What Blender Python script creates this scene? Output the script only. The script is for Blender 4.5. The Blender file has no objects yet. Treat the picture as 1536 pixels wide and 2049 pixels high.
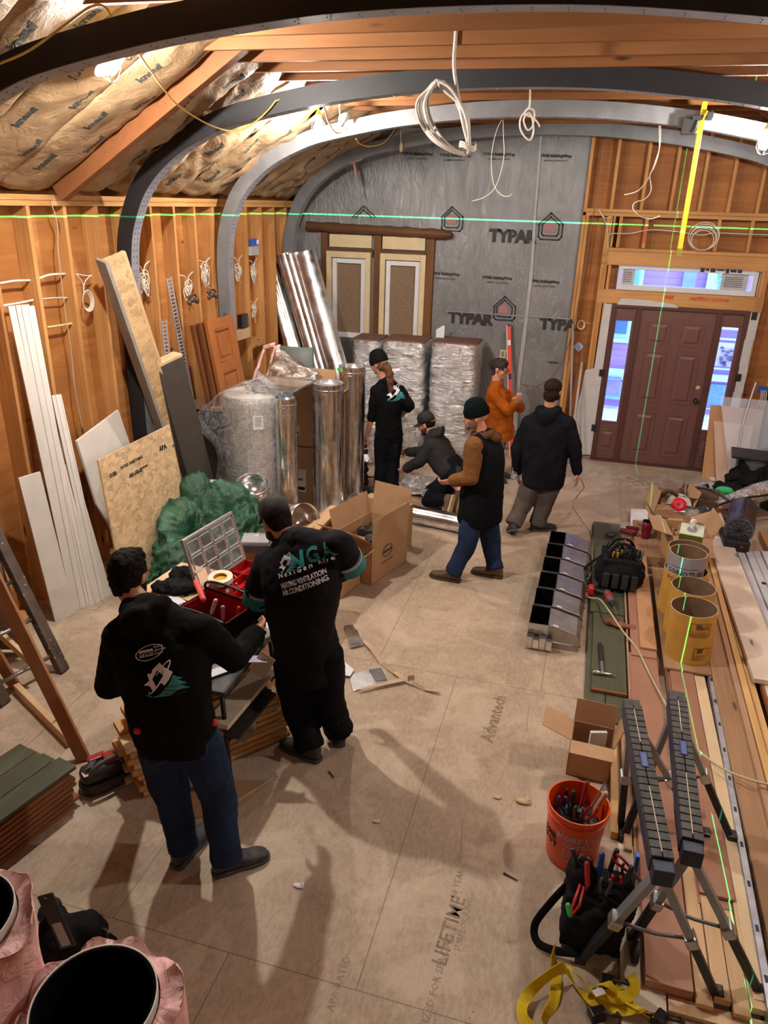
import bpy, bmesh, math, random
from mathutils import Vector, Matrix, noise
from mathutils.bvhtree import BVHTree
random.seed(7)
PI = math.pi
D2R = PI / 180
S = bpy.context.scene
COL = S.collection
V = Vector
# -- camera
F_PX, YAW, PITCH, ROLL, CAM_H = 1477.35, -0.2606, 0.3968, 0.0296, 3.1939
cam_pos = V((0, 0, CAM_H))
_fw = V((math.sin(YAW) * math.cos(PITCH), math.cos(YAW) * math.cos(PITCH), -math.sin(PITCH)))
_r0 = V((math.cos(YAW), -math.sin(YAW), 0))
_u0 = _r0.cross(_fw)
_r = _r0 * math.cos(ROLL) + _u0 * math.sin(ROLL)
_u = -_r0 * math.sin(ROLL) + _u0 * math.cos(ROLL)
cam_data = bpy.data.cameras.new('camera')
cam = bpy.data.objects.new('camera', cam_data)
COL.objects.link(cam)
cam.matrix_world = Matrix(((_r.x, _u.x, -_fw.x, 0), (_r.y, _u.y, -_fw.y, 0), (_r.z, _u.z, -_fw.z, CAM_H), (0, 0, 0, 1)))
cam_data.sensor_fit = 'VERTICAL'
cam_data.sensor_height = 24
cam_data.lens = F_PX / 2049 * 24
cam_data.clip_start = 0.02
S.camera = cam
# -- look, world, lamps
S.view_settings.view_transform = 'Standard'
S.view_settings.look = 'None'
S.view_settings.gamma = 1
S.view_settings.use_curve_mapping = False
S.view_settings.exposure = 1.8
world = bpy.data.worlds.new('world')
S.world = world
world.use_nodes = True
_bg = world.node_tree.nodes['Background']
_bg.inputs[0].default_value = (0.42, 0.62, 1.0, 1)
_bg.inputs[1].default_value = 1.6
LAMP_COL = (1.0, 0.91, 0.82)
LAMP_POWER = 1.0
# -- measuring the photograph
def ray(u, v):
 return _fw + _r * ((u - 768) / F_PX) - _u * ((v - 1024.5) / F_PX)
def FZ(u, v, z=0.0):
 d = ray(u, v)
 return cam_pos + d * ((z - CAM_H) / d.z)
def FY(u, v, y):
 d = ray(u, v)
 return cam_pos + d * (y / d.y)
def FX(u, v, x):
 d = ray(u, v)
 return cam_pos + d * (x / d.x)
# -- materials
_mats = {}
class NT:
 def __init__(s, name):
  s.m = bpy.data.materials.new(name)
  s.m.use_nodes = True
  s.t = s.m.node_tree
  s.b = s.t.nodes['Principled BSDF']
 def n(s, typ, **kw):
  nd = s.t.nodes.new(typ)
  for k, v in kw.items():
   if k.startswith('i_'):
    nd.inputs[k[2:].replace('_', ' ')].default_value = v
   else:
    setattr(nd, k, v)
  return nd
 def l(s, a, b):
  s.t.links.new(a, b)
 def set(s, **kw):
  for k, v in kw.items():
   s.b.inputs[k.replace('_', ' ')].default_value = v
 def coords(s, scale=(1, 1, 1), rnd=False, kind='Object', rot=(0, 0, 0)):
  tc = s.n('ShaderNodeTexCoord')
  mp = s.n('ShaderNodeMapping')
  mp.inputs['Scale'].default_value = scale
  mp.inputs['Rotation'].default_value = rot
  s.l(tc.outputs[kind], mp.inputs['Vector'])
  if rnd:
   oi = s.n('ShaderNodeObjectInfo')
   mu = s.n('ShaderNodeMath', operation='MULTIPLY')
   mu.inputs[1].default_value = 37.0
   s.l(oi.outputs['Random'], mu.inputs[0])
   s.l(mu.outputs[0], mp.inputs['Location'])
  return mp.outputs[0]
 def noise(s, vec, scale, detail=3, rough=.55, dist=0):
  nd = s.n('ShaderNodeTexNoise')
  nd.inputs['Scale'].default_value = scale
  nd.inputs['Detail'].default_value = detail
  nd.inputs['Roughness'].default_value = rough
  nd.inputs['Distortion'].default_value = dist
  s.l(vec, nd.inputs['Vector'])
  return nd.outputs[0]
 def ramp(s, fac, stops):
  nd = s.n('ShaderNodeValToRGB')
  e = nd.color_ramp.elements
  while len(e) < len(stops):
   e.new(0.5)
  for i, (p, c) in enumerate(stops):
   e[i].position = p
   e[i].color = (c[0], c[1], c[2], 1) if hasattr(c, '__len__') else (c, c, c, 1)
  s.l(fac, nd.inputs[0])
  return nd.outputs[0]
 def mix(s, fac, a, b, typ='MIX'):
  nd = s.n('ShaderNodeMix', data_type='RGBA', blend_type=typ)
  for sock, v in ((nd.inputs[0], fac), (nd.inputs[6], a), (nd.inputs[7], b)):
   if hasattr(v, 'is_linked'):
    s.l(v, sock)
   elif hasattr(v, '__len__'):
    sock.default_value = (v[0], v[1], v[2], 1)
   else:
    sock.default_value = v
  return nd.outputs[2]
 def bump(s, h, strength=.3, dist=.01):
  nd = s.n('ShaderNodeBump')
  nd.inputs['Strength'].default_value = strength
  nd.inputs['Distance'].default_value = dist
  s.l(h, nd.inputs['Height'])
  s.l(nd.outputs[0], s.b.inputs['Normal'])
 def color(s, c):
  s.l(c, s.b.inputs['Base Color'])
def sc(c, k):
 return tuple(min(1, x * k) for x in c)
def m_plain(name, col, rough=.6, metal=0, var=.12, scale=8, bump=0, spec=None, rnd=False):
 if name in _mats:
  return _mats[name]
 n = NT(name)
 n.set(Roughness=rough, Metallic=metal)
 if spec is not None:
  n.b.inputs['Specular IOR Level'].default_value = spec
 vec = n.coords(rnd=rnd)
 f = n.noise(vec, scale, 4)
 n.color(n.ramp(f, [(.3, sc(col, 1 - var)), (.7, sc(col, 1 + var))]))
 if bump:
  n.bump(n.noise(vec, scale * 5, 3), bump, .004)
 _mats[name] = n.m
 return n.m
def m_wood(name, a, b, axis='z', knots=True, rough=.6, grain=18, stamp=0):
 if name in _mats:
  return _mats[name]
 n = NT(name)
 n.set(Roughness=rough)
 n.b.inputs['Specular IOR Level'].default_value = .25
 k = {'x': (.6, grain, grain), 'y': (grain, .6, grain), 'z': (grain, grain, .6)}[axis]
 k2 = {'x': (1.2, 5, 5), 'y': (5, 1.2, 5), 'z': (5, 5, 1.2)}[axis]
 v1 = n.coords(k, rnd=True)
 v2 = n.coords(k2, rnd=True)
 g = n.noise(v1, 1.6, 5, .6, 1.2)
 c = n.ramp(g, [(.3, a), (.55, [(x + y) / 2 for x, y in zip(a, b)]), (.75, b)])
 big = n.noise(n.coords((1, 1, 1), rnd=True), 1.3, 2)
 c = n.mix(.35, c, n.ramp(big, [(.3, sc(a, .8)), (.7, sc(b, 1.1))]))
 if knots:
  vo = n.n('ShaderNodeTexVoronoi')
  vo.inputs['Scale'].default_value = 1.5
  n.l(v2, vo.inputs['Vector'])
  kn = n.ramp(vo.outputs[0], [(.05, 1.0), (.13, 0.0)])
  c = n.mix(kn, c, sc(a, .33))
 n.color(c)
 n.bump(g, .12, .003)
 _mats[name] = n.m
 return n.m
def m_osb(name, base=(.56, .38, .2), k=1.0):
 if name in _mats:
  return _mats[name]
 n = NT(name)
 n.set(Roughness=.65)
 v1 = n.coords((1, 1, 1))
 d = n.noise(v1, 9, 3)
 add = n.n('ShaderNodeMixRGB', blend_type='ADD')
 add.inputs[0].default_value = .25
 n.l(v1, add.inputs[1])
 n.l(d, add.inputs[2])
 vo = n.n('ShaderNodeTexVoronoi', feature='F1')
 vo.inputs['Scale'].default_value = 34
 vo.inputs['Randomness'].default_value = 1
 mp = n.n('ShaderNodeMapping')
 mp.inputs['Scale'].default_value = (1, .45, .7)
 n.l(add.outputs[0], mp.inputs['Vector'])
 n.l(mp.outputs[0], vo.inputs['Vector'])
 sep = n.n('ShaderNodeSeparateColor')
 n.l(vo.outputs['Color'], sep.inputs[0])
 c = n.ramp(sep.outputs[0], [(0, sc(base, .62)), (.35, base), (.7, sc(base, 1.22)), (1, sc(base, 1.45))])
 fine = n.noise(n.coords((60, 20, 40)), 3, 3)
 c = n.mix(.35, c, n.ramp(fine, [(.3, sc(base, .7)), (.7, sc(base, 1.3))]))
 n.color(c)
 n.bump(vo.outputs['Distance'], .3, .004)
 _mats[name] = n.m
 return n.m
def m_metal(name, col=(.7, .72, .74), rough=.28, wrinkle=0, wscale=12, wz=2.2):
 if name in _mats:
  return _mats[name]
 n = NT(name)
 n.set(Metallic=1.0)
 vec = n.coords()
 f = n.noise(vec, 14, 4)
 n.color(n.ramp(f, [(.3, sc(col, .8)), (.7, sc(col, 1.1))]))
 n.l(n.ramp(n.noise(vec, 5, 3), [(.3, rough * .6), (.7, rough * 1.5)]), n.b.inputs['Roughness'])
 if wrinkle:
  w = n.noise(n.coords((1, 1, wz)), wscale, 6, .6, 1.4)
  n.bump(w, wrinkle, .03)
 _mats[name] = n.m
 return n.m
def m_cloth(name, col, rough=.9, fold=.5, fscale=9, var=.2):
 if name in _mats:
  return _mats[name]
 n = NT(name)
 n.set(Roughness=rough)
 n.b.inputs['Specular IOR Level'].default_value = .08
 n.b.inputs['Sheen Weight'].default_value = 0
 vec = n.coords()
 f = n.noise(vec, 5, 4)
 n.color(n.ramp(f, [(.3, sc(col, 1 - var)), (.7, sc(col, 1 + var))]))
 n.bump(n.noise(vec, fscale, 4, .5, .8), fold, .02)
 _mats[name] = n.m
 return n.m
def m_glass(name, col=(1, 1, 1), rough=.05, alpha=.25):
 """thin clear plastic or pane: part see-through, part glossy"""
 if name in _mats:
  return _mats[name]
 n = NT(name)
 n.set(Roughness=rough, Alpha=alpha)
 n.b.inputs['Specular IOR Level'].default_value = 1.0
 vec = n.coords()
 n.color(n.ramp(n.noise(vec, 5, 3), [(.3, sc(col, .85)), (.7, col)]))
 _mats[name] = n.m
 return n.m
def m_emit(name, col, strength):
 if name in _mats:
  return _mats[name]
 n = NT(name)
 n.set(Roughness=.5)
 n.b.inputs['Base Color'].default_value = (*col, 1)
 n.b.inputs['Emission Color'].default_value = (*col, 1)
 n.b.inputs['Emission Strength'].default_value = strength
 _mats[name] = n.m
 return n.m
# -- mesh building
def frame(z, x=None):
 z = z.normalized()
 x = x if x is not None else (V((1, 0, 0)) if abs(z.x) < .9 else V((0, 1, 0)))
 x = (x - z * x.dot(z)).normalized()
 y = z.cross(x)
 return Matrix((x, y, z)).transposed()
class MB:
 def __init__(s):
  s.v, s.f, s.mi = [], [], []
 def add(s, vs, fs, mi=0):
  o = len(s.v)
  s.v += [V(p) for p in vs]
  s.f += [tuple(i + o for i in f) for f in fs]
  s.mi += [mi] * len(fs)
  return s
 def box(s, c, size, R=None, mi=0):
  R = R or Matrix.Identity(3)
  h = V(size) / 2
  vs = [V(c) + R @ V((x * h.x, y * h.y, z * h.z)) for x in (-1, 1) for y in (-1, 1) for z in (-1, 1)]
  return s.add(vs, [(0, 1, 3, 2), (4, 6, 7, 5), (0, 4, 5, 1), (2, 3, 7, 6), (0, 2, 6, 4), (1, 5, 7, 3)], mi)
 def beam(s, p0, p1, w, h, side=None, mi=0):
  """box from p0 to p1; w along side direction, h across"""
  p0, p1 = V(p0), V(p1)
  d = p1 - p0
  R = frame(d, V(side) if side is not None else None)
  return s.box((p0 + p1) / 2, (w, h, d.length), R, mi)
 def rings(s, rings, caps=(True, True), mi=0, closed=False):
  n = len(rings[0])
  vs = [p for r in rings for p in r]
  fs = []
  m = len(rings)
  for i in range(m if closed else m - 1):
   a, b = i * n, ((i + 1) % m) * n
   for k in range(n):
    k2 = (k + 1) % n
    fs.append((a + k, a + k2, b + k2, b + k))
  if not closed:
   if caps[0]:
    fs.append(tuple(range(n))[::-1])
   if caps[1]:
    fs.append(tuple(range((m - 1) * n, m * n)))
  return s.add(vs, fs, mi)
 def tube(s, pts, r, n=8, caps=True, mi=0, closed=False, flat=1.0):
  pts = [V(p) for p in pts]
  m = len(pts)
  rr = r if hasattr(r, '__len__') else [r] * m
  rings = []
  prev = None
  for i, p in enumerate(pts):
   if closed:
    d = pts[(i + 1) % m] - pts[i - 1]
   else:
    d = pts[min(i + 1, m - 1)] - pts[max(i - 1, 0)]
   if d.length < 1e-9:
    d = V((0, 0, 1))
   R = frame(d, prev)
   prev = R.col[0].copy()
   rings.append([p + R @ V((math.cos(2 * PI * k / n) * rr[i], math.sin(2 * PI * k / n) * rr[i] * flat, 0)) for k in range(n)])
  return s.rings(rings, (caps, caps), mi, closed)
 def lathe(s, prof, n=24, M=None, mi=0, caps=(True, True), arc=2 * PI):
  M = M or Matrix.Identity(4)
  full = abs(arc - 2 * PI) < 1e-6
  rings = []
  for r, z in prof:
   r = max(r, 1e-4)
   rings.append([M @ V((r * math.cos(arc * k / n), r * math.sin(arc * k / n), z)) for k in range(n if full else n + 1)])
  if full:
   return s.rings(rings, caps, mi)
  vs = [p for q in rings for p in q]
  k = n + 1
  fs = [(i * k + j, i * k + j + 1, (i + 1) * k + j + 1, (i + 1) * k + j) for i in range(len(rings) - 1) for j in range(n)]
  return s.add(vs, fs, mi)
 def prism(s, poly, d, M=None, mi=0):
  """poly in xy extruded from z=0 to z=d"""
  M = M or Matrix.Identity(4)
  n = len(poly)
  vs = [M @ V((x, y, 0)) for x, y in poly] + [M @ V((x, y, d)) for x, y in poly]
  fs = [tuple(range(n))[::-1], tuple(range(n, 2 * n))] + [(k, (k + 1) % n, n + (k + 1) % n, n + k) for k in range(n)]
  return s.add(vs, fs, mi)
 def grid(s, fn, nu, nv, mi=0):
  vs = [fn(i / nu, j / nv) for i in range(nu + 1) for j in range(nv + 1)]
  k = nv + 1
  fs = [(i * k + j, (i + 1) * k + j, (i + 1) * k + j + 1, i * k + j + 1) for i in range(nu) for j in range(nv)]
  return s.add(vs, fs, mi)
 def slab(s, fn, nu, nv, t, mi=0):
  """closed sheet: fn(u,v) mid surface, thickness vector or scalar along surface normal"""
  P = [[V(fn(i / nu, j / nv)) for j in range(nv + 1)] for i in range(nu + 1)]
  top, bot = [], []
  for i in range(nu + 1):
   for j in range(nv + 1):
    a = P[min(i + 1, nu)][j] - P[max(i - 1, 0)][j]
    b = P[i][min(j + 1, nv)] - P[i][max(j - 1, 0)]
    nn = a.cross(b)
    nn = nn.normalized() if nn.length > 1e-9 else V((0, 0, 1))
    top.append(P[i][j] + nn * t / 2)
    bot.append(P[i][j] - nn * t / 2)
  k = nv + 1
  N = len(top)
  fs = []
  for i in range(nu):
   for j in range(nv):
    a, b, c, d = i * k + j, (i + 1) * k + j, (i + 1) * k + j + 1, i * k + j + 1
    fs.append((a, b, c, d))
    fs.append((N + d, N + c, N + b, N + a))
  edge = [i * k for i in range(nu + 1)] + [nu * k + j for j in range(1, k)] + [i * k + nv for i in range(nu - 1, -1, -1)] + [j for j in range(nv - 1, 0, -1)]
  for q in range(len(edge)):
   a, b = edge[q], edge[(q + 1) % len(edge)]
   fs.append((b, a, N + a, N + b))
  return s.add(top + bot, fs, mi)
 def sphere(s, c, r, R=None, n=12, mi=0):
  """ellipsoid"""
  r = V(r) if hasattr(r, '__len__') else V((r, r, r))
  R = R or Matrix.Identity(3)
  rings = []
  for i in range(n + 1):
   t = -PI / 2 + PI * i / n
   cr, z = max(math.cos(t), 1e-3), math.sin(t)
   rings.append([V(c) + R @ V((r.x * cr * math.cos(2 * PI * k / (2 * n)), r.y * cr * math.sin(2 * PI * k / (2 * n)), r.z * z)) for k in range(2 * n)])
  return s.rings(rings, (True, True), mi)
 def cap(s, p0, r0, p1, r1, n=14, mi=0):
  """tapered capsule"""
  p0, p1 = V(p0), V(p1)
  d = p1 - p0
  if d.length < 1e-6:
   return s.sphere(p0, r0)
  R = frame(d)
  z = d.normalized()
  rings = []
  for i in range(5):
   t = -PI / 2 + PI / 2 * i / 5
   rings.append((p0 + z * (math.sin(t) * r0), r0 * max(math.cos(t), .02)))
  for i in range(5):
   rings.append((p0.lerp(p1, i / 4), r0 + (r1 - r0) * i / 4))
  for i in range(1, 6):
   t = PI / 2 * i / 5
   rings.append((p1 + z * (math.sin(t) * r1), r1 * max(math.cos(t), .02)))
  return s.rings([[c + R @ V((math.cos(2 * PI * k / n) * r, math.sin(2 * PI * k / n) * r, 0)) for k in range(n)] for c, r in rings], (True, True), mi)
 def loft(s, st, n=20, mi=0, power=2.0):
  """st: list of (center, xvec, yvec) half axes"""
  rings = []
  for c, xv, yv in st:
   ring = []
   for k in range(n):
    a = 2 * PI * k / n
    ca, sa = math.cos(a), math.sin(a)
    q = (abs(ca) ** power + abs(sa) ** power) ** (-1 / power)
    ring.append(V(c) + V(xv) * ca * q + V(yv) * sa * q)
   rings.append(ring)
  return s.rings(rings, (True, True), mi)
 def mesh(s, name):
  me = bpy.data.meshes.new(name)
  me.from_pydata([tuple(p) for p in s.v], [], s.f)
  return me
 def build(s, name, mat, parent=None, smooth=False, bevel=0, angle=None):
  me = s.mesh(name)
  mats = mat if isinstance(mat, (list, tuple)) else [mat]
  for m in mats:
   me.materials.append(m)
  for p, i in zip(me.polygons, s.mi):
   p.material_index = i
  bm = bmesh.new()
  bm.from_mesh(me)
  bmesh.ops.recalc_face_normals(bm, faces=bm.faces)
  if angle:
   for e in bm.edges:
    if len(e.link_faces) == 2 and e.calc_face_angle(0) > angle * D2R:
     e.smooth = False
  bm.to_mesh(me)
  bm.free()
  if smooth or angle:
   me.polygons.foreach_set('use_smooth', [True] * len(me.polygons))
  return link(name, me, parent, bevel)
def link(name, me, parent=None, bevel=0):
 o = bpy.data.objects.new(name, me)
 COL.objects.link(o)
 if parent is not None:
  o.parent = parent
  o.matrix_parent_inverse = world_of(parent).inverted()
 if bevel:
  b = o.modifiers.new('bevel', 'BEVEL')
  b.width = bevel
  b.segments = 2
  b.limit_method = 'ANGLE'
 return o
def world_of(o):
 m = Matrix.LocRotScale(o.location, o.rotation_euler, o.scale)
 if o.parent is not None:
  return world_of(o.parent) @ o.matrix_parent_inverse @ m
 return m
def thing(name, label, cat, loc=(0, 0, 0), group=None, rotz=0):
 o = bpy.data.objects.new(name, None)
 o.empty_display_size = .1
 COL.objects.link(o)
 o.location = loc
 o.rotation_euler = (0, 0, rotz)
 return tag(o, label, cat, group)
def tag(o, label, cat, group=None, kind=None):
 o['label'] = label
 o['category'] = cat
 if group:
  o['group'] = group
 if kind:
  o['kind'] = kind
 return o
def structure(o, label=None):
 o['kind'] = 'structure'
 if label:
  o['label'] = label
 return o
def kids(o):
 return [c for c in bpy.data.objects if c.parent == o]
def dup(root, M=None, label=None, group=None, only=None):
 """copy a thing and each of its parts; M is a world matrix applied to the copy"""
 r = root.copy()
 COL.objects.link(r)
 if M is not None:
  w = M @ Matrix.LocRotScale(root.location, root.rotation_euler, root.scale)
  loc, q, scl = w.decompose()
  r.location, r.rotation_euler, r.scale = loc, q.to_euler(), scl
 if label:
  r['label'] = label
 if group:
  r['group'] = group
 for ch in kids(root):
  c = ch.copy()
  COL.objects.link(c)
  c.parent = r
  for g in kids(ch):
   d = g.copy()
   COL.objects.link(d)
   d.parent = c
 return r
def evaluated(o):
 dg = bpy.context.evaluated_depsgraph_get()
 dg.update()
 me = bpy.data.meshes.new_from_object(o.evaluated_get(dg))
 return me
def blob(name, mb, voxel, smooth_it, mat, parent=None, disp=None, fac=.5, post=None, target=None):
 """fuse overlapping closed shapes into one continuous skin"""
 me = mb.mesh(name)
 o = bpy.data.objects.new(name, me)
 COL.objects.link(o)
 rm = o.modifiers.new('r', 'REMESH')
 rm.mode = 'VOXEL'
 rm.voxel_size = voxel
 rm.use_smooth_shade = True
 if smooth_it:
  sm = o.modifiers.new('s', 'SMOOTH')
  sm.factor = fac
  sm.iterations = smooth_it
 for (size, strength, typ) in (disp or []):
  tx = bpy.data.textures.new(name, typ)
  tx.noise_scale = size
  if typ == 'CLOUDS':
   tx.noise_depth = 2
  d = o.modifiers.new('d', 'DISPLACE')
  d.texture = tx
  d.strength = strength
  d.mid_level = .5
  d.texture_coords = 'LOCAL'
 if target:
  dc = o.modifiers.new('dec', 'DECIMATE')
  dc.ratio = target
 me2 = evaluated(o)
 bpy.data.objects.remove(o)
 bpy.data.meshes.remove(me)
 me2.name = name
 me2.materials.clear()
 for m in (mat if isinstance(mat, (list, tuple)) else [mat]):
  me2.materials.append(m)
 if post:
  post(me2)
 me2.polygons.foreach_set('use_smooth', [True] * len(me2.polygons))
 return link(name, me2, parent)
def bez(pts, n=12):
 """smooth curve through points (Catmull-Rom)"""
 pts = [V(p) for p in pts]
 out = []
 for i in range(len(pts) - 1):
  p0 = pts[max(i - 1, 0)]
  p1, p2 = pts[i], pts[i + 1]
  p3 = pts[min(i + 2, len(pts) - 1)]
  for k in range(n):
   t = k / n
   out.append(.5 * ((2 * p1) + (p2 - p0) * t + (2 * p0 - 5 * p1 + 4 * p2 - p3) * t * t + (3 * p1 - p0 - 3 * p2 + p3) * t ** 3))
 out.append(pts[-1])
 return out
def text_mesh(body, size=1.0, bold=0, shear=0, spacing=1.0, extrude=0, align='CENTER', res=2, word=1.0):
 cu = bpy.data.curves.new('txt', 'FONT')
 cu.body = body
 cu.size = size
 cu.offset = bold
 cu.shear = shear
 cu.space_character = spacing
 cu.extrude = extrude
 cu.align_x = align
 cu.align_y = 'CENTER'
 cu.resolution_u = res
 o = bpy.data.objects.new('txt', cu)
 COL.objects.link(o)
 me = evaluated(o)
 bpy.data.objects.remove(o)
 bpy.data.curves.remove(cu)
 return me
def lettering(name, body, origin, xdir, ydir, size, mat, parent, bold=0, shear=0, spacing=1.0, lift=.002, onto=None, sx=1.0, align='CENTER', extrude=0.0006, res=2):
 """raised print standing on a surface (or laid on the mesh `onto`)"""
 me = text_mesh(body, size, bold, shear, spacing, extrude, align, res)
 me.name = name
 x = V(xdir).normalized()
 y = V(ydir)
 y = (y - x * y.dot(x)).normalized()
 z = x.cross(y)
 bvh = onto
 for v in me.vertices:
  c = v.co.copy()
  p = V(origin) + x * c.x * sx + y * c.y + z * (c.z + lift)
  if bvh is not None:
   h = bvh.ray_cast(p + z * .4, -z, .8)
   if h[0] is not None:
    p = h[0] + z * (lift + c.z)
  v.co = p
 me.materials.clear()
 me.materials.append(mat)
 return link(name, me, parent)
def flat_shape(name, polys, origin, xdir, ydir, mat, parent, onto=None, lift=.002, thick=.0012, sub=0):
 """flat printed shape made of 2d polygons"""
 x = V(xdir).normalized()
 y = V(ydir)
 y = (y - x * y.dot(x)).normalized()
 z = x.cross(y)
 bm = bmesh.new()
 for poly in polys:
  vs = [bm.verts.new((a, b, 0)) for a, b in poly]
  try:
   bm.faces.new(vs)
  except ValueError:
   pass
 bmesh.ops.triangulate(bm, faces=bm.faces)
 if sub:
  bmesh.ops.subdivide_edges(bm, edges=bm.edges, cuts=sub, use_grid_fill=True)
  bmesh.ops.triangulate(bm, faces=bm.faces)
 g = bmesh.ops.extrude_face_region(bm, geom=list(bm.faces))
 for e in g['geom']:
  if isinstance(e, bmesh.types.BMVert):
   e.co.z += thick
 for v in bm.verts:
  c = v.co.copy()
  p = V(origin) + x * c.x + y * c.y + z * (c.z + lift)
  if onto is not None:
   h = onto.ray_cast(p + z * .4, -z, .8)
   if h[0] is not None:
    p = h[0] + z * (lift + c.z)
  v.co = p
 bmesh.ops.recalc_face_normals(bm, faces=bm.faces)
 me = bpy.data.meshes.new(name)
 bm.to_mesh(me)
 bm.free()
 me.materials.append(mat)
 return link(name, me, parent)
def bvh_of(o):
 me = o.data
 M = world_of(o)
 return BVHTree.FromPolygons([M @ v.co for v in me.vertices], [tuple(p.vertices) for p in me.polygons])
# palette
STUD = m_wood('spruce_stud_wood', (.36, .15, .04), (.68, .37, .14), 'z')
STUDY = m_wood('spruce_plate_wood', (.46, .22, .07), (.68, .38, .15), 'y')
STUDX = m_wood('spruce_header_wood', (.44, .21, .066), (.66, .37, .145), 'x')
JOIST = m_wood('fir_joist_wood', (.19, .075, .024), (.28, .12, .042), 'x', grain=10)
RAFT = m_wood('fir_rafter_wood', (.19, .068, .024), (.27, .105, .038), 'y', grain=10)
PLY = m_wood('plywood_sheathing', (.25, .09, .022), (.56, .25, .08), 'y', grain=5)
PLYX = m_wood('plywood_sheathing_back', (.2, .07, .018), (.46, .19, .058), 'x', grain=5)
LUM = m_wood('pale_lumber', (.58, .38, .2), (.76, .56, .35), 'y')
LUMD = m_wood('weathered_lumber', (.36, .22, .13), (.52, .35, .22), 'y')
LUMX = m_wood('pale_lumber_cross', (.58, .38, .2), (.76, .56, .35), 'x')
OSB = m_osb('oriented_strand_board')
GALV = m_metal('galvanized_sheet', (.74, .76, .78), .22)
GALVD = m_metal('dull_galvanized_sheet', (.55, .56, .57), .38)
FOIL = m_metal('crinkled_foil', (.88, .9, .96), .26, wrinkle=1.0, wscale=6, wz=3.6)
STEEL = m_plain('grey_painted_steel', (.17, .18, .195), .5, .25)
STEELD = m_plain('dark_painted_steel', (.022, .022, .026), .5, .2)
ZINC = m_metal('zinc_track', (.5, .53, .6), .5)
WHITE = m_plain('white_pvc', (.72, .7, .66), .45, var=.05)
BLACK = m_plain('black_plastic', (.014, .014, .016), .45)
BLKF = m_cloth('black_fabric', (.012, .012, .014))
RED = m_plain('red_plastic', (.5, .02, .015), .4)
CARD = m_plain('cardboard', (.47, .29, .16), .8, var=.07)
CARDI = m_plain('cardboard_inside', (.4, .25, .14), .85, var=.07)
PAPER = m_plain('white_paper', (.75, .76, .8), .7, var=.04)
INK = m_plain('black_ink', (.02, .02, .022), .6, var=.02)
CABLE = m_plain('white_cable', (.72, .68, .6), .5)
CABY = m_plain('yellow_cable', (.7, .5, .12), .5)
SKIN = m_plain('skin', (.55, .27, .17), .5, var=.1, scale=20)
# == THE ROOM
XL, XR, YB, YF = -4.06, 2.62, 10.14, -1.6
SP = .4064
CX = -.7
ROOF = .61                     # rise per metre of the roof slope
def m_floor():
 n = NT('dusty_subfloor')
 n.set(Roughness=.62)
 n.b.inputs['Specular IOR Level'].default_value = .3
 v = n.coords()
 big = n.noise(v, 1.1, 4, .6)
 c = n.ramp(big, [(.3, (.33, .25, .18)), (.5, (.43, .335, .25)), (.72, (.54, .43, .33))])
 fl = n.noise(n.coords((14, 5, 1)), 4, 5, .7, .6)
 c = n.mix(.45, c, n.ramp(fl, [(.35, (.3, .225, .16)), (.62, (.52, .42, .32))]))
 dust = n.noise(v, 2.3, 5, .65, .8)
 c = n.mix(n.ramp(dust, [(.48, 0.0), (.64, .5)]), c, (.66, .55, .43))
 stain = n.noise(n.coords((1, 1, 1), rot=(0, 0, .4)), 3.1, 4, .7)
 c = n.mix(n.ramp(stain, [(.58, 0.0), (.7, .45)]), c, (.24, .165, .1))
 for scl, th, k in ((26, .12, .75), (60, .16, .6)):
  vo = n.n('ShaderNodeTexVoronoi')
  vo.inputs['Scale'].default_value = scl
  n.l(v, vo.inputs['Vector'])
  gate = n.noise(v, 3.7 + scl * .1, 2)
  sp = n.ramp(vo.outputs[0], [(th * .6, 1.0), (th, 0.0)])
  g = n.ramp(gate, [(.5, 0.0), (.6, k)])
  m = n.n('ShaderNodeMix', data_type='RGBA', blend_type='MULTIPLY')
  m.inputs[0].default_value = 1
  n.l(sp, m.inputs[6])
  n.l(g, m.inputs[7])
  c = n.mix(m.outputs[2], c, (.13, .085, .05))
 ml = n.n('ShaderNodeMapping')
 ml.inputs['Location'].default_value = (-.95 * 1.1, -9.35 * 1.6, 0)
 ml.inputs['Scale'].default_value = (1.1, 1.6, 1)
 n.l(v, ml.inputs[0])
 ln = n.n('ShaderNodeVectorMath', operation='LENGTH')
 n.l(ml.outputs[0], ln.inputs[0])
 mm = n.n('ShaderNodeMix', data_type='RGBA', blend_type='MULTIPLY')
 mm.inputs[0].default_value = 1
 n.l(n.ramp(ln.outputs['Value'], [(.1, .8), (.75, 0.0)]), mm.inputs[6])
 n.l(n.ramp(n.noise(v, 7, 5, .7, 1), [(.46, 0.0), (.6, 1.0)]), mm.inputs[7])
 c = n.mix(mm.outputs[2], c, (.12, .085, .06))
 br = n.n('ShaderNodeTexBrick')
 br.offset = .5
 br.inputs['Scale'].default_value = 1
 br.inputs['Mortar Size'].default_value = .0025
 br.inputs['Brick Width'].default_value = 1.22
 br.inputs['Row Height'].default_value = 2.44
 br.inputs['Color1'].default_value = br.inputs['Color2'].default_value = (0, 0, 0, 1)
 br.inputs['Mortar'].default_value = (1, 1, 1, 1)
 mp = n.n('ShaderNodeMapping')
 mp.inputs['Location'].default_value = (.62, .35, 0)
 n.l(v, mp.inputs[0])
 n.l(mp.outputs[0], br.inputs[0])
 seam = n.n('ShaderNodeMath', operation='MULTIPLY')
 seam.inputs[1].default_value = .65
 n.l(br.outputs[0], seam.inputs[0])
 c = n.mix(seam.outputs[0], c, (.1, .07, .045))
 n.color(c)
 n.bump(fl, .25, .004)
 return n.m
FLOORM = m_floor()
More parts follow.
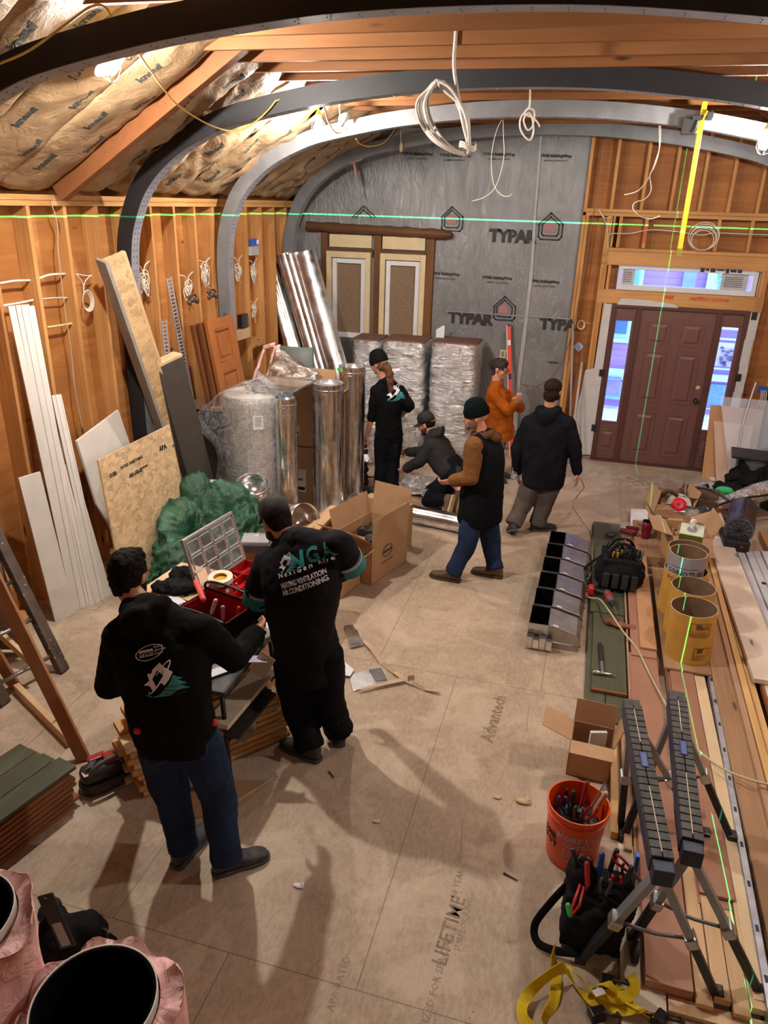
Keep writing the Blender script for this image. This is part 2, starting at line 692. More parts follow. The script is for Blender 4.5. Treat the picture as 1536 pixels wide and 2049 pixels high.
structure(MB().box(((XL - .3 + XR + .3) / 2, (YF + YB + .3) / 2, -.05), (XR - XL + .6, YB - YF + .6, .1)).build('floor', FLOORM), 'dusty oriented strand board subfloor with footprints and faint print')
fl_ = bpy.data.objects['floor']
FPRINT = m_plain('faded_floor_print', (.26, .19, .135), .8, var=.35, scale=30)
def floor_print(txt, a, b, size, bold=0, sx=1.0):
 a, b = FZ(*a), FZ(*b)
 d = (b - a)
 me = lettering('floor_lettering', txt, (a + b) / 2 + V((0, 0, .0002)), d, V((-d.y, d.x, 0)), size, FPRINT, fl_, bold=bold, lift=.0004, sx=sx, extrude=.0001, res=1)
 return me
floor_print('Advantech', (973, 1487), (1003, 1390), .12, .004)
floor_print('ESR-1785', (1013, 1380), (1020, 1335), .04)
floor_print('LIFETIME', (880, 1925), (918, 1800), .1, .001)
floor_print('SUBFLOORING', (915, 1900), (940, 1800), .045)
floor_print('24 OC  SIZED FOR SPACING', (850, 2049), (880, 1940), .05)
floor_print('50 YEAR', (908, 1795), (922, 1742), .05)
floor_print('APA RATED', (655, 2040), (700, 1900), .05)
for a, b in (((935, 1650), (930, 1720)), ((1043, 1480), (1050, 1400))):
 floor_print('_________', a, b, .07)
# -- left wall
wl = structure(MB().box((XL - .15, (YF + YB) / 2, 1.75), (.02, YB - YF + .3, 3.5)).build('wall_left', PLY), 'left wall of orange plywood sheathing behind open studs')
yst = [4.925 - .019 + SP * k for k in range(-12, 13)]
for i, y in enumerate(yst):
 j = random.uniform(-.004, .004)
 MB().box((XL - .07, y + j, 1.57), (.14, .038, 3.06)).build('stud', STUD, wl, bevel=.002)
for i in (12, 14, 19):            # doubled studs and pack-outs
 MB().box((XL - .09, yst[i] + .04, 1.57), (.1, .036, 3.06)).build('stud', STUD, wl)
for zc in (3.12, 3.16):
 MB().box((XL - .07 + (.003 if zc > 3.13 else 0), (YF + YB) / 2, zc), (.14, YB - YF, .038)).build('top_plate', STUDY, wl, bevel=.002)
MB().box((XL - .07, (YF + YB) / 2, .02), (.14, YB - YF, .04)).build('bottom_plate', STUDY, wl)
for y, z in ((yst[15] + .2, 1.05), (yst[21] + .2, 1.5), (yst[14] + .2, .75)):
 MB().box((XL - .07, y, z), (.14, SP - .05, .09)).build('blocking', STUDY, wl)
# -- right, front walls (out of frame, they close the room)
wr = structure(MB().box((XR + .02, (YF + YB) / 2, 1.75), (.04, YB - YF + .3, 3.5)).build('wall_right', PLY))
wf = structure(MB().box(((XL + XR) / 2, YF, 2.7), (XR - XL + .4, .04, 5.4)).build('wall_front', PLYX))
# -- back wall with openings
DX = .5806                                  # left edge of the door slab
U0, U1 = DX - .358, DX + .914 + .358        # door unit
T0, T1 = FY(1240, 530, YB), FY(1512, 596, YB)
TW = (.245, 1.86, 2.262, 2.545)             # transom opening x0 x1 z0 z1
wb = structure(thing('wall_back', '', ''))
for k_ in ('label', 'category'):
 del wb[k_]
m = MB()
yy, t = YB + .15, .02
# plywood around the door unit and the transom
for x0, x1, z0, z1 in ((XL - .2, U0, 0, 5.6), (U1, XR + .1, 0, 5.6), (U0, U1, 2.08, TW[2]), (U0, TW[0], TW[2], TW[3]), (TW[1], U1, TW[2], TW[3]), (U0, U1, TW[3], 5.6)):
 m.box(((x0 + x1) / 2, yy, (z0 + z1) / 2), (x1 - x0, t, z1 - z0))
m.build('sheathing', PLYX, wb)
# housewrap panel, a little wrinkled
xt = -.275
m = MB()
def wrap(u, v):
 x, z = XL - .05 + u * (xt - XL + .05), v * 4.9
 b = .010 * noise.noise(V((x * 2.3, z * 1.4, 0))) + .004 * noise.noise(V((x * 9, z * 5, 3)))
 return V((x, YB + .012 + b, z))
m.slab(wrap, 90, 110, .006)
def m_wrap():
 n = NT('grey_housewrap')
 n.set(Roughness=.42, Metallic=.25)
 v = n.coords((1, 1, 1))
 c = n.ramp(n.noise(v, 1.6, 4), [(.3, (.185, .19, .2)), (.7, (.25, .255, .265))])
 sp = n.n('ShaderNodeTexVoronoi')
 sp.inputs['Scale'].default_value = 7
 n.l(v, sp.inputs[0])
 c = n.mix(n.ramp(sp.outputs[0], [(.03, .8), (.07, 0.0)]), c, (.07, .07, .075))
 n.color(c)
 w = n.noise(n.coords((2.2, 1, .8), rot=(0, .35, 0)), 5, 6, .62, 1.6)
 n.bump(w, .55, .03)
 return n.m
WRAP = m_wrap()
MB().box(((XL + xt) / 2 - .03, YB + .08, 2.45), (xt - XL + .06, .11, 4.9)).build('framing_infill', PLYX, wb)
hw = m.build('housewrap', WRAP, wb, smooth=True)
# seam tape running down the wrap
pts = [FY(u, v, YB) for u, v in ((1083, 262), (1078, 330), (1070, 430), (1063, 545), (1050, 660), (1036, 770), (1030, 860))]
m = MB()
for a, b, w in zip(pts, pts[1:], (.03, .03, .035, .045, .05, .06)):
 m.beam(V((a.x, YB - .003, a.z)), V((b.x, YB - .003, b.z)), w, .004, (1, 0, 0))
m.build('seam_tape', m_plain('pale_tape', (.36, .365, .37), .5), wb)
for z, x0 in ((1.93, -1.98), (1.93 - .01, -1.98)):
 pass
MB().box((-1.1, YB - .004, 1.86), (1.65, .004, .012)).build('wrap_seam', m_plain('wrap_lap', (.3, .3, .31), .5), wb)
PINKL = m_plain('faded_pink_print', (.34, .16, .17), .6)
def house_logo(u, v, s, clip=None, pink=True):
 c = FY(u, v, YB)
 o = V((c.x, YB - .001, c.z))
 def outline(k, w, open_left=True):
  # pentagon house ring of half width k
  P = [(-k * .92, k * .12), (0, k * 1.0), (k, k * .2), (k, -k * .75), (k * .8, -k), (-k * .65, -k), (-k * .86, -k * .8), (-k * .86, k * .06)]
  q = []
  for i in range(len(P) - 1):
   a, b = V((*P[i], 0)), V((*P[i + 1], 0))
   d = (b - a).normalized() * w / 2
   nn = V((-d.y, d.x, 0))
   a, b = a - d, b + d
   q.append([(a + nn)[:2], (b + nn)[:2], (b - nn)[:2], (a - nn)[:2]])
  return q
 polys = outline(s, s * .11) + outline(s * .72, s * .1)
 if clip:
  polys = [p for p in polys if all(y > clip for x, y in p)]
 fs = flat_shape('house_logo', polys, o, (1, 0, 0), (0, 0, 1), INK, wb, lift=.002)
 if pink:
  k = s * .44
  flat_shape('logo_fill', [[(-k, -k), (k, -k), (k, k * .25), (0, k * .9), (-k, k * .25)]], o, (1, 0, 0), (0, 0, 1), PINKL, wb, lift=.001)
house_logo(1100, 453, .155)
house_logo(903, 438, .145)
house_logo(1008, 617, .15)
house_logo(727, 438, .16, clip=-.06, pink=False)
def on_back(txt, u, v, size, bold=.0, u2=None, v2=None, sx=1.0, shear=0, spacing=1.0, align='CENTER', mat=None):
 c = FY(u, v, YB)
 c.y = YB
 return lettering('wrap_lettering', txt, c, (1, 0, 0), (0, 0, 1), size, mat or INK, wb, bold=bold, sx=sx, lift=.003, spacing=spacing, align=align)
on_back('TYPAR', 1025, 474, .205, .011, sx=1.0, spacing=.95)
on_back('TYPAR', 940, 638, .205, .011, spacing=.95)
on_back('TYPA', 1115, 650, .195, .011, spacing=.95)
for u, v in ((890, 548), (994, 556), (1088, 563), (998, 309), (1110, 312), (910, 311), (835, 308)):
 on_back('TYPAR BuildingWrap', u, v, .045, .002)
 on_back('weather protection', u, v + 9, .035)
on_back('----', 1107, 724, .1, .004)
# studs of the bare right part
def bstud(x, z0, z1, w=.038, name='stud', d=.13):
 MB().box((x, YB + d / 2, (z0 + z1) / 2), (w, d, z1 - z0)).build(name, STUD, wb, bevel=.002)
bstud(xt + .02, .04, 5.2)
bstud(xt + .062, .04, 3.12)
pl = FY(1330, 436, YB).z
MB().box(((xt + XR) / 2, YB + .065, 3.135), (XR - xt, .13, .04)).build('plate', STUDX, wb, bevel=.002)
MB().box(((xt + XR) / 2, YB + .066, 3.177), (XR - xt, .13, .038)).build('plate', STUDX, wb, bevel=.002)
for u, v in ((1222, 420), (1282, 422), (1340, 425), (1397, 427), (1454, 430), (1512, 433)):
 bstud(FY(u, v, YB).x, 3.196, 5.2)
bstud(2.25, 3.196, 5.2)
for u, v in ((1290, 470), (1434, 475), (1500, 478)):
 bstud(FY(u, v, YB).x, 2.76, 3.115)
for u in (1224, 1238):
 bstud(FY(u, 470, YB).x, 2.76, 3.115)
hx0, hx1 = .02, 1.98
MB().box(((hx0 + hx1) / 2, YB + .06, 2.735), (hx1 - hx0, .12, .04)).build('header', STUDX, wb, bevel=.002)
MB().box(((hx0 + hx1) / 2, YB + .05, 2.632), (hx1 - hx0, .1, .16)).build('header', STUDX, wb, bevel=.003)
MB().box(((hx0 + hx1) / 2, YB + .05, 2.17), (hx1 - hx0, .1, .17)).build('header', STUDX, wb, bevel=.003)
for x in (hx0 + .02, hx0 + .06):
 bstud(x, .04, 3.115)
for x in (hx0 + .11,):
 bstud(x, .04, 2.55, w=.036)
bstud(U1 + .06, .04, 2.55)
bstud(U1 + .1, .04, 3.115)
bstud(U1 + .38, .04, 3.115)
MB().box((hx0 / 2 + xt / 2, YB + .06, .02), (hx0 - xt, .12, .04)).build('bottom_plate', STUDX, wb)
MB().box(((U1 + XR) / 2 + .03, YB + .06, .02), (XR - U1 - .06, .12, .04)).build('bottom_plate', STUDX, wb)
# red print on the header, red paint mark on a cripple
REDP = m_plain('red_print', (.62, .1, .03), .7)
c = FY(1420, 588, YB)
lettering('header_lettering', 'AMERICAN GLULAM', V((c.x, YB - .001, 2.2)), (1, 0, 0), (0, 0, 1), .05, REDP, wb, bold=.002)
lettering('header_mark', '////////', V((FY(1340, 585, YB).x, YB - .001, 2.2)), (1, 0, 0), (0, 0, 1), .05, REDP, wb, bold=.004)
MB().box((FY(1290, 470, YB).x, YB - .001, 2.92), (.03, .003, .2)).build('paint_mark', REDP, wb)
# torn white wrap around the door
WW = m_plain('white_wrap_paper', (.55, .55, .56), .6, var=.08)
m = MB()
zs = [.06, .5, .9, 1.22, 1.25, 1.7, 2.08]
xs = [-.03, -.07, -.02, .0, .11, .12, .13]
for i in range(len(zs) - 1):
 vs = [(xs[i], zs[i]), (U0 - .002, zs[i]), (U0 - .002, zs[i + 1]), (xs[i + 1], zs[i + 1])]
 m.add([V((x, YB - .012, z)) for x, z in vs] + [V((x, YB - .008, z)) for x, z in vs], [(0, 1, 2, 3), (7, 6, 5, 4), (0, 4, 5, 1), (1, 5, 6, 2), (2, 6, 7, 3), (3, 7, 4, 0)])
m.build('wrap_flap', WW, wb)
m = MB()
for i in range(6):
 z0, z1 = .1 + i * .33, .1 + (i + 1) * .33
 m.box((U1 + .05 + .008 * (i % 2), YB - .01, (z0 + z1) / 2), (.1, .004, z1 - z0))
m.build('wrap_flap', WW, wb)
top = [(U0 + .06, 2.08), (U0 + .1, 2.16), (U0 + .45, 2.15), (U0 + .75, 2.12), (U0 + .8, 2.08)]
MB().prism(top, .004, Matrix.Translation((0, YB - .012, 0)) @ Matrix.Rotation(PI / 2, 4, 'X')).build('wrap_flap', WW, wb)
for x, z in ((U0 - .01, 1.2), (U0 - .01, .45), (U1 + .02, 1.28), (U1 + .05, 2.04)):
 MB().box((x, YB - .02, z), (.06, .012, .09)).build('hinge_strap', BLACK, wb)
# -- front door
DOORM = m_plain('brick_red_door_paint', (.155, .07, .06), .45, var=.06)
DOORD = m_plain('dark_door_frame', (.09, .032, .026), .5)
door = structure(thing('door_1', 'brick red six-panel front door between two glazed side lights', 'door', (DX + .457, YB + .03, 0)))
PANE = m_glass('window_pane', (.85, .92, 1), .02, .07)
def raised_panel(m, x0, x1, z0, z1, y):
 # moulded frame: recessed groove and raised field with sloped sides
 w = .018
 m.box(((x0 + x1) / 2, y - .002, z1 - w / 2), (x1 - x0, .012, w))
 m.box(((x0 + x1) / 2, y - .002, z0 + w / 2), (x1 - x0, .012, w))
 m.box((x0 + w / 2, y - .002, (z0 + z1) / 2), (w, .012, z1 - z0 - 2 * w))
 m.box((x1 - w / 2, y - .002, (z0 + z1) / 2), (w, .012, z1 - z0 - 2 * w))
 a, b = .035, .07
 o = [(x0 + a, z0 + a), (x1 - a, z0 + a), (x1 - a, z1 - a), (x0 + a, z1 - a)]
 i_ = [(x0 + b, z0 + b), (x1 - b, z0 + b), (x1 - b, z1 - b), (x0 + b, z1 - b)]
 m.rings([[V((x, y + .004, z)) for x, z in o], [V((x, y - .012, z)) for x, z in i_]])
m = MB()
m.box((DX + .457, YB + .05, 1.035), (.905, .04, 2.03))
yv = YB + .03
for c0 in (DX + .115, DX + .515):
 for z0, z1 in ((1.60, 1.90), (.86, 1.52), (.14, .72)):
  raised_panel(m, c0, c0 + .285, z0, z1, yv)
dl = m.build('door_leaf', DOORM, door, bevel=.002)
m = MB()
for x in (U0 + .02, DX - .02, DX + .914 + .02, U1 - .02):
 m.box((x, YB + .045, 1.045), (.056, .1, 2.05))
m.box(((U0 + U1) / 2, YB + .046, 2.068), (U1 - U0, .104, .05))
m.box(((U0 + U1) / 2, YB + .03, .012), (U1 - U0, .14, .024))
m.build('door_frame', DOORD, door, bevel=.002)
for k_, (x0, x1) in enumerate(((U0 + .04, DX - .04), (DX + .954, U1 - .04))):
 m = MB()
 gx0, gx1, gz0, gz1 = x0 + .04, x1 - .045, .55, 1.88
 m.box(((x0 + gx0) / 2, YB + .05, 1.035), (gx0 - x0, .035, 2.03))
 m.box(((x1 + gx1) / 2, YB + .05, 1.035), (x1 - gx1, .035, 2.03))
 m.box(((gx0 + gx1) / 2, YB + .05, (gz1 + 2.05) / 2), (gx1 - gx0, .035, 2.05 - gz1))
 m.box(((gx0 + gx1) / 2, YB + .05, gz0 / 2), (gx1 - gx0, .035, gz0))
 raised_panel(m, x0 + .03, x1 - .03, .14, .44, YB + .032)
 for a, b, c, d in ((gx0 - .02, gx1 + .02, gz1, gz1 + .02), (gx0 - .02, gx1 + .02, gz0 - .02, gz0)):
  m.box(((a + b) / 2, YB + .03, (c + d) / 2), (b - a, .012, .02))
 sl = m.build('side_light', DOORM, door, bevel=.002)
 MB().box(((gx0 + gx1) / 2, YB + .05, (gz0 + gz1) / 2), (gx1 - gx0, .006, gz1 - gz0)).build('pane', PANE, sl)
kb = MB().lathe([(.03, 0), (.03, .008), (.012, .012), (.012, .03), (.026, .038), (.03, .055), (.02, .068), (0, .07)], 20,
    Matrix.Translation((DX + .85, YB + .03, .93)) @ Matrix.Rotation(PI / 2, 4, 'X')).build('door_knob', BLACK, door, smooth=True)
kb['label'] = 'black door knob'
MB().lathe([(.028, 0), (.028, .006), (.015, .01), (0, .012)], 20, Matrix.Translation((DX + .85, YB + .03, 1.1)) @ Matrix.Rotation(PI / 2, 4, 'X')).build('deadbolt_hole', m_plain('bare_wood_hole', (.6, .45, .28)), door, smooth=True)
# -- transom window
tr = structure(thing('window_1', 'long white-framed transom window above the front door', 'window', ((TW[0] + TW[1]) / 2, YB + .05, TW[2])))
m = MB()
x0, x1, z0, z1 = TW
for a, b, c, d in ((x0, x1, z0, z0 + .06), (x0, x1, z1 - .035, z1), (x0, x0 + .05, z0 + .06, z1 - .035), (x1 - .05, x1, z0 + .06, z1 - .035)):
 m.box(((a + b) / 2, YB + .04, (c + d) / 2), (b - a, .08, d - c))
WFR = m_plain('white_window_frame', (.66, .67, .7), .45, var=.03)
fr = m.build('window_frame', WFR, tr, bevel=.003)
MB().box(((x0 + x1) / 2, YB + .05, (z0 + z1) / 2), (x1 - x0 - .08, .006, z1 - z0 - .06)).build('pane', PANE, fr)
for xa, xb in ((x0 + .06, x0 + .2), (x1 - .4, x1 - .1)):
 st = MB().box(((xa + xb) / 2, YB + .042, (z0 + z1) / 2 + .01), (xb - xa, .003, .19)).build('sticker', m_plain('grey_sticker', (.45, .46, .48)), tr)
 for i in range(6):
  MB().box(((xa + xb) / 2 - .01, YB + .0395, z1 - .075 - i * .022), ((xb - xa) * .7, .001, .007)).build('sticker_print', INK, st)
m = MB()
x = x0 + .95
for w, h in ((.05, .05), (.04, .03), (.06, .045), (.09, .02), (.04, .05), (.07, .035), (.05, .04)):
 m.box((x + w / 2, YB - .002, z1 + .01 - h / 4), (w, .003, h))
 x += w + .012
m.build('torn_wrap_print', INK, wb)
# -- old house windows in the wrapped part
CREAM = m_plain('cream_window_paint', (.62, .5, .3), .6, var=.08)
OLDW = m_wood('old_dark_timber', (.07, .028, .012), (.17, .075, .03), 'x')
OLDV = m_wood('old_dark_timber_post', (.09, .035, .012), (.2, .09, .03), 'z')
SCREEN = m_plain('woven_blind', (.21, .125, .06), .8, var=.25, scale=40)
win = structure(thing('window_2', 'pair of tall cream-framed old windows under a rough timber lintel', 'window', (-2.85, YB, .9)))
a, b = FY(617, 452, YB), FY(905, 470, YB)
def lintel(u, v):
 x = a.x + (b.x - a.x) * u
 z = a.z + (b.z - a.z) * u
 h = .062 + .012 * noise.noise(V((x * 5, 0, 3))) - (.03 if u > .95 else 0) * (u - .95) * 20
 an = v * 2 * PI
 return V((x, YB - .06 - math.sin(an) * .05 * (1 + .2 * noise.noise(V((x * 8, 1, v * 3)))), z + math.cos(an) * h * (1 + .15 * noise.noise(V((x * 9, v * 4, 8))))))
m = MB()
m.rings([[lintel(i / 40, k / 12) for k in range(12)] for i in range(41)])
m.build('lintel', OLDW, win, angle=50)
bl, br_ = FY(655, 480, YB).x, FY(862, 500, YB).x
zt = 2.80
for uu in (651, 757, 863):
 x = FY(uu, 490, YB).x
 MB().box((x, YB - .02, 1.75), (.10, .06, 2.1)).build('timber_post', OLDV, win, bevel=.006)
for (ua, ub) in ((659, 748), (764, 855)):
 xa, xb = FY(ua, 485, YB).x + .02, FY(ub, 485, YB).x - .02
 MB().box(((xa + xb) / 2, YB - .025, 2.70), (xb - xa, .05, .16)).build('filler_board', CREAM, win, bevel=.004)
 MB().box(((xa + xb) / 2, YB - .02, 2.56), (xb - xa + .04, .05, .08)).build('timber_rail', OLDW, win)
for (ua, ub, ut) in ((655, 746, 503), (762, 856, 508)):
 xa, xb = FY(ua, ut, YB).x + .01, FY(ub, ut, YB).x - .01
 z1 = FY((ua + ub) / 2, ut, YB).z
 z0 = .95
 sh = MB()
 for p, q, r_, s_ in ((xa, xa + .07, z0, z1), (xb - .07, xb, z0, z1), (xa + .07, xb - .07, z1 - .08, z1)):
  sh.box(((p + q) / 2, YB - .045, (r_ + s_) / 2), (q - p, .08, s_ - r_))
 wf_ = sh.build('window_casing', CREAM, win, bevel=.005)
 xa, xb, z1 = xa + .08, xb - .08, z1 - .09
 sh = MB()
 zm = z1 - 1.06
 for p, q, r_, s_ in ((xa, xa + .06, zm, z1), (xb - .06, xb, zm, z1), (xa + .06, xb - .06, z1 - .06, z1), (xa + .06, xb - .06, zm, zm + .07)):
  sh.box(((p + q) / 2, YB - .03, (r_ + s_) / 2), (q - p, .04, s_ - r_))
 sa = sh.build('upper_sash', WFR, win, bevel=.003)
 MB().box(((xa + xb) / 2, YB - .02, (z1 + zm) / 2), (xb - xa - .1, .004, z1 - zm - .1)).build('pane', m_glass('dim_pane', (.5, .5, .5), .05, .05), sa)
 MB().box(((xa + xb) / 2, YB - .008, (z1 + zm) / 2), (xb - xa - .06, .006, z1 - zm - .06)).build('woven_blind', SCREEN, win)
 sh = MB()
 sh.box(((xa + xb) / 2, YB - .02, (z0 + zm) / 2), (xb - xa, .03, zm - z0))
 sh.build('lower_sash', m_plain('lower_pane_dark', (.12, .12, .12), .2), win)
# -- roof, joists, rafters
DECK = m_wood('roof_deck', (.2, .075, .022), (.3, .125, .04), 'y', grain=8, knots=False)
ceil = MB()
zr = lambda x: 3.2 + .32 + ROOF * min(x - XL, XR - x if True else 0)
px = (XL - .2, CX, XR + .2)
zl_ = 3.18 + .3
zt_ = zl_ + ROOF * (CX - XL)
ceil.add([V((x, y, z)) for y in (YF - .1, YB + .3) for x, z in ((XL - .2, zl_ - .12), (CX, zt_), (XR + .2, zl_ - .12), (XR + .2, zl_ - .06), (CX, zt_ + .06), (XL - .2, zl_ - .06))],
   [(0, 1, 4, 5), (1, 2, 3, 4), (6, 7, 10, 11), (7, 8, 9, 10), (0, 6, 7, 1), (1, 7, 8, 2), (5, 4, 10, 11), (4, 3, 9, 10), (0, 5, 11, 6), (2, 8, 9, 3)])
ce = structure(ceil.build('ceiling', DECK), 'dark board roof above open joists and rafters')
JZ = 4.06
for k in range(-11, 14):
 y = 4.60 + SP * k
 if y > YB - .1 or y < YF + .1:
  continue
 if abs(y - 3.6) < .1:
  y = 3.52
 xa = -2.78 + random.uniform(-.03, .03)
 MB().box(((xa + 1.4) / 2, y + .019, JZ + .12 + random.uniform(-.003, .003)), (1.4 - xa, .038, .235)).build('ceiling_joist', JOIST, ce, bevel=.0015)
th = math.atan(ROOF)
for y, hgt, xe in ((5.22, .24, -2.2), (2.2, .2, -1.8)):
 a = V((XL + .02, y, 3.18 + .06))
 b = V((xe, y, 3.24 + ROOF * (xe - XL)))
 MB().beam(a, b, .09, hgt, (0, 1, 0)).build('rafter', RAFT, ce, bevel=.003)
for y in (-.6, .6, 7.0, 8.6):
 a = V((XL + .02, y, 3.38))
 b = V((CX, y, 3.38 + ROOF * (CX - XL)))
 MB().beam(a, b, .04, .2, (0, 1, 0)).build('rafter', RAFT, ce)
 b = V((CX, y, 3.38 + ROOF * (CX - XL)))
 a = V((XR - .02, y, 3.38))
 MB().beam(a, b, .04, .2, (0, 1, 0)).build('rafter', RAFT, ce)
def m_kraft():
 n = NT('kraft_facing')
 n.set(Roughness=.5)
 n.b.inputs['Specular IOR Level'].default_value = .35
 v = n.coords(rnd=True)
 c = n.ramp(n.noise(v, 2.5, 5), [(.3, (.30, .195, .105)), (.7, (.43, .3, .175))])
 n.color(c)
 n.bump(n.noise(n.coords((1.3, 1, 1.2), rnd=True), 7, 6, .62, 1.3), .55, .03)
 return n.m
KRAFT = m_kraft()
KTXT = m_plain('kraft_print', (.045, .06, .06), .7)
sl = V((1, 0, ROOF)).normalized()
up = V((-ROOF, 0, 1)).normalized()
BW = .58
bays = [(-1.3, 'behind the near steel arch')]
yb = [-.9, -.3, .3, .9, 1.5] + [2.32, 2.90, 3.48, 4.06, 4.62] + [5.30, 5.86, 6.44, 7.02, 7.60, 8.18, 8.76, 9.34]
names_ = ['kraft-faced insulation batt between the roof rafters, left of the exposed brown rafter',
   'crumpled kraft-faced insulation batt between the roof rafters, right of the exposed brown rafter']
for i, y0 in enumerate(yb):
 y1 = min(yb[i + 1] if i + 1 < len(yb) else YB - .12, y0 + .6)
 if y0 == 1.5:
  y1 = 2.1
 if y0 == 4.62:
  y1 = 5.17
 far = y0 > 5.2
 L = 2.35 if far else 3.3
 amp = .035 if far else .018
 def fn(u, v, y0=y0, y1=y1, L=L, amp=amp, i=i):
  s_ = .02 + u * L
  y = y0 + (y1 - y0) * v
  sag = -.035 * math.sin(PI * v) ** .6
  d = sag + amp * noise.noise(V((s_ * 3.2, y * 3.5, i * 7))) + amp * .6 * noise.noise(V((s_ * 9, y * 7, i * 3 + 9)))
  d += .02 * abs(noise.noise(V((s_ * 5 + y * 4, y * 2, 4 + i))))
  return V((XL, 0, 3.23)) + sl * s_ + V((0, y, 0)) + up * d
 o = MB().slab(fn, 60, 18, .012).build('insulation_batt', KRAFT, None, smooth=True)
 tag(o, names_[1 if far else 0], 'insulation', 'kraft-faced batts right of the brown rafter' if far else 'kraft-faced batts left of the brown rafter')
 if y0 > 2:
  bv = bvh_of(o)
  for q in range(5 if not far else 4):
   for col_ in (0, 1):
    s_ = .25 + q * .5 + col_ * .24 + .1 * (i % 2)
    y = y0 + .15 + .28 * col_
    if s_ > L - .2 or y > y1 - .08:
     continue
    p = V((XL, y, 3.23)) + sl * s_
    # print reads along the batt, facing down
    lettering('batt_lettering', 'knauf', p, sl, V((0, -1, 0)), .088, KTXT, o, bold=.004, onto=bv, lift=.001, res=1)
# == STEEL ARCHES
PROF = [(3.33, 0), (3.33, 1.3), (3.33, 2.5), (3.31, 2.72), (3.27, 2.93), (3.19, 3.13), (3.09, 3.30), (2.93, 3.47), (2.71, 3.63), (2.44, 3.76), (2.14, 3.86), (1.6, 3.965), (1.2, 4.02), (.6, 4.075)]
prof = [V((CX - a, 0, z)) for a, z in PROF] + [V((CX, 0, 4.09))] + [V((CX + a, 0, z)) for a, z in PROF[::-1]]
prof = [prof[0], prof[1]] + bez(prof[2:-2], 4) + [prof[-2], prof[-1]]
def arch(y, web, flange, label, wh=.135, dp=.13):
 t = thing('steel_arch', label, 'steel arch', (CX, y, 0), 'curved steel arches over the room')
 def section(sec, nm, mat):
  rings = []
  n = len(prof)
  for i, p in enumerate(prof):
   d = (prof[min(i + 1, n - 1)] - prof[max(i - 1, 0)]).normalized()
   nn = V((d.z, 0, -d.x))      # towards the inside
   rings.append([p + nn * a + V((0, y + b, 0)) for a, b in sec])
  return MB().rings(rings).build(nm, mat, t, angle=40)
 section([(0, 0), (wh, 0), (wh, .012), (0, .012)], 'web', web)
 fm = MB()
 section([(0, .012), (.012, .012), (.012, dp), (0, dp)], 'outer_flange', flange)
 n = len(prof)
 fl = []
 for i, p in enumerate(prof):
  d = (prof[min(i + 1, n - 1)] - prof[max(i - 1, 0)]).normalized()
  nn = V((d.z, 0, -d.x))
  fl.append([p + nn * a + V((0, y + b, 0)) for a, b in ((wh - .012, .012), (wh, .012), (wh, dp), (wh - .012, dp))])
 fm.rings(fl)
 m = fm
 for i in range(1, n - 1, 1):
  d = (prof[i + 1] - prof[i - 1]).normalized()
  nn = V((d.z, 0, -d.x))
  for b in (.045, .09):
   c = prof[i] + nn * (wh + .001) + V((0, y + b, 0))
   m.lathe([(.005, 0), (.004, .003), (0, .004)], 6, Matrix.Translation(c) @ frame(nn).to_4x4(), mi=1)
 m.build('inner_flange', [flange, BLACK], t, angle=40)
 return t
ZL = m_plain('primer_grey_flange', (.27, .28, .32), .5, .25)
STEELM = m_plain('mid_grey_painted_steel', (.23, .24, .255), .5, .25)
arch(3.58, STEELD, ZL, 'nearest of the four curved steel arches, charcoal, crossing the upper left')
arch(5.86, STEELD, ZL, 'second of the four curved steel arches from the viewer, dark web with riveted grey flange')
arch(7.70, STEELM, ZL, 'lighter grey third steel arch from the viewer, with the yellow pole clamped to it')
arch(9.55, STEEL, ZL, 'farthest of the four curved steel arches, standing in front of the grey wrapped wall')
# joint plate on the third arch
# == LAMPS
BULB = m_emit('lamp_glow', LAMP_COL, 620 * LAMP_POWER)
def lamp(p, label, hang=.16, mat=None, hood=None):
 t = thing('string_lamp', label, 'lamp', tuple(p), 'temporary string lamps under the arches')
 M = Matrix.Translation(p)
 MB().lathe([(.001, -.055), (.022, -.05), (.04, -.028), (.045, -.005), (.038, .02), (.022, .045), (.016, .06)], 16, M).build('bulb', mat or BULB, t, smooth=True)
 MB().lathe([(.02, .058), (.024, .06), (.024, .11), (.014, .12), (.006, hang)], 12, M).build('socket', CABY, t, smooth=True)
 m = MB()
 for k_ in range(5):
  a = 2 * PI * k_ / 5
  m.tube([p + V((math.cos(a) * r, math.sin(a) * r, z)) for r, z in ((.024, .07), (.06, .02), (.065, -.03), (.04, -.075), (.005, -.09))], .0018, 5)
 m.build('lamp_guard', BLACK, t)
 if hood:
  MB().lathe([(.024, .075), (.085, .045), (.105, .0), (.103, -.002), (.082, .04), (.024, .068)], 28, Matrix.Translation(p) @ frame(-V(hood)).to_4x4()).build('reflector', m_plain('light_blocking_hood', (.6, .6, .58), .4), t, smooth=True)  # hood added and tilted to keep the bulb's light off ceiling and insulation
 return t
FILL_LP = [V((1.3, -.7, 3.55)), V((-2.3, -.6, 3.7))]
LP = [V((-2.76, 4.16, 3.865)), V((-2.56, 6.95, 3.80)), V((1.14, 7.1, 3.715)), V((1.75, 3.9, 3.5))]
lamp(LP[0], 'glowing bulb in an added light-blocking hood, hanging under the nearest steel arch, upper left', mat=m_emit('strong_lamp_glow', LAMP_COL, 1300), hood=(.62, .1, -.85))
lamp(LP[1], 'glowing bulb hanging between the second and third steel arch')
lamp(LP[2], 'glowing bulb at the right edge under the third steel arch', mat=m_emit('soft_lamp_glow', LAMP_COL, 420))
lamp(FILL_LP[0], 'added unseen fill bulb behind the viewer on the right', mat=m_emit('fill_lamp_glow', LAMP_COL, 90), hood=(0, .3, -1))  # unseen fill lamp, added to even out the light
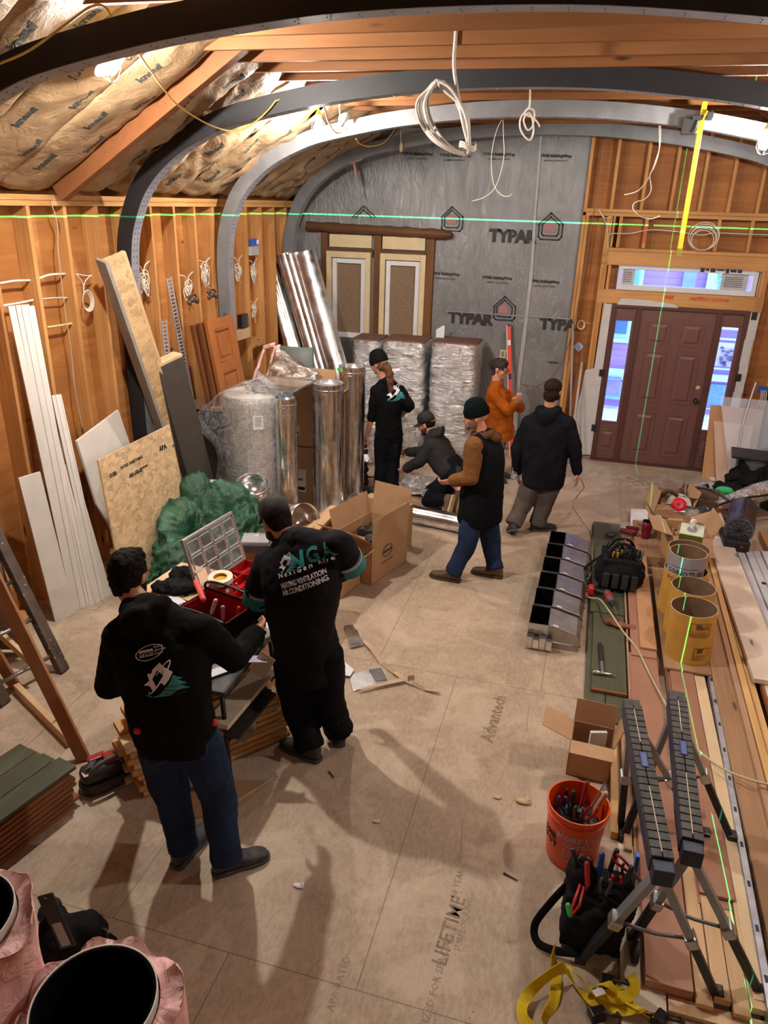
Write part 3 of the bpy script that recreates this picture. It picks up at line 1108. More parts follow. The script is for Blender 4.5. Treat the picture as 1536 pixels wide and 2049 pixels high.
lamp(LP[3], 'glowing bulb beyond the right edge of the view', mat=m_emit('middling_lamp_glow', LAMP_COL, 560), hood=(-.5, .2, -.8))
def cord(name, pts, r, mat, label, cat='cord', group=None, n=10):
 o = MB().tube(bez(pts, n), r, 8).build(name, mat, None, smooth=True)
 return tag(o, label, cat, group)
# yellow lamp cord, in drooping swags from arch to arch
cord('lamp_cord', [FY(-60, 150, 3.5), FY(0, 127, 3.52), FY(60, 100, 3.54), FY(130, 50, 3.56), FY(185, 12, 3.6), FY(215, 20, 3.64), FY(235, 75, 3.66), LP[0] + V((0, 0, .16))], .006, CABY, 'yellow lamp cord draped over the nearest steel arch')
cord('lamp_cord', [LP[0] + V((0, 0, .16)), FY(265, 92, 3.75), FY(300, 140, 4.3), FY(350, 205, 5.0), FY(400, 240, 5.5), FY(438, 257, 5.8), FY(470, 262, 5.84), FY(505, 248, 5.84), FY(535, 222, 5.84), FY(551, 202, 5.84)], .006, CABY, 'yellow lamp cord sagging from the near bulb to the second steel arch')
cord('lamp_cord', [FY(551, 202, 5.84), FY(600, 190, 6.0), FY(645, 210, 6.3), FY(655, 240, 6.6), FY(668, 262, 7.2), FY(680, 266, 7.5), FY(690, 254, 7.65)], .006, CABY, 'yellow lamp cord looping past the middle bulb to the third steel arch')
cord('lamp_cord', [FY(712, 278, 7.85), FY(720, 288, 8.2), FY(740, 293, 8.6), FY(765, 287, 9.0), FY(780, 272, 9.3), FY(790, 258, 9.5)], .006, CABY, 'yellow lamp cord swag between the third and farthest steel arch')
# clamp lamp reflector beside the middle bulb
t = thing('clip_fixture', 'small unlit glass fixture beside the middle bulb', 'light fixture', tuple(FY(680, 232, 7.4)))
p = FY(680, 232, 7.4)
MB().lathe([(.02, 0), (.05, .02), (.075, .06)], 16, Matrix.Translation(p) @ Matrix.Rotation(2.2, 4, 'Y')).build('reflector', m_plain('pale_reflector', (.6, .65, .66), .3), t, smooth=True)
MB().beam(p, p + V((-.02, 0, .25)), .01, .01).build('bracket', GALV, t)
# hanging cord ends at the far arch
t = thing('hanging_plug', 'white plug end hanging below the farthest steel arch', 'plug', tuple(FY(801, 265, 9.5)))
a, b = FY(801, 262, 9.5), FY(802, 300, 9.5)
MB().tube([a, (a + b) / 2, b], .006, 6).build('lead', CABLE, t)
MB().lathe([(.012, 0), (.02, .02), (.02, .08), (.01, .1)], 10, Matrix.Translation(b - V((0, 0, .02)))).build('plug_body', m_plain('pale_plug', (.75, .72, .5)), t, smooth=True)
# == GREEN CROSS-LINE LASER (projects real light)
def laser_line(name, origin, normal_axis, half, power):
 ld = bpy.data.lights.new(name, 'POINT')
 ld.energy = power
 ld.shadow_soft_size = 0
 ld.color = (.05, 1, .35)
 ld.use_nodes = True
 nt = ld.node_tree
 em = nt.nodes['Emission']
 g = nt.nodes.new('ShaderNodeNewGeometry')
 dt = nt.nodes.new('ShaderNodeVectorMath')
 dt.operation = 'DOT_PRODUCT'
 dt.inputs[1].default_value = V(normal_axis).normalized()
 nt.links.new(g.outputs['Incoming'], dt.inputs[0])
 ab = nt.nodes.new('ShaderNodeMath')
 ab.operation = 'ABSOLUTE'
 nt.links.new(dt.outputs['Value'], ab.inputs[0])
 lt = nt.nodes.new('ShaderNodeMath')
 lt.operation = 'LESS_THAN'
 lt.inputs[1].default_value = half
 nt.links.new(ab.outputs[0], lt.inputs[0])
 nt.links.new(lt.outputs[0], em.inputs['Strength'])
 o = bpy.data.objects.new(name, ld)
 COL.objects.link(o)
 o.location = origin
 return o
LASER_O = V((1.135, -1.3, 3.025))
laser_line('laser_level_beam', LASER_O, (0, 0, 1), .0007, 9500)
laser_line('laser_plumb_beam', LASER_O, (1, .027, 0), .0006, 3000)
# == THINGS HANGING FROM THE CEILING
# thick coil of white cable
top = FY(912, -20, 5.0)
c0 = FY(915, 170, 5.0)
m = MB()
tg = thing('cable_coil', 'large hanging coil of thick white electrical cable below the joists', 'cable coil', tuple(c0), 'hanging cables')
pts = [FY(914, -20, 5.0), FY(912, 60, 5.0), FY(908, 130, 5.0), FY(916, 190, 5.0), FY(925, 240, 5.0), FY(937, 290, 5.0)]
m.tube(bez(pts, 8), .011, 8)
random.seed(3)
for k in range(9):
 o1, o2, o3 = random.uniform(-14, 10), random.uniform(-6, 6), random.uniform(-.08, .08)
 loop = [FY(872 + o2, 160 + abs(o2), 5 + o3), FY(850 + o1, 200, 5.0 + o3), FY(855 + o1 * 1.2, 240, 5 + o3), FY(885 + o1, 285, 5 - o3), FY(932, 308 + o2 * .4, 5.0), FY(938, 270, 5 + o3), FY(925 + o2, 220, 5 + o3), FY(900 + o1, 175 + o2, 5 + o3), FY(872 + o2, 160 + abs(o2), 5 + o3)]
 m.tube(bez(loop, 7), .009, 7)
m.build('cable', m_plain('thick_white_cable', (.55, .52, .47), .5), tg, smooth=True)
m = MB()
c1 = FY(935, 298, 5.0)
for k in range(3):
 m.tube([c1 + V((math.cos(a) * .05, math.sin(a) * .05, .012 * k + .015 * math.sin(a * 2))) for a in [i * PI / 5 for i in range(10)]], .006, 6, closed=True)
m.build('tie', CABLE, tg, smooth=True)
def hang(label, pts, y, r=.0045, mat=None, n=10):
 P = [FY(u, v, y) for u, v in pts]
 o = MB().tube(bez(P, n), r, 7).build('hanging_cable', mat or CABLE, None, smooth=True)
 tag(o, label, 'cable', 'hanging cables')
 return o
hang('thin white cable with a small knotted coil hanging left of the top centre gap', [(1060, 160), (1060, 190), (1059, 212), (1052, 222), (1042, 235), (1040, 255), (1048, 272), (1060, 280), (1067, 262), (1064, 235), (1056, 226), (1047, 240), (1055, 260), (1066, 250), (1068, 222), (1055, 218), (1050, 228), (1065, 235), (1075, 245), (1079, 254)], 6.6, .007)
hang('thin white cable forming a long crossing loop before the grey wall', [(1003, 240), (992, 265), (983, 310), (984, 350), (990, 375), (1003, 390), (1015, 393), (1025, 388)], 8.6)
hang('thin white cable hanging and curling left before the grey wall', [(1006, 240), (1007, 275), (1008, 310), (1000, 350), (988, 378), (968, 395), (945, 402)], 8.6)
hang('white cable hanging before the upper right studs, bending left at its end', [(1321, 245), (1320, 290), (1308, 330), (1295, 360), (1275, 382), (1248, 390)], 8.0)
hang('white cable hanging before the upper right studs, curling into an S', [(1318, 245), (1318, 300), (1308, 335), (1300, 350), (1302, 380), (1290, 398), (1270, 405), (1266, 418), (1280, 432), (1300, 438), (1320, 432)], 8.0)
# wiring in the back wall bays
def wire_back(label, pts, r=.005, y=None):
 P = [FY(u, v, y or (YB - .015)) for u, v in pts]
 o = MB().tube(bez(P, 8), r, 6).build('wall_cable', CABLE, None, smooth=True)
 return tag(o, label, 'cable', 'cables on the back wall framing')
wire_back('white cable strung level across the cripple studs above the door', [(1215, 480), (1222, 468), (1260, 467), (1300, 460), (1350, 463), (1400, 470), (1430, 466), (1480, 468), (1536, 470), (1600, 472)])
wire_back('white cable dropping in a slack loop beside the left king stud', [(1222, 434), (1210, 436), (1198, 420), (1212, 447), (1215, 460), (1216, 500)])
m = []
tg = thing('cable_coil', 'round white cable coil hung on the cripple studs above the door', 'cable coil', tuple(FY(1405, 482, YB - .03)), 'cables on the back wall framing')
mm = MB()
cc = FY(1405, 481, YB - .03)
for k in range(5):
 r0 = .125 + .012 * k
 mm.tube([cc + V((math.cos(a) * r0 + .01 * (k % 2), -.01 * k, math.sin(a) * r0 * .9 + .012 * k)) for a in [i * PI / 12 for i in range(24)]], .005, 6, closed=True)
mm.build('cable', CABLE, tg, smooth=True)
wire_back('thin brown cord running down from the gable to the outlet on the wrapped wall', [(1208, 278), (1195, 380), (1180, 470), (1165, 560), (1140, 680), (1110, 745), (1075, 770), (1045, 768)], .004)
COL.objects[-1].data.materials[0] = m_plain('brown_cord', (.3, .17, .13), .5)
# outlet plate and tag
t = thing('outlet_box', 'small pale outlet box on the wrapped wall behind the level', 'outlet', tuple(FY(1010, 708, YB)))
p = FY(1010, 708, YB)
MB().box((p.x, YB - .015, p.z), (.13, .03, .11)).build('plate', m_plain('ivory_plastic', (.6, .56, .42), .4), t, bevel=.004)
for dx in (-.03, .03):
 MB().box((p.x + dx, YB - .032, p.z), (.035, .006, .07)).build('socket', m_plain('outlet_dark', (.25, .22, .16)), t)
p = FY(1157, 694, YB + .12)
o = MB().box((p.x, YB + .125, p.z), (.1, .002, .1), Matrix.Rotation(.7, 3, 'Y')).build('paper_tag', m_plain('blue_note', (.35, .5, .75), .6))
tag(o, 'small blue square note tacked diamond-wise on plywood left of the door', 'note')
p = FY(1162, 650, YB + .1)
tg = thing('cable_coil', 'tiny cable coil stuck on plywood left of the front door', 'cable coil', tuple(p), 'cables on the back wall framing')
mm = MB()
for k in range(4):
 mm.tube([p + V((math.cos(a) * (.035 + .006 * k), -.004 * k, math.sin(a) * (.05 + .004 * k))) for a in [i * PI / 8 for i in range(16)]], .004, 5, closed=True)
mm.tube(bez([p + V((.04, 0, .03)), p + V((.12, 0, .02)), p + V((.2, -.03, .05))], 6), .004, 5)
mm.build('cable', m_plain('tan_cable', (.6, .45, .3), .5), tg, smooth=True)
# yellow telescoping pole clamped to the third arch
t = thing('yellow_pole', 'bright yellow measuring pole hanging from a clamp on the third arch', 'pole', tuple(FY(1408, 260, 7.6)))
a, b = FY(1410, 203, 7.6), FY(1357, 510, 7.6)
b.x = a.x
MB().beam(a, b + V((0, 0, .05)), .045, .03).build('rod', m_plain('yellow_rod', (.6, .42, .01), .4, var=.04), t, bevel=.006)
MB().beam(a + V((0, 0, .06)), b + V((0, 0, .0)), .028, .02).build('inner_rod', m_plain('yellow_rod_dark', (.6, .42, .01), .4, var=.04), t, bevel=.004)
MB().beam(b + V((0, 0, .05)), b + V((0, 0, -.01)), .05, .035).build('foot', m_plain('olive_cap', (.2, .17, .02)), t)
c = FY(1404, 236, 7.6)
m = MB()
m.box(c, (.16, .07, .035)).box(c + V((-.09, .03, -.06)), (.12, .06, .13)).box(c + V((.06, -.02, .02)), (.05, .05, .05))
m.build('clamp', BLACK, t, bevel=.005)
MB().beam(c + V((-.03, -.04, -.12)), c + V((.03, -.04, .05)), .012, .012).build('clamp_bar', m_plain('yellow_rod', (0, 0, 0)), t)
# red bar clamp on the far arch
t = thing('bar_clamp', 'small red clamp hanging on the far arch near its left shoulder', 'clamp', tuple(FY(708, 325, 9.45)))
MB().beam(FY(700, 328, 9.45), FY(725, 318, 9.45), .02, .02).build('jaw', STEEL, t)
MB().beam(FY(707, 322, 9.43), FY(713, 352, 9.43), .03, .02).build('bar', m_plain('faded_red', (.35, .09, .06)), t)
MB().beam(FY(709, 340, 9.42), FY(716, 372, 9.42), .012, .012).build('screw', STEEL, t)
# == OUTSIDE: THE HOUSE ACROSS THE STREET
PUR = m_plain('lilac_siding', (.4, .24, .62), .7, var=.04)
CYA = m_plain('pale_cyan_trim', (.5, .82, .92), .6, var=.04)
TEAL = m_plain('teal_trim', (.12, .42, .5), .6)
hs = thing('neighbour_house', 'lilac clapboard house with pale cyan trim seen through the door glass', 'house', (2, 14.6, -1))
m = MB()
YH = 14.6
for k in range(60):
 z = -2.2 + k * .11
 m.box((2.2, YH + .06 - .012 + .012, z + .055), (9, .05, .108), Matrix.Rotation(.16, 3, 'X'))
m.build('siding', PUR, hs)
def H(u0, v0, u1, v1, mat, d=.0, nm='trim'):
 a, b = FY(u0, v0, YH - d), FY(u1, v1, YH - d)
 return MB().box(((a.x + b.x) / 2, YH - .02 - d, (a.z + b.z) / 2), (abs(b.x - a.x), .06, abs(a.z - b.z))).build(nm, mat, hs)
H(1262, 532, 1284, 575, CYA, .02)
H(1270, 525, 1276, 575, TEAL, .06)
H(1370, 535, 1388, 580, m_plain('slate_blue', (.2, .33, .55), .6), .02)
H(1418, 538, 1462, 590, CYA, .02)
for k in range(4):
 H(1437, 545 + 10 * k, 1447, 551 + 10 * k, TEAL, .08)
H(1448, 548, 1464, 556, TEAL, .08)
H(1448, 572, 1464, 582, TEAL, .08)
H(1458, 560, 1462, 590, TEAL, .08)
# left side light: cyan window casing, sill, cyan door below, snow at the bottom
H(1225, 620, 1262, 680, CYA, .04)
H(1220, 615, 1252, 668, m_plain('deep_blue_pane', (.03, .16, .4), .3), .1, 'window_pane')
H(1215, 676, 1262, 686, CYA, .12)
H(1200, 735, 1260, 760, CYA, .1)
H(1190, 760, 1255, 800, m_plain('aqua_panel', (.3, .6, .7), .6), .12)
H(1208, 752, 1238, 790, m_plain('lilac_panel', (.3, .25, .5), .6), .2, 'window_pane')
for v in (756, 790):
 H(1206, v, 1240, v + 4, TEAL, .26)
# right side light
H(1440, 640, 1500, 662, CYA, .05)
H(1430, 675, 1500, 683, CYA, .1)
H(1436, 684, 1482, 735, m_plain('pale_lace_panel', (.55, .5, .66), .6), .08)
for i in range(26):
 u, v = random.uniform(1438, 1478), random.uniform(688, 730)
 H(u, v, u + 5, v + 4, m_plain('lace_dark', (.06, .06, .2), .6), .15, 'scrollwork')
H(1425, 735, 1485, 742, CYA, .16)
H(1420, 748, 1480, 766, CYA, .1)
H(1405, 766, 1475, 815, m_plain('blue_shingle', (.1, .26, .55), .7, var=.3, scale=30), .06)
H(1400, 816, 1465, 822, CYA, .14)
H(1385, 830, 1460, 900, CYA, .1)
gr = MB().box((2.2, 12.7, -.35), (9, 4.0, .1)).build('snowy_ground', m_plain('snow', (.75, .8, .85), .6))
tag(gr, 'snow-covered ground outside beyond the front door', 'snow', kind='stuff')
for k, (u, v) in enumerate(((1300, 540), (1340, 560))):
 pass
# == LEFT SIDE
random.seed(11)
def perp(u, v, B, n):
 """point on the pixel ray in the plane through B with normal n"""
 d = ray(u, v)
 n = V(n)
 return cam_pos + d * ((B - cam_pos).dot(n) / d.dot(n))
def leaner(name, base, top, w, t, mat, label, cat='board', group=None, side=(.35, .94, 0), bevel=.002):
 o = MB().beam(base, top, w, t, side).build(name, mat, None, bevel=bevel)
 return tag(o, label, cat, group)
# white trim boards leaning against the studs
def trim_board(b, tp, w, t, label, side=(.4, .92, 0), grooved=True):
 base, top = V(b), V(tp)
 d = top - base
 R = frame(d, V(side))
 m = MB()
 m.box((base + top) / 2, (w, t, d.length), R)
 if grooved:
  m.box((base + top) / 2 - R.col[1] * (t * .75), (w * .3, t * .5, d.length), R)
  m.box((base + top) / 2 - R.col[1] * (t * .6) + R.col[0] * w * .4, (w * .12, t * .4, d.length), R)
 o = m.build('trim_board', WHITE, None, bevel=.0015)
 return tag(o, label, 'board', 'white trim boards leaning on the left wall')
TB = [((130, 1236), (58, 950, -3.93), .17, 'short wide white board standing leftmost of the leaning white boards', False),
  ((152, 1222), (22, 612, -4.0), .05, 'long narrow white trim board, its tip leftmost of the tall white boards', False),
  ((163, 1216), (44, 610, -4.0), .10, 'tall grooved white trim board, second tip from the left', True),
  ((172, 1214), (60, 612, -4.03), .06, 'slim white trim board behind the tall grooved one', False),
  ((181, 1212), (70, 700, -4.03), .07, 'medium-length white trim board in the middle of the leaning bunch', True),
  ((188, 1208), (84, 790, -4.0), .06, 'white trim board with split end right of the middle of the bunch', False),
  ((196, 1206), (98, 835, -4.0), .05, 'thin white trim board right of the split-end one', False),
  ((203, 1200), (112, 790, -4.0), .08, 'white trim board with pointed warm-lit edge near the bunch right side', True),
  ((210, 1196), (128, 930, -4.0), .06, 'shorter white trim board at the bunch right side', False),
  ((218, 1192), (150, 960, -3.98), .05, 'rightmost short white trim board of the leaning bunch', False)]
for (bu, bv), (tu, tv, tx), w, lab, gr in TB:
 b = FZ(bu, bv)
 trim_board(b, FX(tu, tv, tx), w, .016, lab, grooved=gr)
# white foam panels behind
m = MB()
q = [FX(150, 882, -4.0), FX(233, 820, -4.0), FX(262, 905, -3.96), FX(232, 1080, -3.9), FX(190, 1010, -3.9)]
m.add(q + [p + V((.02, 0, 0)) for p in q], [(0, 1, 2, 3, 4), (9, 8, 7, 6, 5)] + [(k, (k + 1) % 5, 5 + (k + 1) % 5, 5 + k) for k in range(5)])
tag(m.build('foam_panel', WHITE), 'large white panel leaning on the studs behind the trim boards', 'panel')
# long strand-board plank
t = thing('tall_plank', 'long strand-board-faced plank leaning against the second arch', 'plank', tuple(FZ(338, 1010)))
tp = FX(225, 512, -3.78)
bp = V((-3.72, 6.45, 0.02))
d = tp - bp
R = frame(d, V((.45, .89, 0)))
c = (tp + bp) / 2
MB().box(c, (.17, .05, d.length), R).build('strand_face', OSB, t)
MB().box(c + R.col[1] * .0 + R.col[0] * -.1, (.03, .16, d.length), R).build('grey_edge', m_plain('grey_board_side', (.3, .29, .27), .8), t, bevel=.003)
MB().box(c + R.col[0] * .1 + R.col[1] * .01, (.03, .05, d.length), R).build('yellow_edge', LUM, t, bevel=.003)
# strand-board sheet with ink stamps
BL, BR = FZ(262, 1196), FZ(398, 1092)
BR = BL + (BR - BL).normalized() * 1.0
e = (BR - BL).normalized()
upd = V((-.12, 0, 1)) + V((0, .05, 0))
upd = (upd - e * upd.dot(e)).normalized()
nrm = e.cross(upd).normalized()
TLp = perp(193, 921, BL, nrm)
TRp = perp(336, 850, BL, nrm)
BRp = perp(385, 1085, BL, nrm)
BLp = perp(246, 1190, BL, nrm)
sh = MB()
q = [BLp, BRp, TRp, TLp]
sh.add(q + [p - nrm * -.018 for p in q], [(0, 1, 2, 3), (7, 6, 5, 4), (0, 4, 5, 1), (1, 5, 6, 2), (2, 6, 7, 3), (3, 7, 4, 0)])
osb_sheet = sh.build('strand_board_sheet', m_osb('pale_strand_board', (.62, .45, .26)))
tag(osb_sheet, 'square strand-board sheet with black stamps leaning behind the green tarp', 'sheet')
ex, ey = (TRp - TLp).normalized(), (TLp - BLp).normalized()
if ex.cross(ey).dot(cam_pos - TLp) < 0:
 pass
def stamp(txt, u, v, s, bold=.001):
 p = perp(u, v, BL, nrm)
 zc = ex.cross(ey)
 o = lettering('sheet_lettering', txt, p, ex, ey, s, INK, osb_sheet, bold=bold, lift=.02 if zc.dot(nrm) > 0 else .003, res=1)
 return o
stamp('APA', 322, 896, .06, .003)
stamp('RATED SHEATHING', 260, 925, .035)
stamp('24/16  15/32  EXPOSURE 1', 275, 940, .025)
stamp('OSB', 222, 950, .05, .002)
stamp('SIZED FOR SPACING', 268, 948, .02)
stamp('7/16', 345, 892, .03)
# dark slab
t = thing('dark_slab', 'tall dark brown slab with rough pale top edge leaning upright', 'slab', tuple(FZ(420, 1010)))
tp = FX(332, 722, -3.72)
bp = V((-3.62, 6.42, .02))
d = tp - bp
R = frame(d, V((.35, .93, 0)))
c = (tp + bp) / 2
DK = m_plain('dark_brown_slab', (.06, .05, .042), .7, var=.12)
MB().box(c, (.3, .13, d.length), R).build('slab_body', DK, t, bevel=.006)
MB().box(tp + d.normalized() * .012, (.3, .13, .03), R).build('rough_top', m_osb('pale_strand_board'), t, bevel=.004)
# white wire pile: slotted strips
for k, (a, b, ln) in enumerate((((337, 555), (392, 850), 'right'), ((327, 640), (345, 820), 'left'))):
 p0, p1 = FX(*a, -3.97 + .01 * k), FX(*b, -3.9)
 d = p1 - p0
 R = frame(d, V((.3, .95, 0)))
 m = MB()
 for s_ in (-1, 1):
  m.box((p0 + p1) / 2 + R.col[0] * .028 * s_, (.012, .012, d.length), R)
 n_ = int(d.length / .035)
 for i in range(n_):
  m.box(p0 + d * ((i + .5) / n_), (.05, .006, .012), R)
 tag(m.build('slotted_metal_strip', m_plain('pale_zinc_strip', (.42, .44, .48), .4, .4)), f'{ln} perforated metal strip leaning between the studs', 'metal strip')
# -- wood doors stack on a brown bench
bench = thing('wooden_bench', 'dark wooden bench with a worn brown top behind the wrapped roll', 'bench', (-3.65, 7.4, 0))
zb = 1.2
c4 = [FZ(404, 792, zb), FZ(470, 768, zb), FZ(520, 768, zb), FZ(480, 800, zb)]
MB().box((-3.66, 7.25, zb - .02), (.62, 1.1, .04)).build('bench_top', m_wood('worn_brown_top', (.22, .12, .07), (.34, .2, .12), 'y'), bench, bevel=.004)
MB().box((-3.7, 7.25, .6), (.5, .95, 1.14)).build('bench_body', m_plain('near_black_wood', (.03, .018, .012), .7), bench)
for dx, dy in ((-.26, -.5), (.26, -.5), (.26, .5), (-.26, .5)):
 MB().box((-3.66 + dx, 7.25 + dy, .59), (.05, .05, 1.18)).build('leg', m_plain('near_black_wood', (0, 0, 0)), bench)
OAK = m_wood('varnished_door_wood', (.27, .085, .025), (.4, .15, .045), 'z', knots=False, rough=.4)
OAKD = m_wood('dark_varnished_door_wood', (.12, .04, .015), (.2, .075, .028), 'z', knots=False, rough=.45)
def panel_door(o, ex, ez, ny, W, H, rows, mat, label, th=.04):
 """leaf with framed recessed panels; o = lower left corner, ex across, ez up, ny towards the viewer"""
 t = thing('panel_door', label, 'door', tuple(o), 'old wooden doors stacked on the bench')
 R = Matrix((ex, ny, ez)).transposed()
 def bx(m, x0, x1, z0, z1, y0, y1):
  m.box(o + ex * (x0 + x1) / 2 + ez * (z0 + z1) / 2 + ny * (y0 + y1) / 2, (x1 - x0, y1 - y0, z1 - z0), R)
 m = MB()
 st = .1
 bx(m, 0, st, 0, H, -th, 0)
 bx(m, W - st, W, 0, H, -th, 0)
 zz = [0] + [r for rr in rows for r in rr] + [H]
 for i in range(0, len(zz), 2):
  bx(m, st, W - st, zz[i], zz[i + 1], -th, 0)
 m.build('frame', mat, t, bevel=.003)
 for z0, z1 in rows:
  m = MB()
  bx(m, st, W - st, z0, z1, -th * .8, -th * .45)
  w = .022
  for a in ((st, st + w, z0, z1), (W - st - w, W - st, z0, z1), (st, W - st, z0, z0 + w), (st, W - st, z1 - w, z1)):
   bx(m, *a, -th * .5, -.002)
  bx(m, st + .06, W - st - .06, z0 + .06, z1 - .06, -th * .5, -th * .2)
  m.build('panel', mat, t, bevel=.004)
 return t
P0 = FZ(408, 784, zb + .01)
P1 = FZ(474, 757, zb + .01)
exd = (P1 - P0)
exd.z = 0
W_ = .5
exd.normalize()
tilt = V((-.16, .03, 1)).normalized()
tilt = (tilt - exd * tilt.dot(exd)).normalized()
nyd = exd.cross(tilt) * -1
if nyd.dot(cam_pos - P0) < 0:
 nyd = -nyd
P0 = V((-3.56, 6.78, zb + .005))
for k in range(3):
 off = -nyd * (.055 * k) - exd * (.045 * k)
 panel_door(P0 + off, exd, tilt, nyd, .52, .86 - .01 * k, [(.07, .33), (.42, .76)] if k == 0 else [(.1, .7)], OAK if k == 0 else OAKD,
    ['front varnished panel door with two square panels stacked on the bench', 'dark wooden door standing directly behind the front panel door', 'rearmost dark wooden door of the three on the bench'][k])
for k, (u, v) in enumerate(((384, 600), (423, 590))):
 c = FX(u, v, -3.76)
 m = MB()
 m.sphere(c, (.03, .04, .03), n=8).sphere(c + V((.02, .06, -.01)), (.022, .03, .035), n=8).sphere(c + V((0, -.05, -.02)), (.02, .03, .025), n=8)
 m.tube([c + V((0, -.09, .03)), c + V((.01, -.02, .05)), c + V((0, .06, .045)), c + V((0, .11, .0))], .01, 6)
 tag(m.build('spring_clamp', m_plain('dark_brown_metal', (.06, .035, .028), .4), None, smooth=True), ['left', 'right'][k] + ' dark spring clamp gripping the top of the stacked doors', 'clamp')
# cables between the left studs
def wcable(label, pts, x=-4.12, r=.006, mat=None):
 o = MB().tube(bez([FX(u, v, x) for u, v in pts], 6), r, 6).build('stud_cable', mat or CABLE, None, smooth=True)
 return tag(o, label, 'cable', 'white cables run through the left studs')
WC = [(('lowest' if 0 else 'upper'), [(0, 567), (30, 562), (62, 560)]), ('lower', [(5, 612), (40, 606), (68, 600)])]
wcable('white cable bundle through the two leftmost visible studs, upper', [(0, 567), (30, 562), (62, 561)], r=.009)
wcable('white cable bundle through the two leftmost visible studs, lower', [(4, 612), (40, 606), (68, 600)], r=.009)
wcable('white cable bundle between second and third studs, upper', [(78, 557), (100, 550), (130, 548)], r=.01)
wcable('white cable between second and third studs, middle', [(86, 598), (110, 596), (135, 596)], r=.006)
wcable('yellowish cable between second and third studs, lowest', [(95, 655), (115, 652), (146, 647)], r=.009, mat=m_plain('straw_cable', (.75, .6, .3), .5))
for k, (u0, nm) in enumerate(((158, 'left'),)):
 cc = FX(173, 602, -4.1)
 m = MB()
 for j in range(4):
  rr = .055 + .006 * j
  m.tube([cc + V((.006 * j, math.cos(a) * rr, math.sin(a) * rr * 1.2)) for a in [i * PI / 9 for i in range(18)]], .004, 5, closed=True)
 m.tube(bez([FX(152, 548, -4.1), FX(165, 566, -4.1), FX(168, 590, -4.1)], 6), .004, 5)
 m.tube(bez([FX(182, 550, -4.1), FX(169, 566, -4.1), FX(168, 590, -4.1)], 6), .004, 5)
 m.tube(bez([FX(152, 548, -4.1), FX(168, 551, -4.1), FX(184, 552, -4.1)], 6), .004, 5)
 tag(m.build('cable_loop', CABLE, None, smooth=True), 'round white cable loop hung left of the leaning plank', 'cable coil', 'cable knots between the left studs')
def knot(c, label, s=1.0):
 m = MB()
 for j in range(7):
  a0 = random.uniform(0, 6.28)
  rr = (.03 + .02 * random.random()) * s
  cc = c + V((0, random.uniform(-.04, .04), random.uniform(-.07, .05))) * s
  m.tube([cc + V((.01 * math.sin(a * 2 + a0), math.cos(a + a0) * rr, math.sin(a) * rr * 1.5)) for a in [i * PI / 7 for i in range(14)]], .005, 5, closed=True)
 m.tube(bez([c + V((0, -.16, .15)), c + V((0, -.04, .12)), c + V((0, .0, .03))], 6), .005, 5)
 m.tube(bez([c + V((0, .12, .16)), c + V((0, .03, .12)), c + V((0, .0, .03))], 6), .005, 5)
 m.tube(bez([c + V((0, .0, -.03)), c + V((0, .02, -.12)), c + V((0, .08, -.16))], 6), .004, 5)
 tag(m.build('cable_knot', CABLE, None, smooth=True), label, 'cable knot', 'cable knots between the left studs')
knot(FX(288, 560, -4.08), 'white cable knot just right of the tall leaning plank', 1.15)
knot(FX(376, 578, -4.08), 'white cable knot above the left end of the stacked doors')
knot(FX(411, 548, -4.08), 'dense white cable knot left of the third arch leg', 1.2)
knot(FX(477, 540, -4.08), 'white cable knot right of the third arch leg', 1.1)
knot(FX(508, 545, -4.08), 'white cable knot beside the blue box on the studs', 1.0)
knot(FX(509, 625, -4.08), 'lowest white cable loop in the bay right of the third arch', .9)
wcable('thin cable hanging down the third stud to the floor', [(100, 400), (115, 450), (116, 500), (130, 620), (142, 700), (150, 780), (166, 860)], x=-4.055, r=.004, mat=m_plain('dusty_cable', (.45, .38, .3), .6))
# blue box on a bracket, level piece, black box
t = thing('junction_box', 'blue junction box on a grey bracket high between studs', 'electrical box', tuple(FX(508, 490, -4.05)))
c = FX(507, 484, -4.05)
MB().box(c, (.06, .14, .07)).build('box_body', m_plain('blue_box', (.02, .09, .45), .4), t, bevel=.004)
MB().box(c + V((.0, .05, .0)), (.07, .05, .05)).build('cover', PAPER, t)
MB().box(c + V((0, -.01, -.1)), (.05, .2, .1)).build('bracket', m_plain('grey_bracket', (.4, .4, .42), .5), t)
o = MB().box(FX(484, 668, -4.03), (.05, .36, .12)).build('offcut_block', LUM, None, bevel=.004)
tag(o, 'pale wood offcut nailed level just right of the third arch leg', 'wood block')
o = MB().box(FX(486, 642, -4.03), (.07, .17, .16)).build('black_charger', BLACK, None, bevel=.01)
tag(o, 'small black box sitting on the pale offcut by the third arch', 'box')
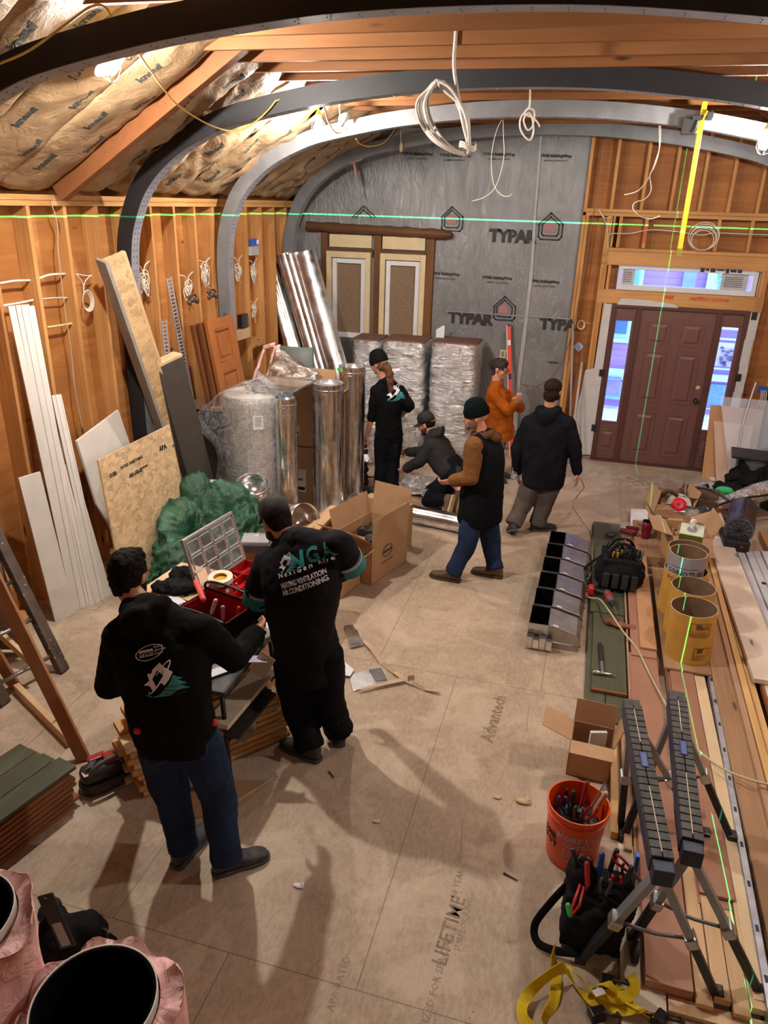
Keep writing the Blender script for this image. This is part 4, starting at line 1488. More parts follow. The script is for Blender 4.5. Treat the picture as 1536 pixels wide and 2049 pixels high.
# -- grey tub behind, pink piece, draped plastic
m = MB()
def tub(u, v):
 a = -1.0 + 2.0 * u
 x = -3.42 + .42 * math.sin(a) * .7
 return V((x, 8.45 - .18 * math.cos(a) + .04 * v, .0 + 1.57 * v))
m.slab(tub, 16, 6, .02)
tag(m.build('grey_tub', m_plain('grey_green_plastic', (.13, .16, .155), .5), None, smooth=True), 'curved grey plastic sheet standing behind the pink insulation strip', 'plastic sheet')
PINK = m_cloth('pink_fibreglass', (.85, .5, .48), .95, 1.0, 14)
def clear(name, col=(.8, .82, .8), alpha=.22, wr=1.0, sc_=7):
 if name in _mats:
  return _mats[name]
 n = NT(name)
 n.set(Roughness=.18, IOR=1.5)
 n.b.inputs['Specular IOR Level'].default_value = 1.0
 v = n.coords()
 nz = n.noise(v, sc_, 5, .6, 1.6)
 n.l(n.ramp(nz, [(.42, alpha * .6), (.5, alpha * 2.6), (.56, alpha * .7), (.7, alpha * 2.0)]), n.b.inputs['Alpha'])
 n.b.inputs['Base Color'].default_value = (*col, 1)
 n.bump(nz, wr, .03)
 _mats[name] = n.m
 return n.m
FILM = clear('clear_wrinkled_film')
t = thing('insulation_strip', 'pink insulation strip standing up under crinkled clear film', 'insulation', tuple(FY(540, 760, 7.9)))
m = MB()
a, b, c = FY(505, 762, 7.7), FY(527, 700, 7.9), FY(552, 692, 7.9)
m.slab(lambda u, v: a.lerp(b, u) + V((.03 * v, .02 * noise.noise(V((u * 5, v, 0))), .03 * v)), 14, 4, .03)
b2, c2 = FY(549, 694, 7.85), FY(531, 760, 7.7)
m.slab(lambda u, v: b2.lerp(c2, u) + V((.07 * v + .02 * noise.noise(V((u * 6, 3, 0))), 0, .03 * v)), 14, 4, .03)
m.slab(lambda u, v: b.lerp(b2, u) + V((0, 0, .05 * v)), 8, 3, .03)
m.build('fibreglass', PINK, t, smooth=True)
m = MB()
A_, B_, C_, D_ = FY(552, 692, 7.85), FY(640, 745, 7.6), FY(625, 768, 7.4), FY(533, 760, 7.5)
def film(u, v):
 p = A_.lerp(B_, u).lerp(D_.lerp(C_, u), v)
 return p + V((0, -.04, .06)) * noise.noise(V((u * 4, v * 4, 1))) + V((0, 0, .05 * math.sin(PI * u) * math.sin(PI * v)))
m.slab(film, 26, 16, .004)
m.build('clear_film', m_metal('silvery_film', (.8, .8, .78), .2, 1.0, 9), t, smooth=True)
# sheet metal transition pan
t = thing('sheet_metal_pan', 'shallow galvanized sheet-metal pan resting on top of the upright ducts', 'sheet metal pan', tuple(FZ(590, 775, 1.45)))
q = [FZ(483, 768, 1.46), FZ(528, 752, 1.5), FZ(632, 762, 1.5), FZ(586, 785, 1.46)]
m = MB()
cn = sum(q, V()) / 4
lo = [cn + (p - cn) * .8 - V((0, 0, .07)) for p in q]
for i in range(4):
 j = (i + 1) % 4
 vs = [q[i], q[j], lo[j], lo[i]]
 nn = (q[j] - q[i]).cross(lo[i] - q[i]).normalized() * .004
 m.add(vs + [p + nn for p in vs], [(0, 1, 2, 3), (7, 6, 5, 4), (0, 4, 5, 1), (1, 5, 6, 2), (2, 6, 7, 3), (3, 7, 4, 0)])
m.add(lo + [p - V((0, 0, .004)) for p in lo], [(0, 1, 2, 3), (7, 6, 5, 4), (0, 4, 5, 1), (1, 5, 6, 2), (2, 6, 7, 3), (3, 7, 4, 0)])
m.build('pan', GALV, t)
m = MB()
for i in range(4):
 m.beam(q[i], q[(i + 1) % 4], .012, .012)
m.build('rim', GALVD, t)
# -- half duct shells leaning in the corner
def shell(base, top, r, a0, arc, mat, label, n=10):
 d = (top - base)
 R = frame(d, V((1, 0, 0)))
 rings_o, m = [], MB()
 P = lambda s_, a: base + d * s_ + R @ V((math.cos(a) * r, math.sin(a) * r, 0))
 m.slab(lambda u, v: P(u, a0 + arc * v), 1, n, .003)
 o = m.build('duct_shell', mat, None, angle=35)
 return tag(o, label, 'sheet metal duct', 'open duct shells leaning in the far left corner')
CH = m_metal('bright_duct_metal', (.84, .86, .9), .22)
SHM = m_metal('shell_metal', (.85, .87, .92), .4)
for k in range(4):
 b = V((-3.30 + .03 * k, 9.0 + .02 * k, .0))
 tp = FY(529 + 5 * k, 522 + 2 * k, 9.7)
 shell(b, tp, .065 - .004 * k, 3.4, 2.9, SHM, ['leftmost', 'second from left', 'third from left', 'fourth from left'][k] + ' of the galvanized duct shells leaning apart in the corner')
for k in range(9):
 b = V((-3.0 + .045 * k, 8.95 - .01 * k, .0))
 tp = FY(562 + 6.2 * k, 511 - (k % 3) * 1.5, 9.55)
 shell(b, tp, .06 + (.012 * (k % 2) if k < 8 else .07), 3.5, 2.8, SHM, ['first', 'second', 'third', 'fourth', 'fifth', 'sixth', 'seventh', 'eighth', 'ninth, widest,'][k] + ' from the left of the nested bright duct shells in the corner')
# -- foil-faced insulation rolls
def foil_roll(x0, x1, y, h, label, lean=.0):
 t = thing('foil_roll', label, 'insulation roll', ((x0 + x1) / 2, y, 0), 'tall foil-faced insulation packs by the old windows')
 m = MB()
 cx, w, dpt = (x0 + x1) / 2, (x1 - x0) / 2, .27
 def f(u, v):
  a = 2 * PI * u
  ca, sa = math.cos(a), math.sin(a)
  pw = 5
  q = (abs(ca) ** pw + abs(sa) ** pw) ** (-1 / pw)
  z = h * v
  wr = .012 * noise.noise(V((ca * 3, sa * 3 + x0, z * 16))) + .014 * noise.noise(V((ca * 2, sa * 2 + x0 * 3, z * 6))) + .008 * noise.noise(V((ca * 9, x0, z * 30)))
  k = 1 + wr * 3
  if v > .97:
   k *= .985
  return V((cx + ca * q * w * k, y + sa * q * dpt * k, z))
 rings = [[f(i / 96, j / 90) for i in range(96)] for j in range(91)]
 m.rings(rings)
 m.build('foil_wrap', FOIL, t, smooth=True)
 MB().box((cx, y, h + .008), (w * 1.84, dpt * 1.8, .02)).build('brown_top', m_plain('kraft_top', (.16, .08, .055), .8), t)
 return t
foil_roll(-3.06, -2.65, 9.72, 1.50, 'left foil-wrapped insulation pack, partly behind the round duct')
foil_roll(-2.63, -2.03, 9.72, 1.52, 'middle foil-wrapped insulation pack in front of the right old window')
foil_roll(-1.98, -1.34, 9.72, 1.54, 'right foil-wrapped insulation pack beside the grey wall')
p = FY(880, 660, 9.8)
o = MB().add([p + V(q) for q in ((-.05, 0, -.12), (.06, 0, -.12), (.06, 0, .05), (.04, .0, .06), (-.05, 0, 0), (-.05, .01, -.12), (.06, .01, -.12), (.06, .01, .05), (.04, .01, .06), (-.05, .01, 0))], [(0, 1, 2, 3, 4), (9, 8, 7, 6, 5)] + [(k, (k + 1) % 5, 5 + (k + 1) % 5, 5 + k) for k in range(5)]).build('paper_scrap', PAPER)
tag(o, 'white paper scrap poking up behind the right foil pack', 'paper')
# -- wrapped bubble-foil roll
ROLLM = NT('bubble_foil')
ROLLM.set(Metallic=.9, Roughness=.3)
ROLLM.b.inputs['Base Color'].default_value = (.74, .74, .74, 1)
vo = ROLLM.n('ShaderNodeTexVoronoi')
vo.inputs['Scale'].default_value = 75
vo.inputs['Randomness'].default_value = .25
ROLLM.l(ROLLM.coords(), vo.inputs[0])
ROLLM.bump(vo.outputs[0], .9, .006)
ROLLM = ROLLM.m
t = thing('foil_bubble_roll', 'big upright roll of silver bubble foil inside a torn clear plastic bag', 'insulation roll', (-3.2, 6.72, 0))
RC = V((-3.2, 6.72, 0))
m = MB()
m.lathe([(.05, .02), (.3, 0), (.302, .02), (.302, 1.36), (.298, 1.385), (.06, 1.385), (.06, 1.3)], 64, Matrix.Translation(RC))
m.build('foil_core', ROLLM, t, angle=40)
m = MB()
for k in range(12):
 r0 = .08 + .018 * k
 m.tube([RC + V((math.cos(a) * r0, math.sin(a) * r0, 1.39)) for a in [i * PI / 16 for i in range(32)]], .003, 4, closed=True)
m.build('roll_edges', m_plain('foil_edge', (.55, .53, .5), .5), t)
def bag(u, v):
 a = 2 * PI * u
 z = 1.62 * v - .01
 r = .33 + .03 * noise.noise(V((math.cos(a) * 2, math.sin(a) * 2, z * 3)))
 if v > .84:
  k = (v - .84) / .16
  r *= (1 - k * .85)
  z = 1.37 + .14 * k
 p = RC + V((math.cos(a) * r, math.sin(a) * r, z))
 # loose bulge towards the left
 da = math.cos(a - PI * 1.03)
 if da > 0:
  w = da ** 3 * math.exp(-((z - 1.08) / .2) ** 2) * .34 + da ** 3 * math.exp(-((z - .35) / .45) ** 2) * .13
  p += V((-w, -.05 * w, -.05 * w + .02 * noise.noise(V((z * 9, a * 3, 0)))))
 pk = math.exp(-((a - .6) / .5) ** 2) * (1 if v > .84 else 0)
 p.z += pk * .12 * max(0, (v - .84) / .16)
 return p
m = MB()
m.slab(bag, 72, 60, .002)
m.build('plastic_bag', clear('bag_film', (.8, .82, .84), .07, 1.0, 6), t, smooth=True)
p0 = RC + V((math.cos(-1.0) * .306, math.sin(-1.0) * .306, 1.17))
nn = V((math.cos(-1.0), math.sin(-1.0), 0))
R = Matrix((V((-nn.y, nn.x, 0)), nn, V((0, 0, 1)))).transposed()
lb = MB().box(p0 + nn * .035, (.1, .003, .14), R).build('label', PAPER, t)
for i in range(5):
 MB().box(p0 + nn * .037 + V((0, 0, .05 - i * .02)), (.07, .002, .007), R).build('label_print', m_plain('grey_ink', (.2, .2, .22)), lb)
# -- upright round ducts
def round_duct(c, r, h, label, mat=CH, top=True, group='upright round metal ducts'):
 t = thing('round_duct', label, 'duct', tuple(c), group)
 M = Matrix.Translation(c)
 MB().lathe([(r, 0), (r, h - .09), (r + .004, h - .088), (r + .004, h - .082), (r, h - .08), (r * .985, h), (r * .985 - .003, h), (r - .004, h - .09), (r - .004, 0)], 56, M).build('duct_pipe', mat, t, angle=30)
 a = -1.2
 R = frame(V((0, 0, 1)), V((math.cos(a), math.sin(a), 0)))
 MB().box(c + V((math.cos(a) * (r + .002), math.sin(a) * (r + .002), h / 2)), (.006, .012, h), R).build('seam', GALVD, t)
 MB().lathe([(r + .001, h - .06), (r + .005, h - .055), (r + .001, h - .05)], 56, M).build('bead', GALVD, t, smooth=True)
 return t
round_duct(V((-2.8, 6.62, 0)), .105, 1.4, 'slim round metal duct standing right beside the wrapped foil roll')
rA = round_duct(V((-2.53, 7.1, 0)), .165, 1.47, 'wide upright round duct in front of the tallest one')
rB = round_duct(V((-2.47, 7.72, 0)), .15, 1.53, 'tallest upright round duct with green tape on its rim')
t_ = FY(683, 739, 7.6)
o = MB().box(t_, (.1, .01, .035)).build('green_tape', m_plain('green_tape_mat', (.05, .6, .08), .5), rB)
# -- stacked cardboard boxes behind
def carton(c, sx, sy, sz, ang, label, mat=CARD, open_=False, flaps=True, group=None, t=.006, fl=.6, angs=(50, 60, 40, 55)):
 r = thing('cardboard_box', label, 'box', tuple(c), group)
 R = Matrix.Rotation(ang, 3, 'Z')
 c = V(c)
 m = MB()
 if open_:
  m.box(c + V((0, 0, t / 2)), (sx, sy, t), R)
  for s_ in (-1, 1):
   m.box(c + R @ V((s_ * (sx - t) / 2, 0, sz / 2)), (t, sy, sz), R)
   m.box(c + R @ V((0, s_ * (sy - t) / 2, sz / 2)), (sx, t, sz), R)
  m.build('carton_body', mat, r)
  if flaps:
   for k, (ax, s_) in enumerate((('x', -1), ('x', 1), ('y', -1), ('y', 1))):
    if angs[k] is None:
     continue
    a = angs[k] * D2R
    L = (sx if ax == 'x' else sy) * .5 * fl / .6
    w = sy if ax == 'x' else sx
    dirv = V((s_, 0, 0)) if ax == 'x' else V((0, s_, 0))
    out = dirv * math.cos(a) + V((0, 0, 1)) * math.sin(a)
    base = dirv * ((sx if ax == 'x' else sy) / 2) + V((0, 0, sz))
    side = V((0, 1, 0)) if ax == 'x' else V((1, 0, 0))
    MB().beam(c + R @ base, c + R @ (base + out * L), w * .98, t * .7, R @ side).build('flap', mat, r)
 else:
  m.box(c + V((0, 0, sz / 2)), (sx, sy, sz), R)
  m.build('carton_body', mat, r, bevel=.003)
 return r
b1 = carton((-2.83, 7.42, 0), .36, .5, .72, .0, 'lower cardboard box with a white shipping label behind the ducts', group='two-high cartons behind the ducts')
b2 = carton((-2.83, 7.42, .725), .35, .5, .5, .0, 'upper open carton of the stack with a pink sticker, behind the ducts', open_=True, group='two-high cartons behind the ducts', angs=(95, 20, 60, 80))
LBL = [(b1, -2.9, .38, .13, .34), ]
yf = 7.42 - .252
def sheet_on(parent, u0, v0, u1, v1, y, mat, nm='label'):
 a, b = FY(u0, v0, y), FY(u1, v1, y)
 return MB().box(((a.x + b.x) / 2, y - .002, (a.z + b.z) / 2), (abs(b.x - a.x), .003, abs(a.z - b.z))).build(nm, mat, parent)
sheet_on(b2, 582, 850, 599, 870, yf, PAPER)
sheet_on(b2, 583, 863, 597, 868, yf - .003, INK, 'barcode')
sheet_on(b2, 582, 877, 591, 887, yf, m_plain('pink_sticker', (.75, .06, .25), .5), 'sticker')
sheet_on(b1, 584, 937, 612, 985, yf, PAPER)
sheet_on(b1, 588, 972, 610, 981, yf - .003, INK, 'barcode')
sheet_on(b1, 586, 955, 606, 962, yf - .003, m_plain('grey_ink', (.2, .2, .22)), 'label_print')
# -- round metal collars on the floor
def collar(c, r, h, tilt, label):
 t = thing('metal_collar', label, 'duct fitting', tuple(c), 'loose round duct collars by the tarp')
 M = Matrix.Translation(c) @ Matrix.Rotation(tilt[0], 4, 'X') @ Matrix.Rotation(tilt[1], 4, 'Y')
 MB().lathe([(r, 0), (r * 1.0, h * .45), (r * 1.03, h * .5), (r * .97, h * .6), (r * .97, h), (r * .97 - .003, h), (r * .96, h * .6), (r - .004, 0)], 40, M).build('collar_ring', CH, t, smooth=True)
 return t
collar(V((-3.28, 6.08, .42)), .19, .2, (-.3, .1), 'left round metal collar lying by the foil roll base')
collar(V((-3.0, 6.2, .5)), .16, .15, (.35, .2), 'upper round metal collar tilted behind the black-capped man')
collar(V((-2.55, 6.15, .30)), .17, .22, (.9, .9), 'right round metal collar turned to show its open end')
o = MB().box((-3.0, 6.15, .2), (.9, .4, .38)).build('storage_carton', CARD, None, bevel=.004)
tag(o, 'low carton under the loose metal collars', 'box')
# -- duct on the floor
a, b = FZ(703, 1003, .1), FZ(925, 1048, .1)
d = (b - a)
t = thing('floor_duct', 'long round galvanized duct lying on the floor before the kneeling person', 'duct', tuple((a + b) / 2))
M = Matrix.Translation(a) @ frame(d).to_4x4()
r = .1
L = d.length * 1.15
MB().lathe([(r * .93, 0), (r * .95, .06), (r, .07), (r * 1.04, .08), (r, .09), (r, L), (r - .004, L), (r - .004, .1), (r * .9, 0)], 48, M).build('duct_pipe', CH, t, angle=30)
MB().beam(a + V((.02, -.1, .0)), a + d * 1.15 + V((0, -.1, 0)), .01, .006).build('seam', GALVD, t)
for k, s_ in enumerate((.45, .65)):
 p = a + d * s_
 lettering('duct_lettering', 'VENT', p + V((0, -.085, -.055)), d, V((0, -.2, 1)), .035, m_plain('grey_ink', (.2, .2, .22)), t, lift=.01)
o = MB().beam(a + V((.1, .15, -.085)), b + V((.2, .15, -.085)), .14, .03, (0, 1, 0)).build('floor_plank', LUMD, None)
tag(o, 'flat weathered plank lying behind the floor duct', 'plank')
# -- open cartons near the tarp
bx1 = carton((-1.72, 6.02, 0), .42, .62, .42, -.3, 'open brown carton with an oval print and dark fittings inside', open_=True, angs=(75, 88, 35, 80), group='open cartons left of the duct')
bx2 = carton((-1.93, 5.55, 0), .36, .34, .28, -.22, 'small open carton of plastic parts beside the lettered shirt man', open_=True, angs=(120, 35, 150, 60), group='open cartons left of the duct')
bx3 = carton((-1.72, 6.62, 0), .5, .12, .46, -.3, 'flat brown carton standing behind the open cartons', group='open cartons left of the duct')
Rb = Matrix.Rotation(-.3, 3, 'Z')
for k in range(7):
 p = V((-1.72, 6.02, .25)) + Rb @ V((random.uniform(-.13, .13), random.uniform(-.22, .22), random.uniform(0, .08)))
 o = MB().lathe([(.03, 0), (.055, .01), (.055, .1), (.04, .11), (.04, .15), (.03, .15)], 14, Matrix.Translation(p) @ Matrix.Rotation(random.uniform(.4, 1.4), 4, 'X')).build('black_fitting', BLACK, None, smooth=True)
 tag(o, 'shiny black fitting in the open brown carton', 'fitting', 'black fittings in the open carton')
for k in range(8):
 p = V((-1.93, 5.55, .16)) + V((random.uniform(-.12, .12), random.uniform(-.12, .12), random.uniform(0, .08)))
 o = MB().lathe([(.02, 0), (.04, .01), (.04, .05), (.02, .06)], 12, Matrix.Translation(p) @ Matrix.Rotation(random.uniform(.2, 1.4), 4, 'X')).build('pale_fitting', m_plain('pale_plastic', (.7, .65, .55)), None, smooth=True)
 tag(o, 'pale plastic piece in the small open carton', 'fitting', 'pale parts in the small carton')
# oval print on the carton side
fx = V((-1.72, 6.02, 0)) + Rb @ V((.212, -.05, .26))
exx = Rb @ V((0, 1, 0))
ring = []
for k in range(24):
 a0, a1 = 2 * PI * k / 24, 2 * PI * (k + 1) / 24
 ring.append([(math.cos(a0) * .085, math.sin(a0) * .06), (math.cos(a1) * .085, math.sin(a1) * .06), (math.cos(a1) * .075, math.sin(a1) * .05), (math.cos(a0) * .075, math.sin(a0) * .05)])
BRINK = m_plain('brown_ink', (.09, .05, .035))
flat_shape('oval_print', ring, fx, exx, (0, 0, 1), BRINK, bx1, lift=.001)
lettering('box_lettering', 'fantech', fx, exx, (0, 0, 1), .045, BRINK, bx1, bold=.001, shear=.3, lift=.001)
lettering('box_lettering', 'ventilation products', fx - V((0, 0, .1)), exx, (0, 0, 1), .025, BRINK, bx1, lift=.001)
# wood strips left of the cartons
for k in range(3):
 a, b = FZ(595 + k * 6, 1085, .3 + .03 * k), FZ(668 + k * 3, 1015, .3 + .03 * k)
 o = MB().beam(a, b, .09, .03, (1, .4, 0)).build('wood_strip', LUM, None, bevel=.002)
 tag(o, ['lowest', 'middle', 'topmost'][k] + ' of three pale wood strips stacked by the upright ducts', 'wood strip', 'wood strips by the ducts')
o = MB().box((-2.25, 6.2, .14), (.5, .7, .26), Matrix.Rotation(-.35, 3, 'Z')).build('low_crate', LUMD, None, bevel=.004)
tag(o, 'low wooden crate under the pale wood strips', 'crate')
# -- green tarp heap
TARP = NT('green_tarp')
TARP.set(Roughness=.42)
TARP.b.inputs['Specular IOR Level'].default_value = .5
v = TARP.coords()
TARP.color(TARP.ramp(TARP.noise(v, 3, 5, .6, 1), [(.3, (.005, .045, .022)), (.5, (.014, .085, .042)), (.7, (.045, .16, .085))]))
TARP.bump(TARP.noise(v, 5, 6, .6, 1.5), .8, .04)
TARP = TARP.m
m = MB()
random.seed(5)
for c, r in (((-3.3, 5.6, .25), (.26, .4, .36)), ((-3.0, 5.85, .36), (.34, .36, .36)), ((-2.72, 5.7, .25), (.24, .45, .36)), ((-3.15, 5.3, .16), (.26, .3, .3)), ((-2.6, 5.45, .22), (.2, .35, .28)), ((-3.35, 5.95, .36), (.2, .22, .4)), ((-2.9, 5.5, .38), (.26, .26, .26))):
 m.sphere(V(c) - V((.1, .05, 0)), r, n=12)
def tarp_post(me):
 for v_ in me.vertices:
  p = v_.co
  q = V((p.x * 3.0, p.y * 3.0, p.z * 3.0))
  f = abs(noise.noise(q)) * .2 + abs(noise.noise(q * 2.1 + V((5, 0, 0)))) * .13 + abs(noise.noise(q * 4.3)) * .06 + abs(noise.noise(q * 8)) * .02
  dv = V((p.x + 3.1, p.y - 5.6, p.z - .1)).normalized()
  v_.co = p - dv * f + dv * .08
  v_.co.z = max(v_.co.z, .003)
o = blob('tarp', m, .017, 1, TARP, post=tarp_post)
tag(o, 'crumpled dark green tarp heaped before the strand-board sheet', 'tarp')
# small green bit by the white boards
o = MB().slab(lambda u, v: V((-3.45 + .16 * u + .02 * noise.noise(V((u * 5, v * 5, 0))), 4.75 + .2 * v, .1 + .12 * u + .06 * noise.noise(V((u * 6, v * 6, 2))))), 12, 10, .004).build('tarp_scrap', TARP, None, smooth=True)
tag(o, 'small green plastic scrap at the foot of the white boards', 'plastic scrap')
# == PEOPLE
HAIRD = m_plain('dark_brown_hair', (.009, .006, .0045), .75, var=.5, scale=60, bump=.8, spec=.12)
HAIRB = m_plain('brown_hair', (.13, .06, .03), .7, var=.4, scale=60, bump=.8, spec=.15)
EYE = m_plain('eye_dark', (.02, .015, .01), .2)
LIP = m_plain('lips', (.36, .12, .1), .5)
DENIM = m_cloth('blue_denim', (.016, .03, .07), .85, .5, 8, .3)
NAVY = m_cloth('black_navy_trousers', (.006, .0065, .0095), .85, .5, 8)
BLK1 = m_cloth('black_hoodie_fleece', (.005, .005, .0055), .9, .45, 7)
CHAR = m_cloth('charcoal_fleece', (.028, .028, .03), .92, .5, 8)
RUSTC = m_cloth('rust_orange_jacket', (.36, .085, .008), .75, .8, 9)
TAN = m_cloth('tan_duck_canvas', (.17, .078, .028), .85, .6, 9)
GREYP = m_cloth('grey_brown_trousers', (.1, .085, .075), .88, .6, 8)
NVB = m_cloth('navy_black_coat', (.008, .009, .013), .85, .5, 6)
SHOE = m_plain('dark_shoe', (.035, .036, .042), .65, var=.5, scale=25)
SOLE = m_plain('grey_shoe_sole', (.05, .055, .065), .7)
BROWNB = m_plain('brown_boot', (.1, .055, .03), .6, var=.25, scale=20)
KNIT = m_cloth('black_knit', (.008, .01, .011), .95, .9, 40)
ZUP = V((0, 0, 1))
def hand(m, wr, d, nrm, side, curl=.6, s=1.0):
 """palm and five tapered fingers; d along forearm, nrm palm normal, side +1/-1 thumb side sign"""
 d = d.normalized()
 nrm = (nrm - d * nrm.dot(d)).normalized()
 sx = d.cross(nrm) * side
 pc = wr + d * .05 * s
 R = Matrix((sx, nrm, d)).transposed()
 m.sphere(pc, (.04 * s, .016 * s, .052 * s), R, 8)
 m.cap(wr - d * .01, .024 * s, wr + d * .03 * s, .024 * s)
 for k, (o, L) in enumerate(((-.030, .062), (-.010, .074), (.011, .070), (.030, .056))):
  p = wr + d * (.088 * s) + sx * (-o * s)
  q = d
  for j, fr in enumerate((.42, .32, .26)):
   a = curl * (.55 + .35 * j)
   q2 = (d * math.cos(a * (j + 1) * .6) + nrm * math.sin(a * (j + 1) * .6)).normalized()
   p2 = p + q2 * (L * fr * s * 1.2)
   m.cap(p, (.0095 - .001 * j) * s, p2, (.0088 - .001 * j) * s, 8)
   p = p2
 p = wr + d * .025 * s + sx * .03 * s
 p2 = p + (d * .6 + sx * .75 + nrm * .3).normalized() * .042 * s
 p3 = p2 + (d * .9 + sx * .1 + nrm * .5).normalized() * .034 * s
 m.cap(p, .014 * s, p2, .0115 * s, 8)
 m.cap(p2, .0115 * s, p3, .009 * s, 8)
def torso(m, J, wid, dep, hem=0.0, neckr=.0):
 hc = (J['hipL'] + J['hipR']) / 2
 sc_ = (J['shL'] + J['shR']) / 2
 rh, rs = (J['hipR'] - J['hipL']).normalized(), (J['shR'] - J['shL']).normalized()
 st = []
 for t, w, dp in wid:
  c = hc.lerp(sc_, t)
  bow = J.get('bow', 0) * math.sin(PI * max(0, min(1, t)))
  r = rh.lerp(rs, max(0, min(1, t))).normalized()
  ax = (sc_ - hc).normalized()
  r = (r - ax * r.dot(ax)).normalized()
  f = ax.cross(r)
  c = c - f * bow
  st.append((c, r * w, f * dp * dep))
 m.loft(st, 28, power=2.3)
 return st
def person(name, label, J, top, pants, topm, pantm, shoem=SHOE, solem=SOLE, skin=SKIN, headw=None, fat=1.0, arm=1.0, leg=1.0,
   sleeve_to=1.0, torso_st=None, wr=.6, hairfn=None, hands=True, headscale=1.0, cuffr=1.0):
 J = {k: (V(v) if hasattr(v, '__len__') else v) for k, v in J.items()}
 base = (J['anL'] + J['anR']) / 2
 t = tag(thing(name, label, 'person', (base.x, base.y, 0)), label, 'person')
 hd = J['head']
 hf = J['face'].normalized()
 hu = J.get('hup', ZUP)
 hu = (hu - hf * hu.dot(hf)).normalized()
 hr = hf.cross(hu)
 hs = headscale
 HR = Matrix((hr, hf, hu)).transposed()
 def hp(x, y, z):
  return hd + (hr * x + hf * y + hu * z) * hs
 # -- body, one skin
 m = MB()
 m.sphere(hp(0, -.012, .03), (.074 * hs, .094 * hs, .09 * hs), HR, 14)
 m.sphere(hp(0, .022, -.035), (.058 * hs, .066 * hs, .078 * hs), HR, 14)
 m.sphere(hp(0, .055, -.09), (.028 * hs, .026 * hs, .022 * hs), HR, 8)
 m.sphere(hp(0, .078, .012), (.05 * hs, .016 * hs, .014 * hs), HR, 8)
 m.cap(hp(0, .088, .005), .009 * hs, hp(0, .106, -.028), .014 * hs, 8)
 m.sphere(hp(0, .088, -.062), (.024 * hs, .01 * hs, .011 * hs), HR, 8)
 for s_ in (-1, 1):
  m.sphere(hp(s_ * .074, -.008, -.01), (.011 * hs, .02 * hs, .032 * hs), HR, 8)
  m.sphere(hp(s_ * .042, .062, -.03), (.02 * hs, .02 * hs, .02 * hs), HR, 8)
 nk = J['neck']
 m.cap(nk - ZUP * .04, .062, hp(0, -.02, -.06), .056, 14)
 torso(m, J, [(-.06, .11, .9), (.1, .13, 1), (.45, .115, 1), (.8, .15, 1), (1.02, .12, .8), (1.1, .06, .6)], .09)
 for s_ in 'LR':
  m.cap(J['sh' + s_], .05, J['el' + s_], .04)
  m.cap(J['el' + s_], .04, J['wr' + s_], .026)
  m.cap(J['hip' + s_], .075, J['kn' + s_], .05)
  m.cap(J['kn' + s_], .05, J['an' + s_], .035)
  if hands:
   d = (J['wr' + s_] - J['el' + s_])
   d = J.get('hd' + s_, d)
   nn = J.get('pn' + s_, ((J['shL'] + J['shR']) / 2 - J['wr' + s_]))
   hand(m, J['wr' + s_], d, nn, 1 if s_ == 'L' else -1, J.get('curl', .6))
  fd = J['to' + s_].normalized()
  m.cap(J['an' + s_] - ZUP * .02, .03, J['an' + s_] - ZUP * .04 + fd * .12, .025)
 body = blob('body', m, .0075, 3, skin, t)
 for s_ in (-1, 1):
  e = MB().sphere(hp(s_ * .032, .083, 0), .0105 * hs, n=8).build('eye', m_plain('eye_white', (.6, .56, .52), .2), t, smooth=True)
  MB().sphere(hp(s_ * .033, .0915, 0), .0052 * hs, n=6).build('iris', EYE, e, smooth=True)
  MB().tube([hp(s_ * .014, .094, .019), hp(s_ * .033, .091, .025), hp(s_ * .052, .078, .019)], .0035, 6).build('eyebrow', HAIRD, t)
 MB().tube([hp(-.02, .094, -.061), hp(0, .099, -.058), hp(.02, .094, -.061)], [.002, .005, .002], 6).build('lips', LIP, t)
 # -- trousers
 m = MB()
 hc = (J['hipL'] + J['hipR']) / 2
 rh = (J['hipR'] - J['hipL']).normalized()
 sc_ = (J['shL'] + J['shR']) / 2
 ax = (sc_ - hc).normalized()
 f = ax.cross(rh).normalized()
 w = .165 * fat
 m.loft([(hc - ZUP * .06 - f * .0, rh * w * .85, f * .11 * fat), (hc + ax * .02, rh * w, f * .13 * fat), (hc + ax * .14, rh * w * .92, f * .118 * fat), (hc + ax * .17, rh * w * .9, f * .115 * fat)], 24, power=2.3)
 m.sphere(hc - f * -.0 + rh * .07 - f * .0, (.09, .11, .11), n=8)
 for s_ in 'LR':
  h_, k_, a_ = J['hip' + s_], J['kn' + s_], J['an' + s_]
  m.cap(h_, .1 * leg ** .25, h_.lerp(k_, .5), .088 * leg ** .8, 18)
  m.cap(h_.lerp(k_, .5), .088 * leg ** .8, k_, .074 * leg, 18)
  m.cap(k_, .074 * leg, a_ + (k_ - a_).normalized() * .07, .064 * leg, 18)
  dd = (a_ - k_).normalized()
  pf = J.get('hemcut', .055)
  R = frame(dd)
  rr = .068 * leg
  m.loft([(a_ - dd * .14, R.col[0] * .062 * leg, R.col[1] * .064 * leg), (a_ - dd * (.02), R.col[0] * rr, R.col[1] * rr), (a_ + dd * .012, R.col[0] * rr, R.col[1] * rr)], 20)
 blob('trousers', m, .012, 5, pantm, t, disp=[(.11, .02 * wr / .6, 'CLOUDS'), (.045, .007, 'CLOUDS')])
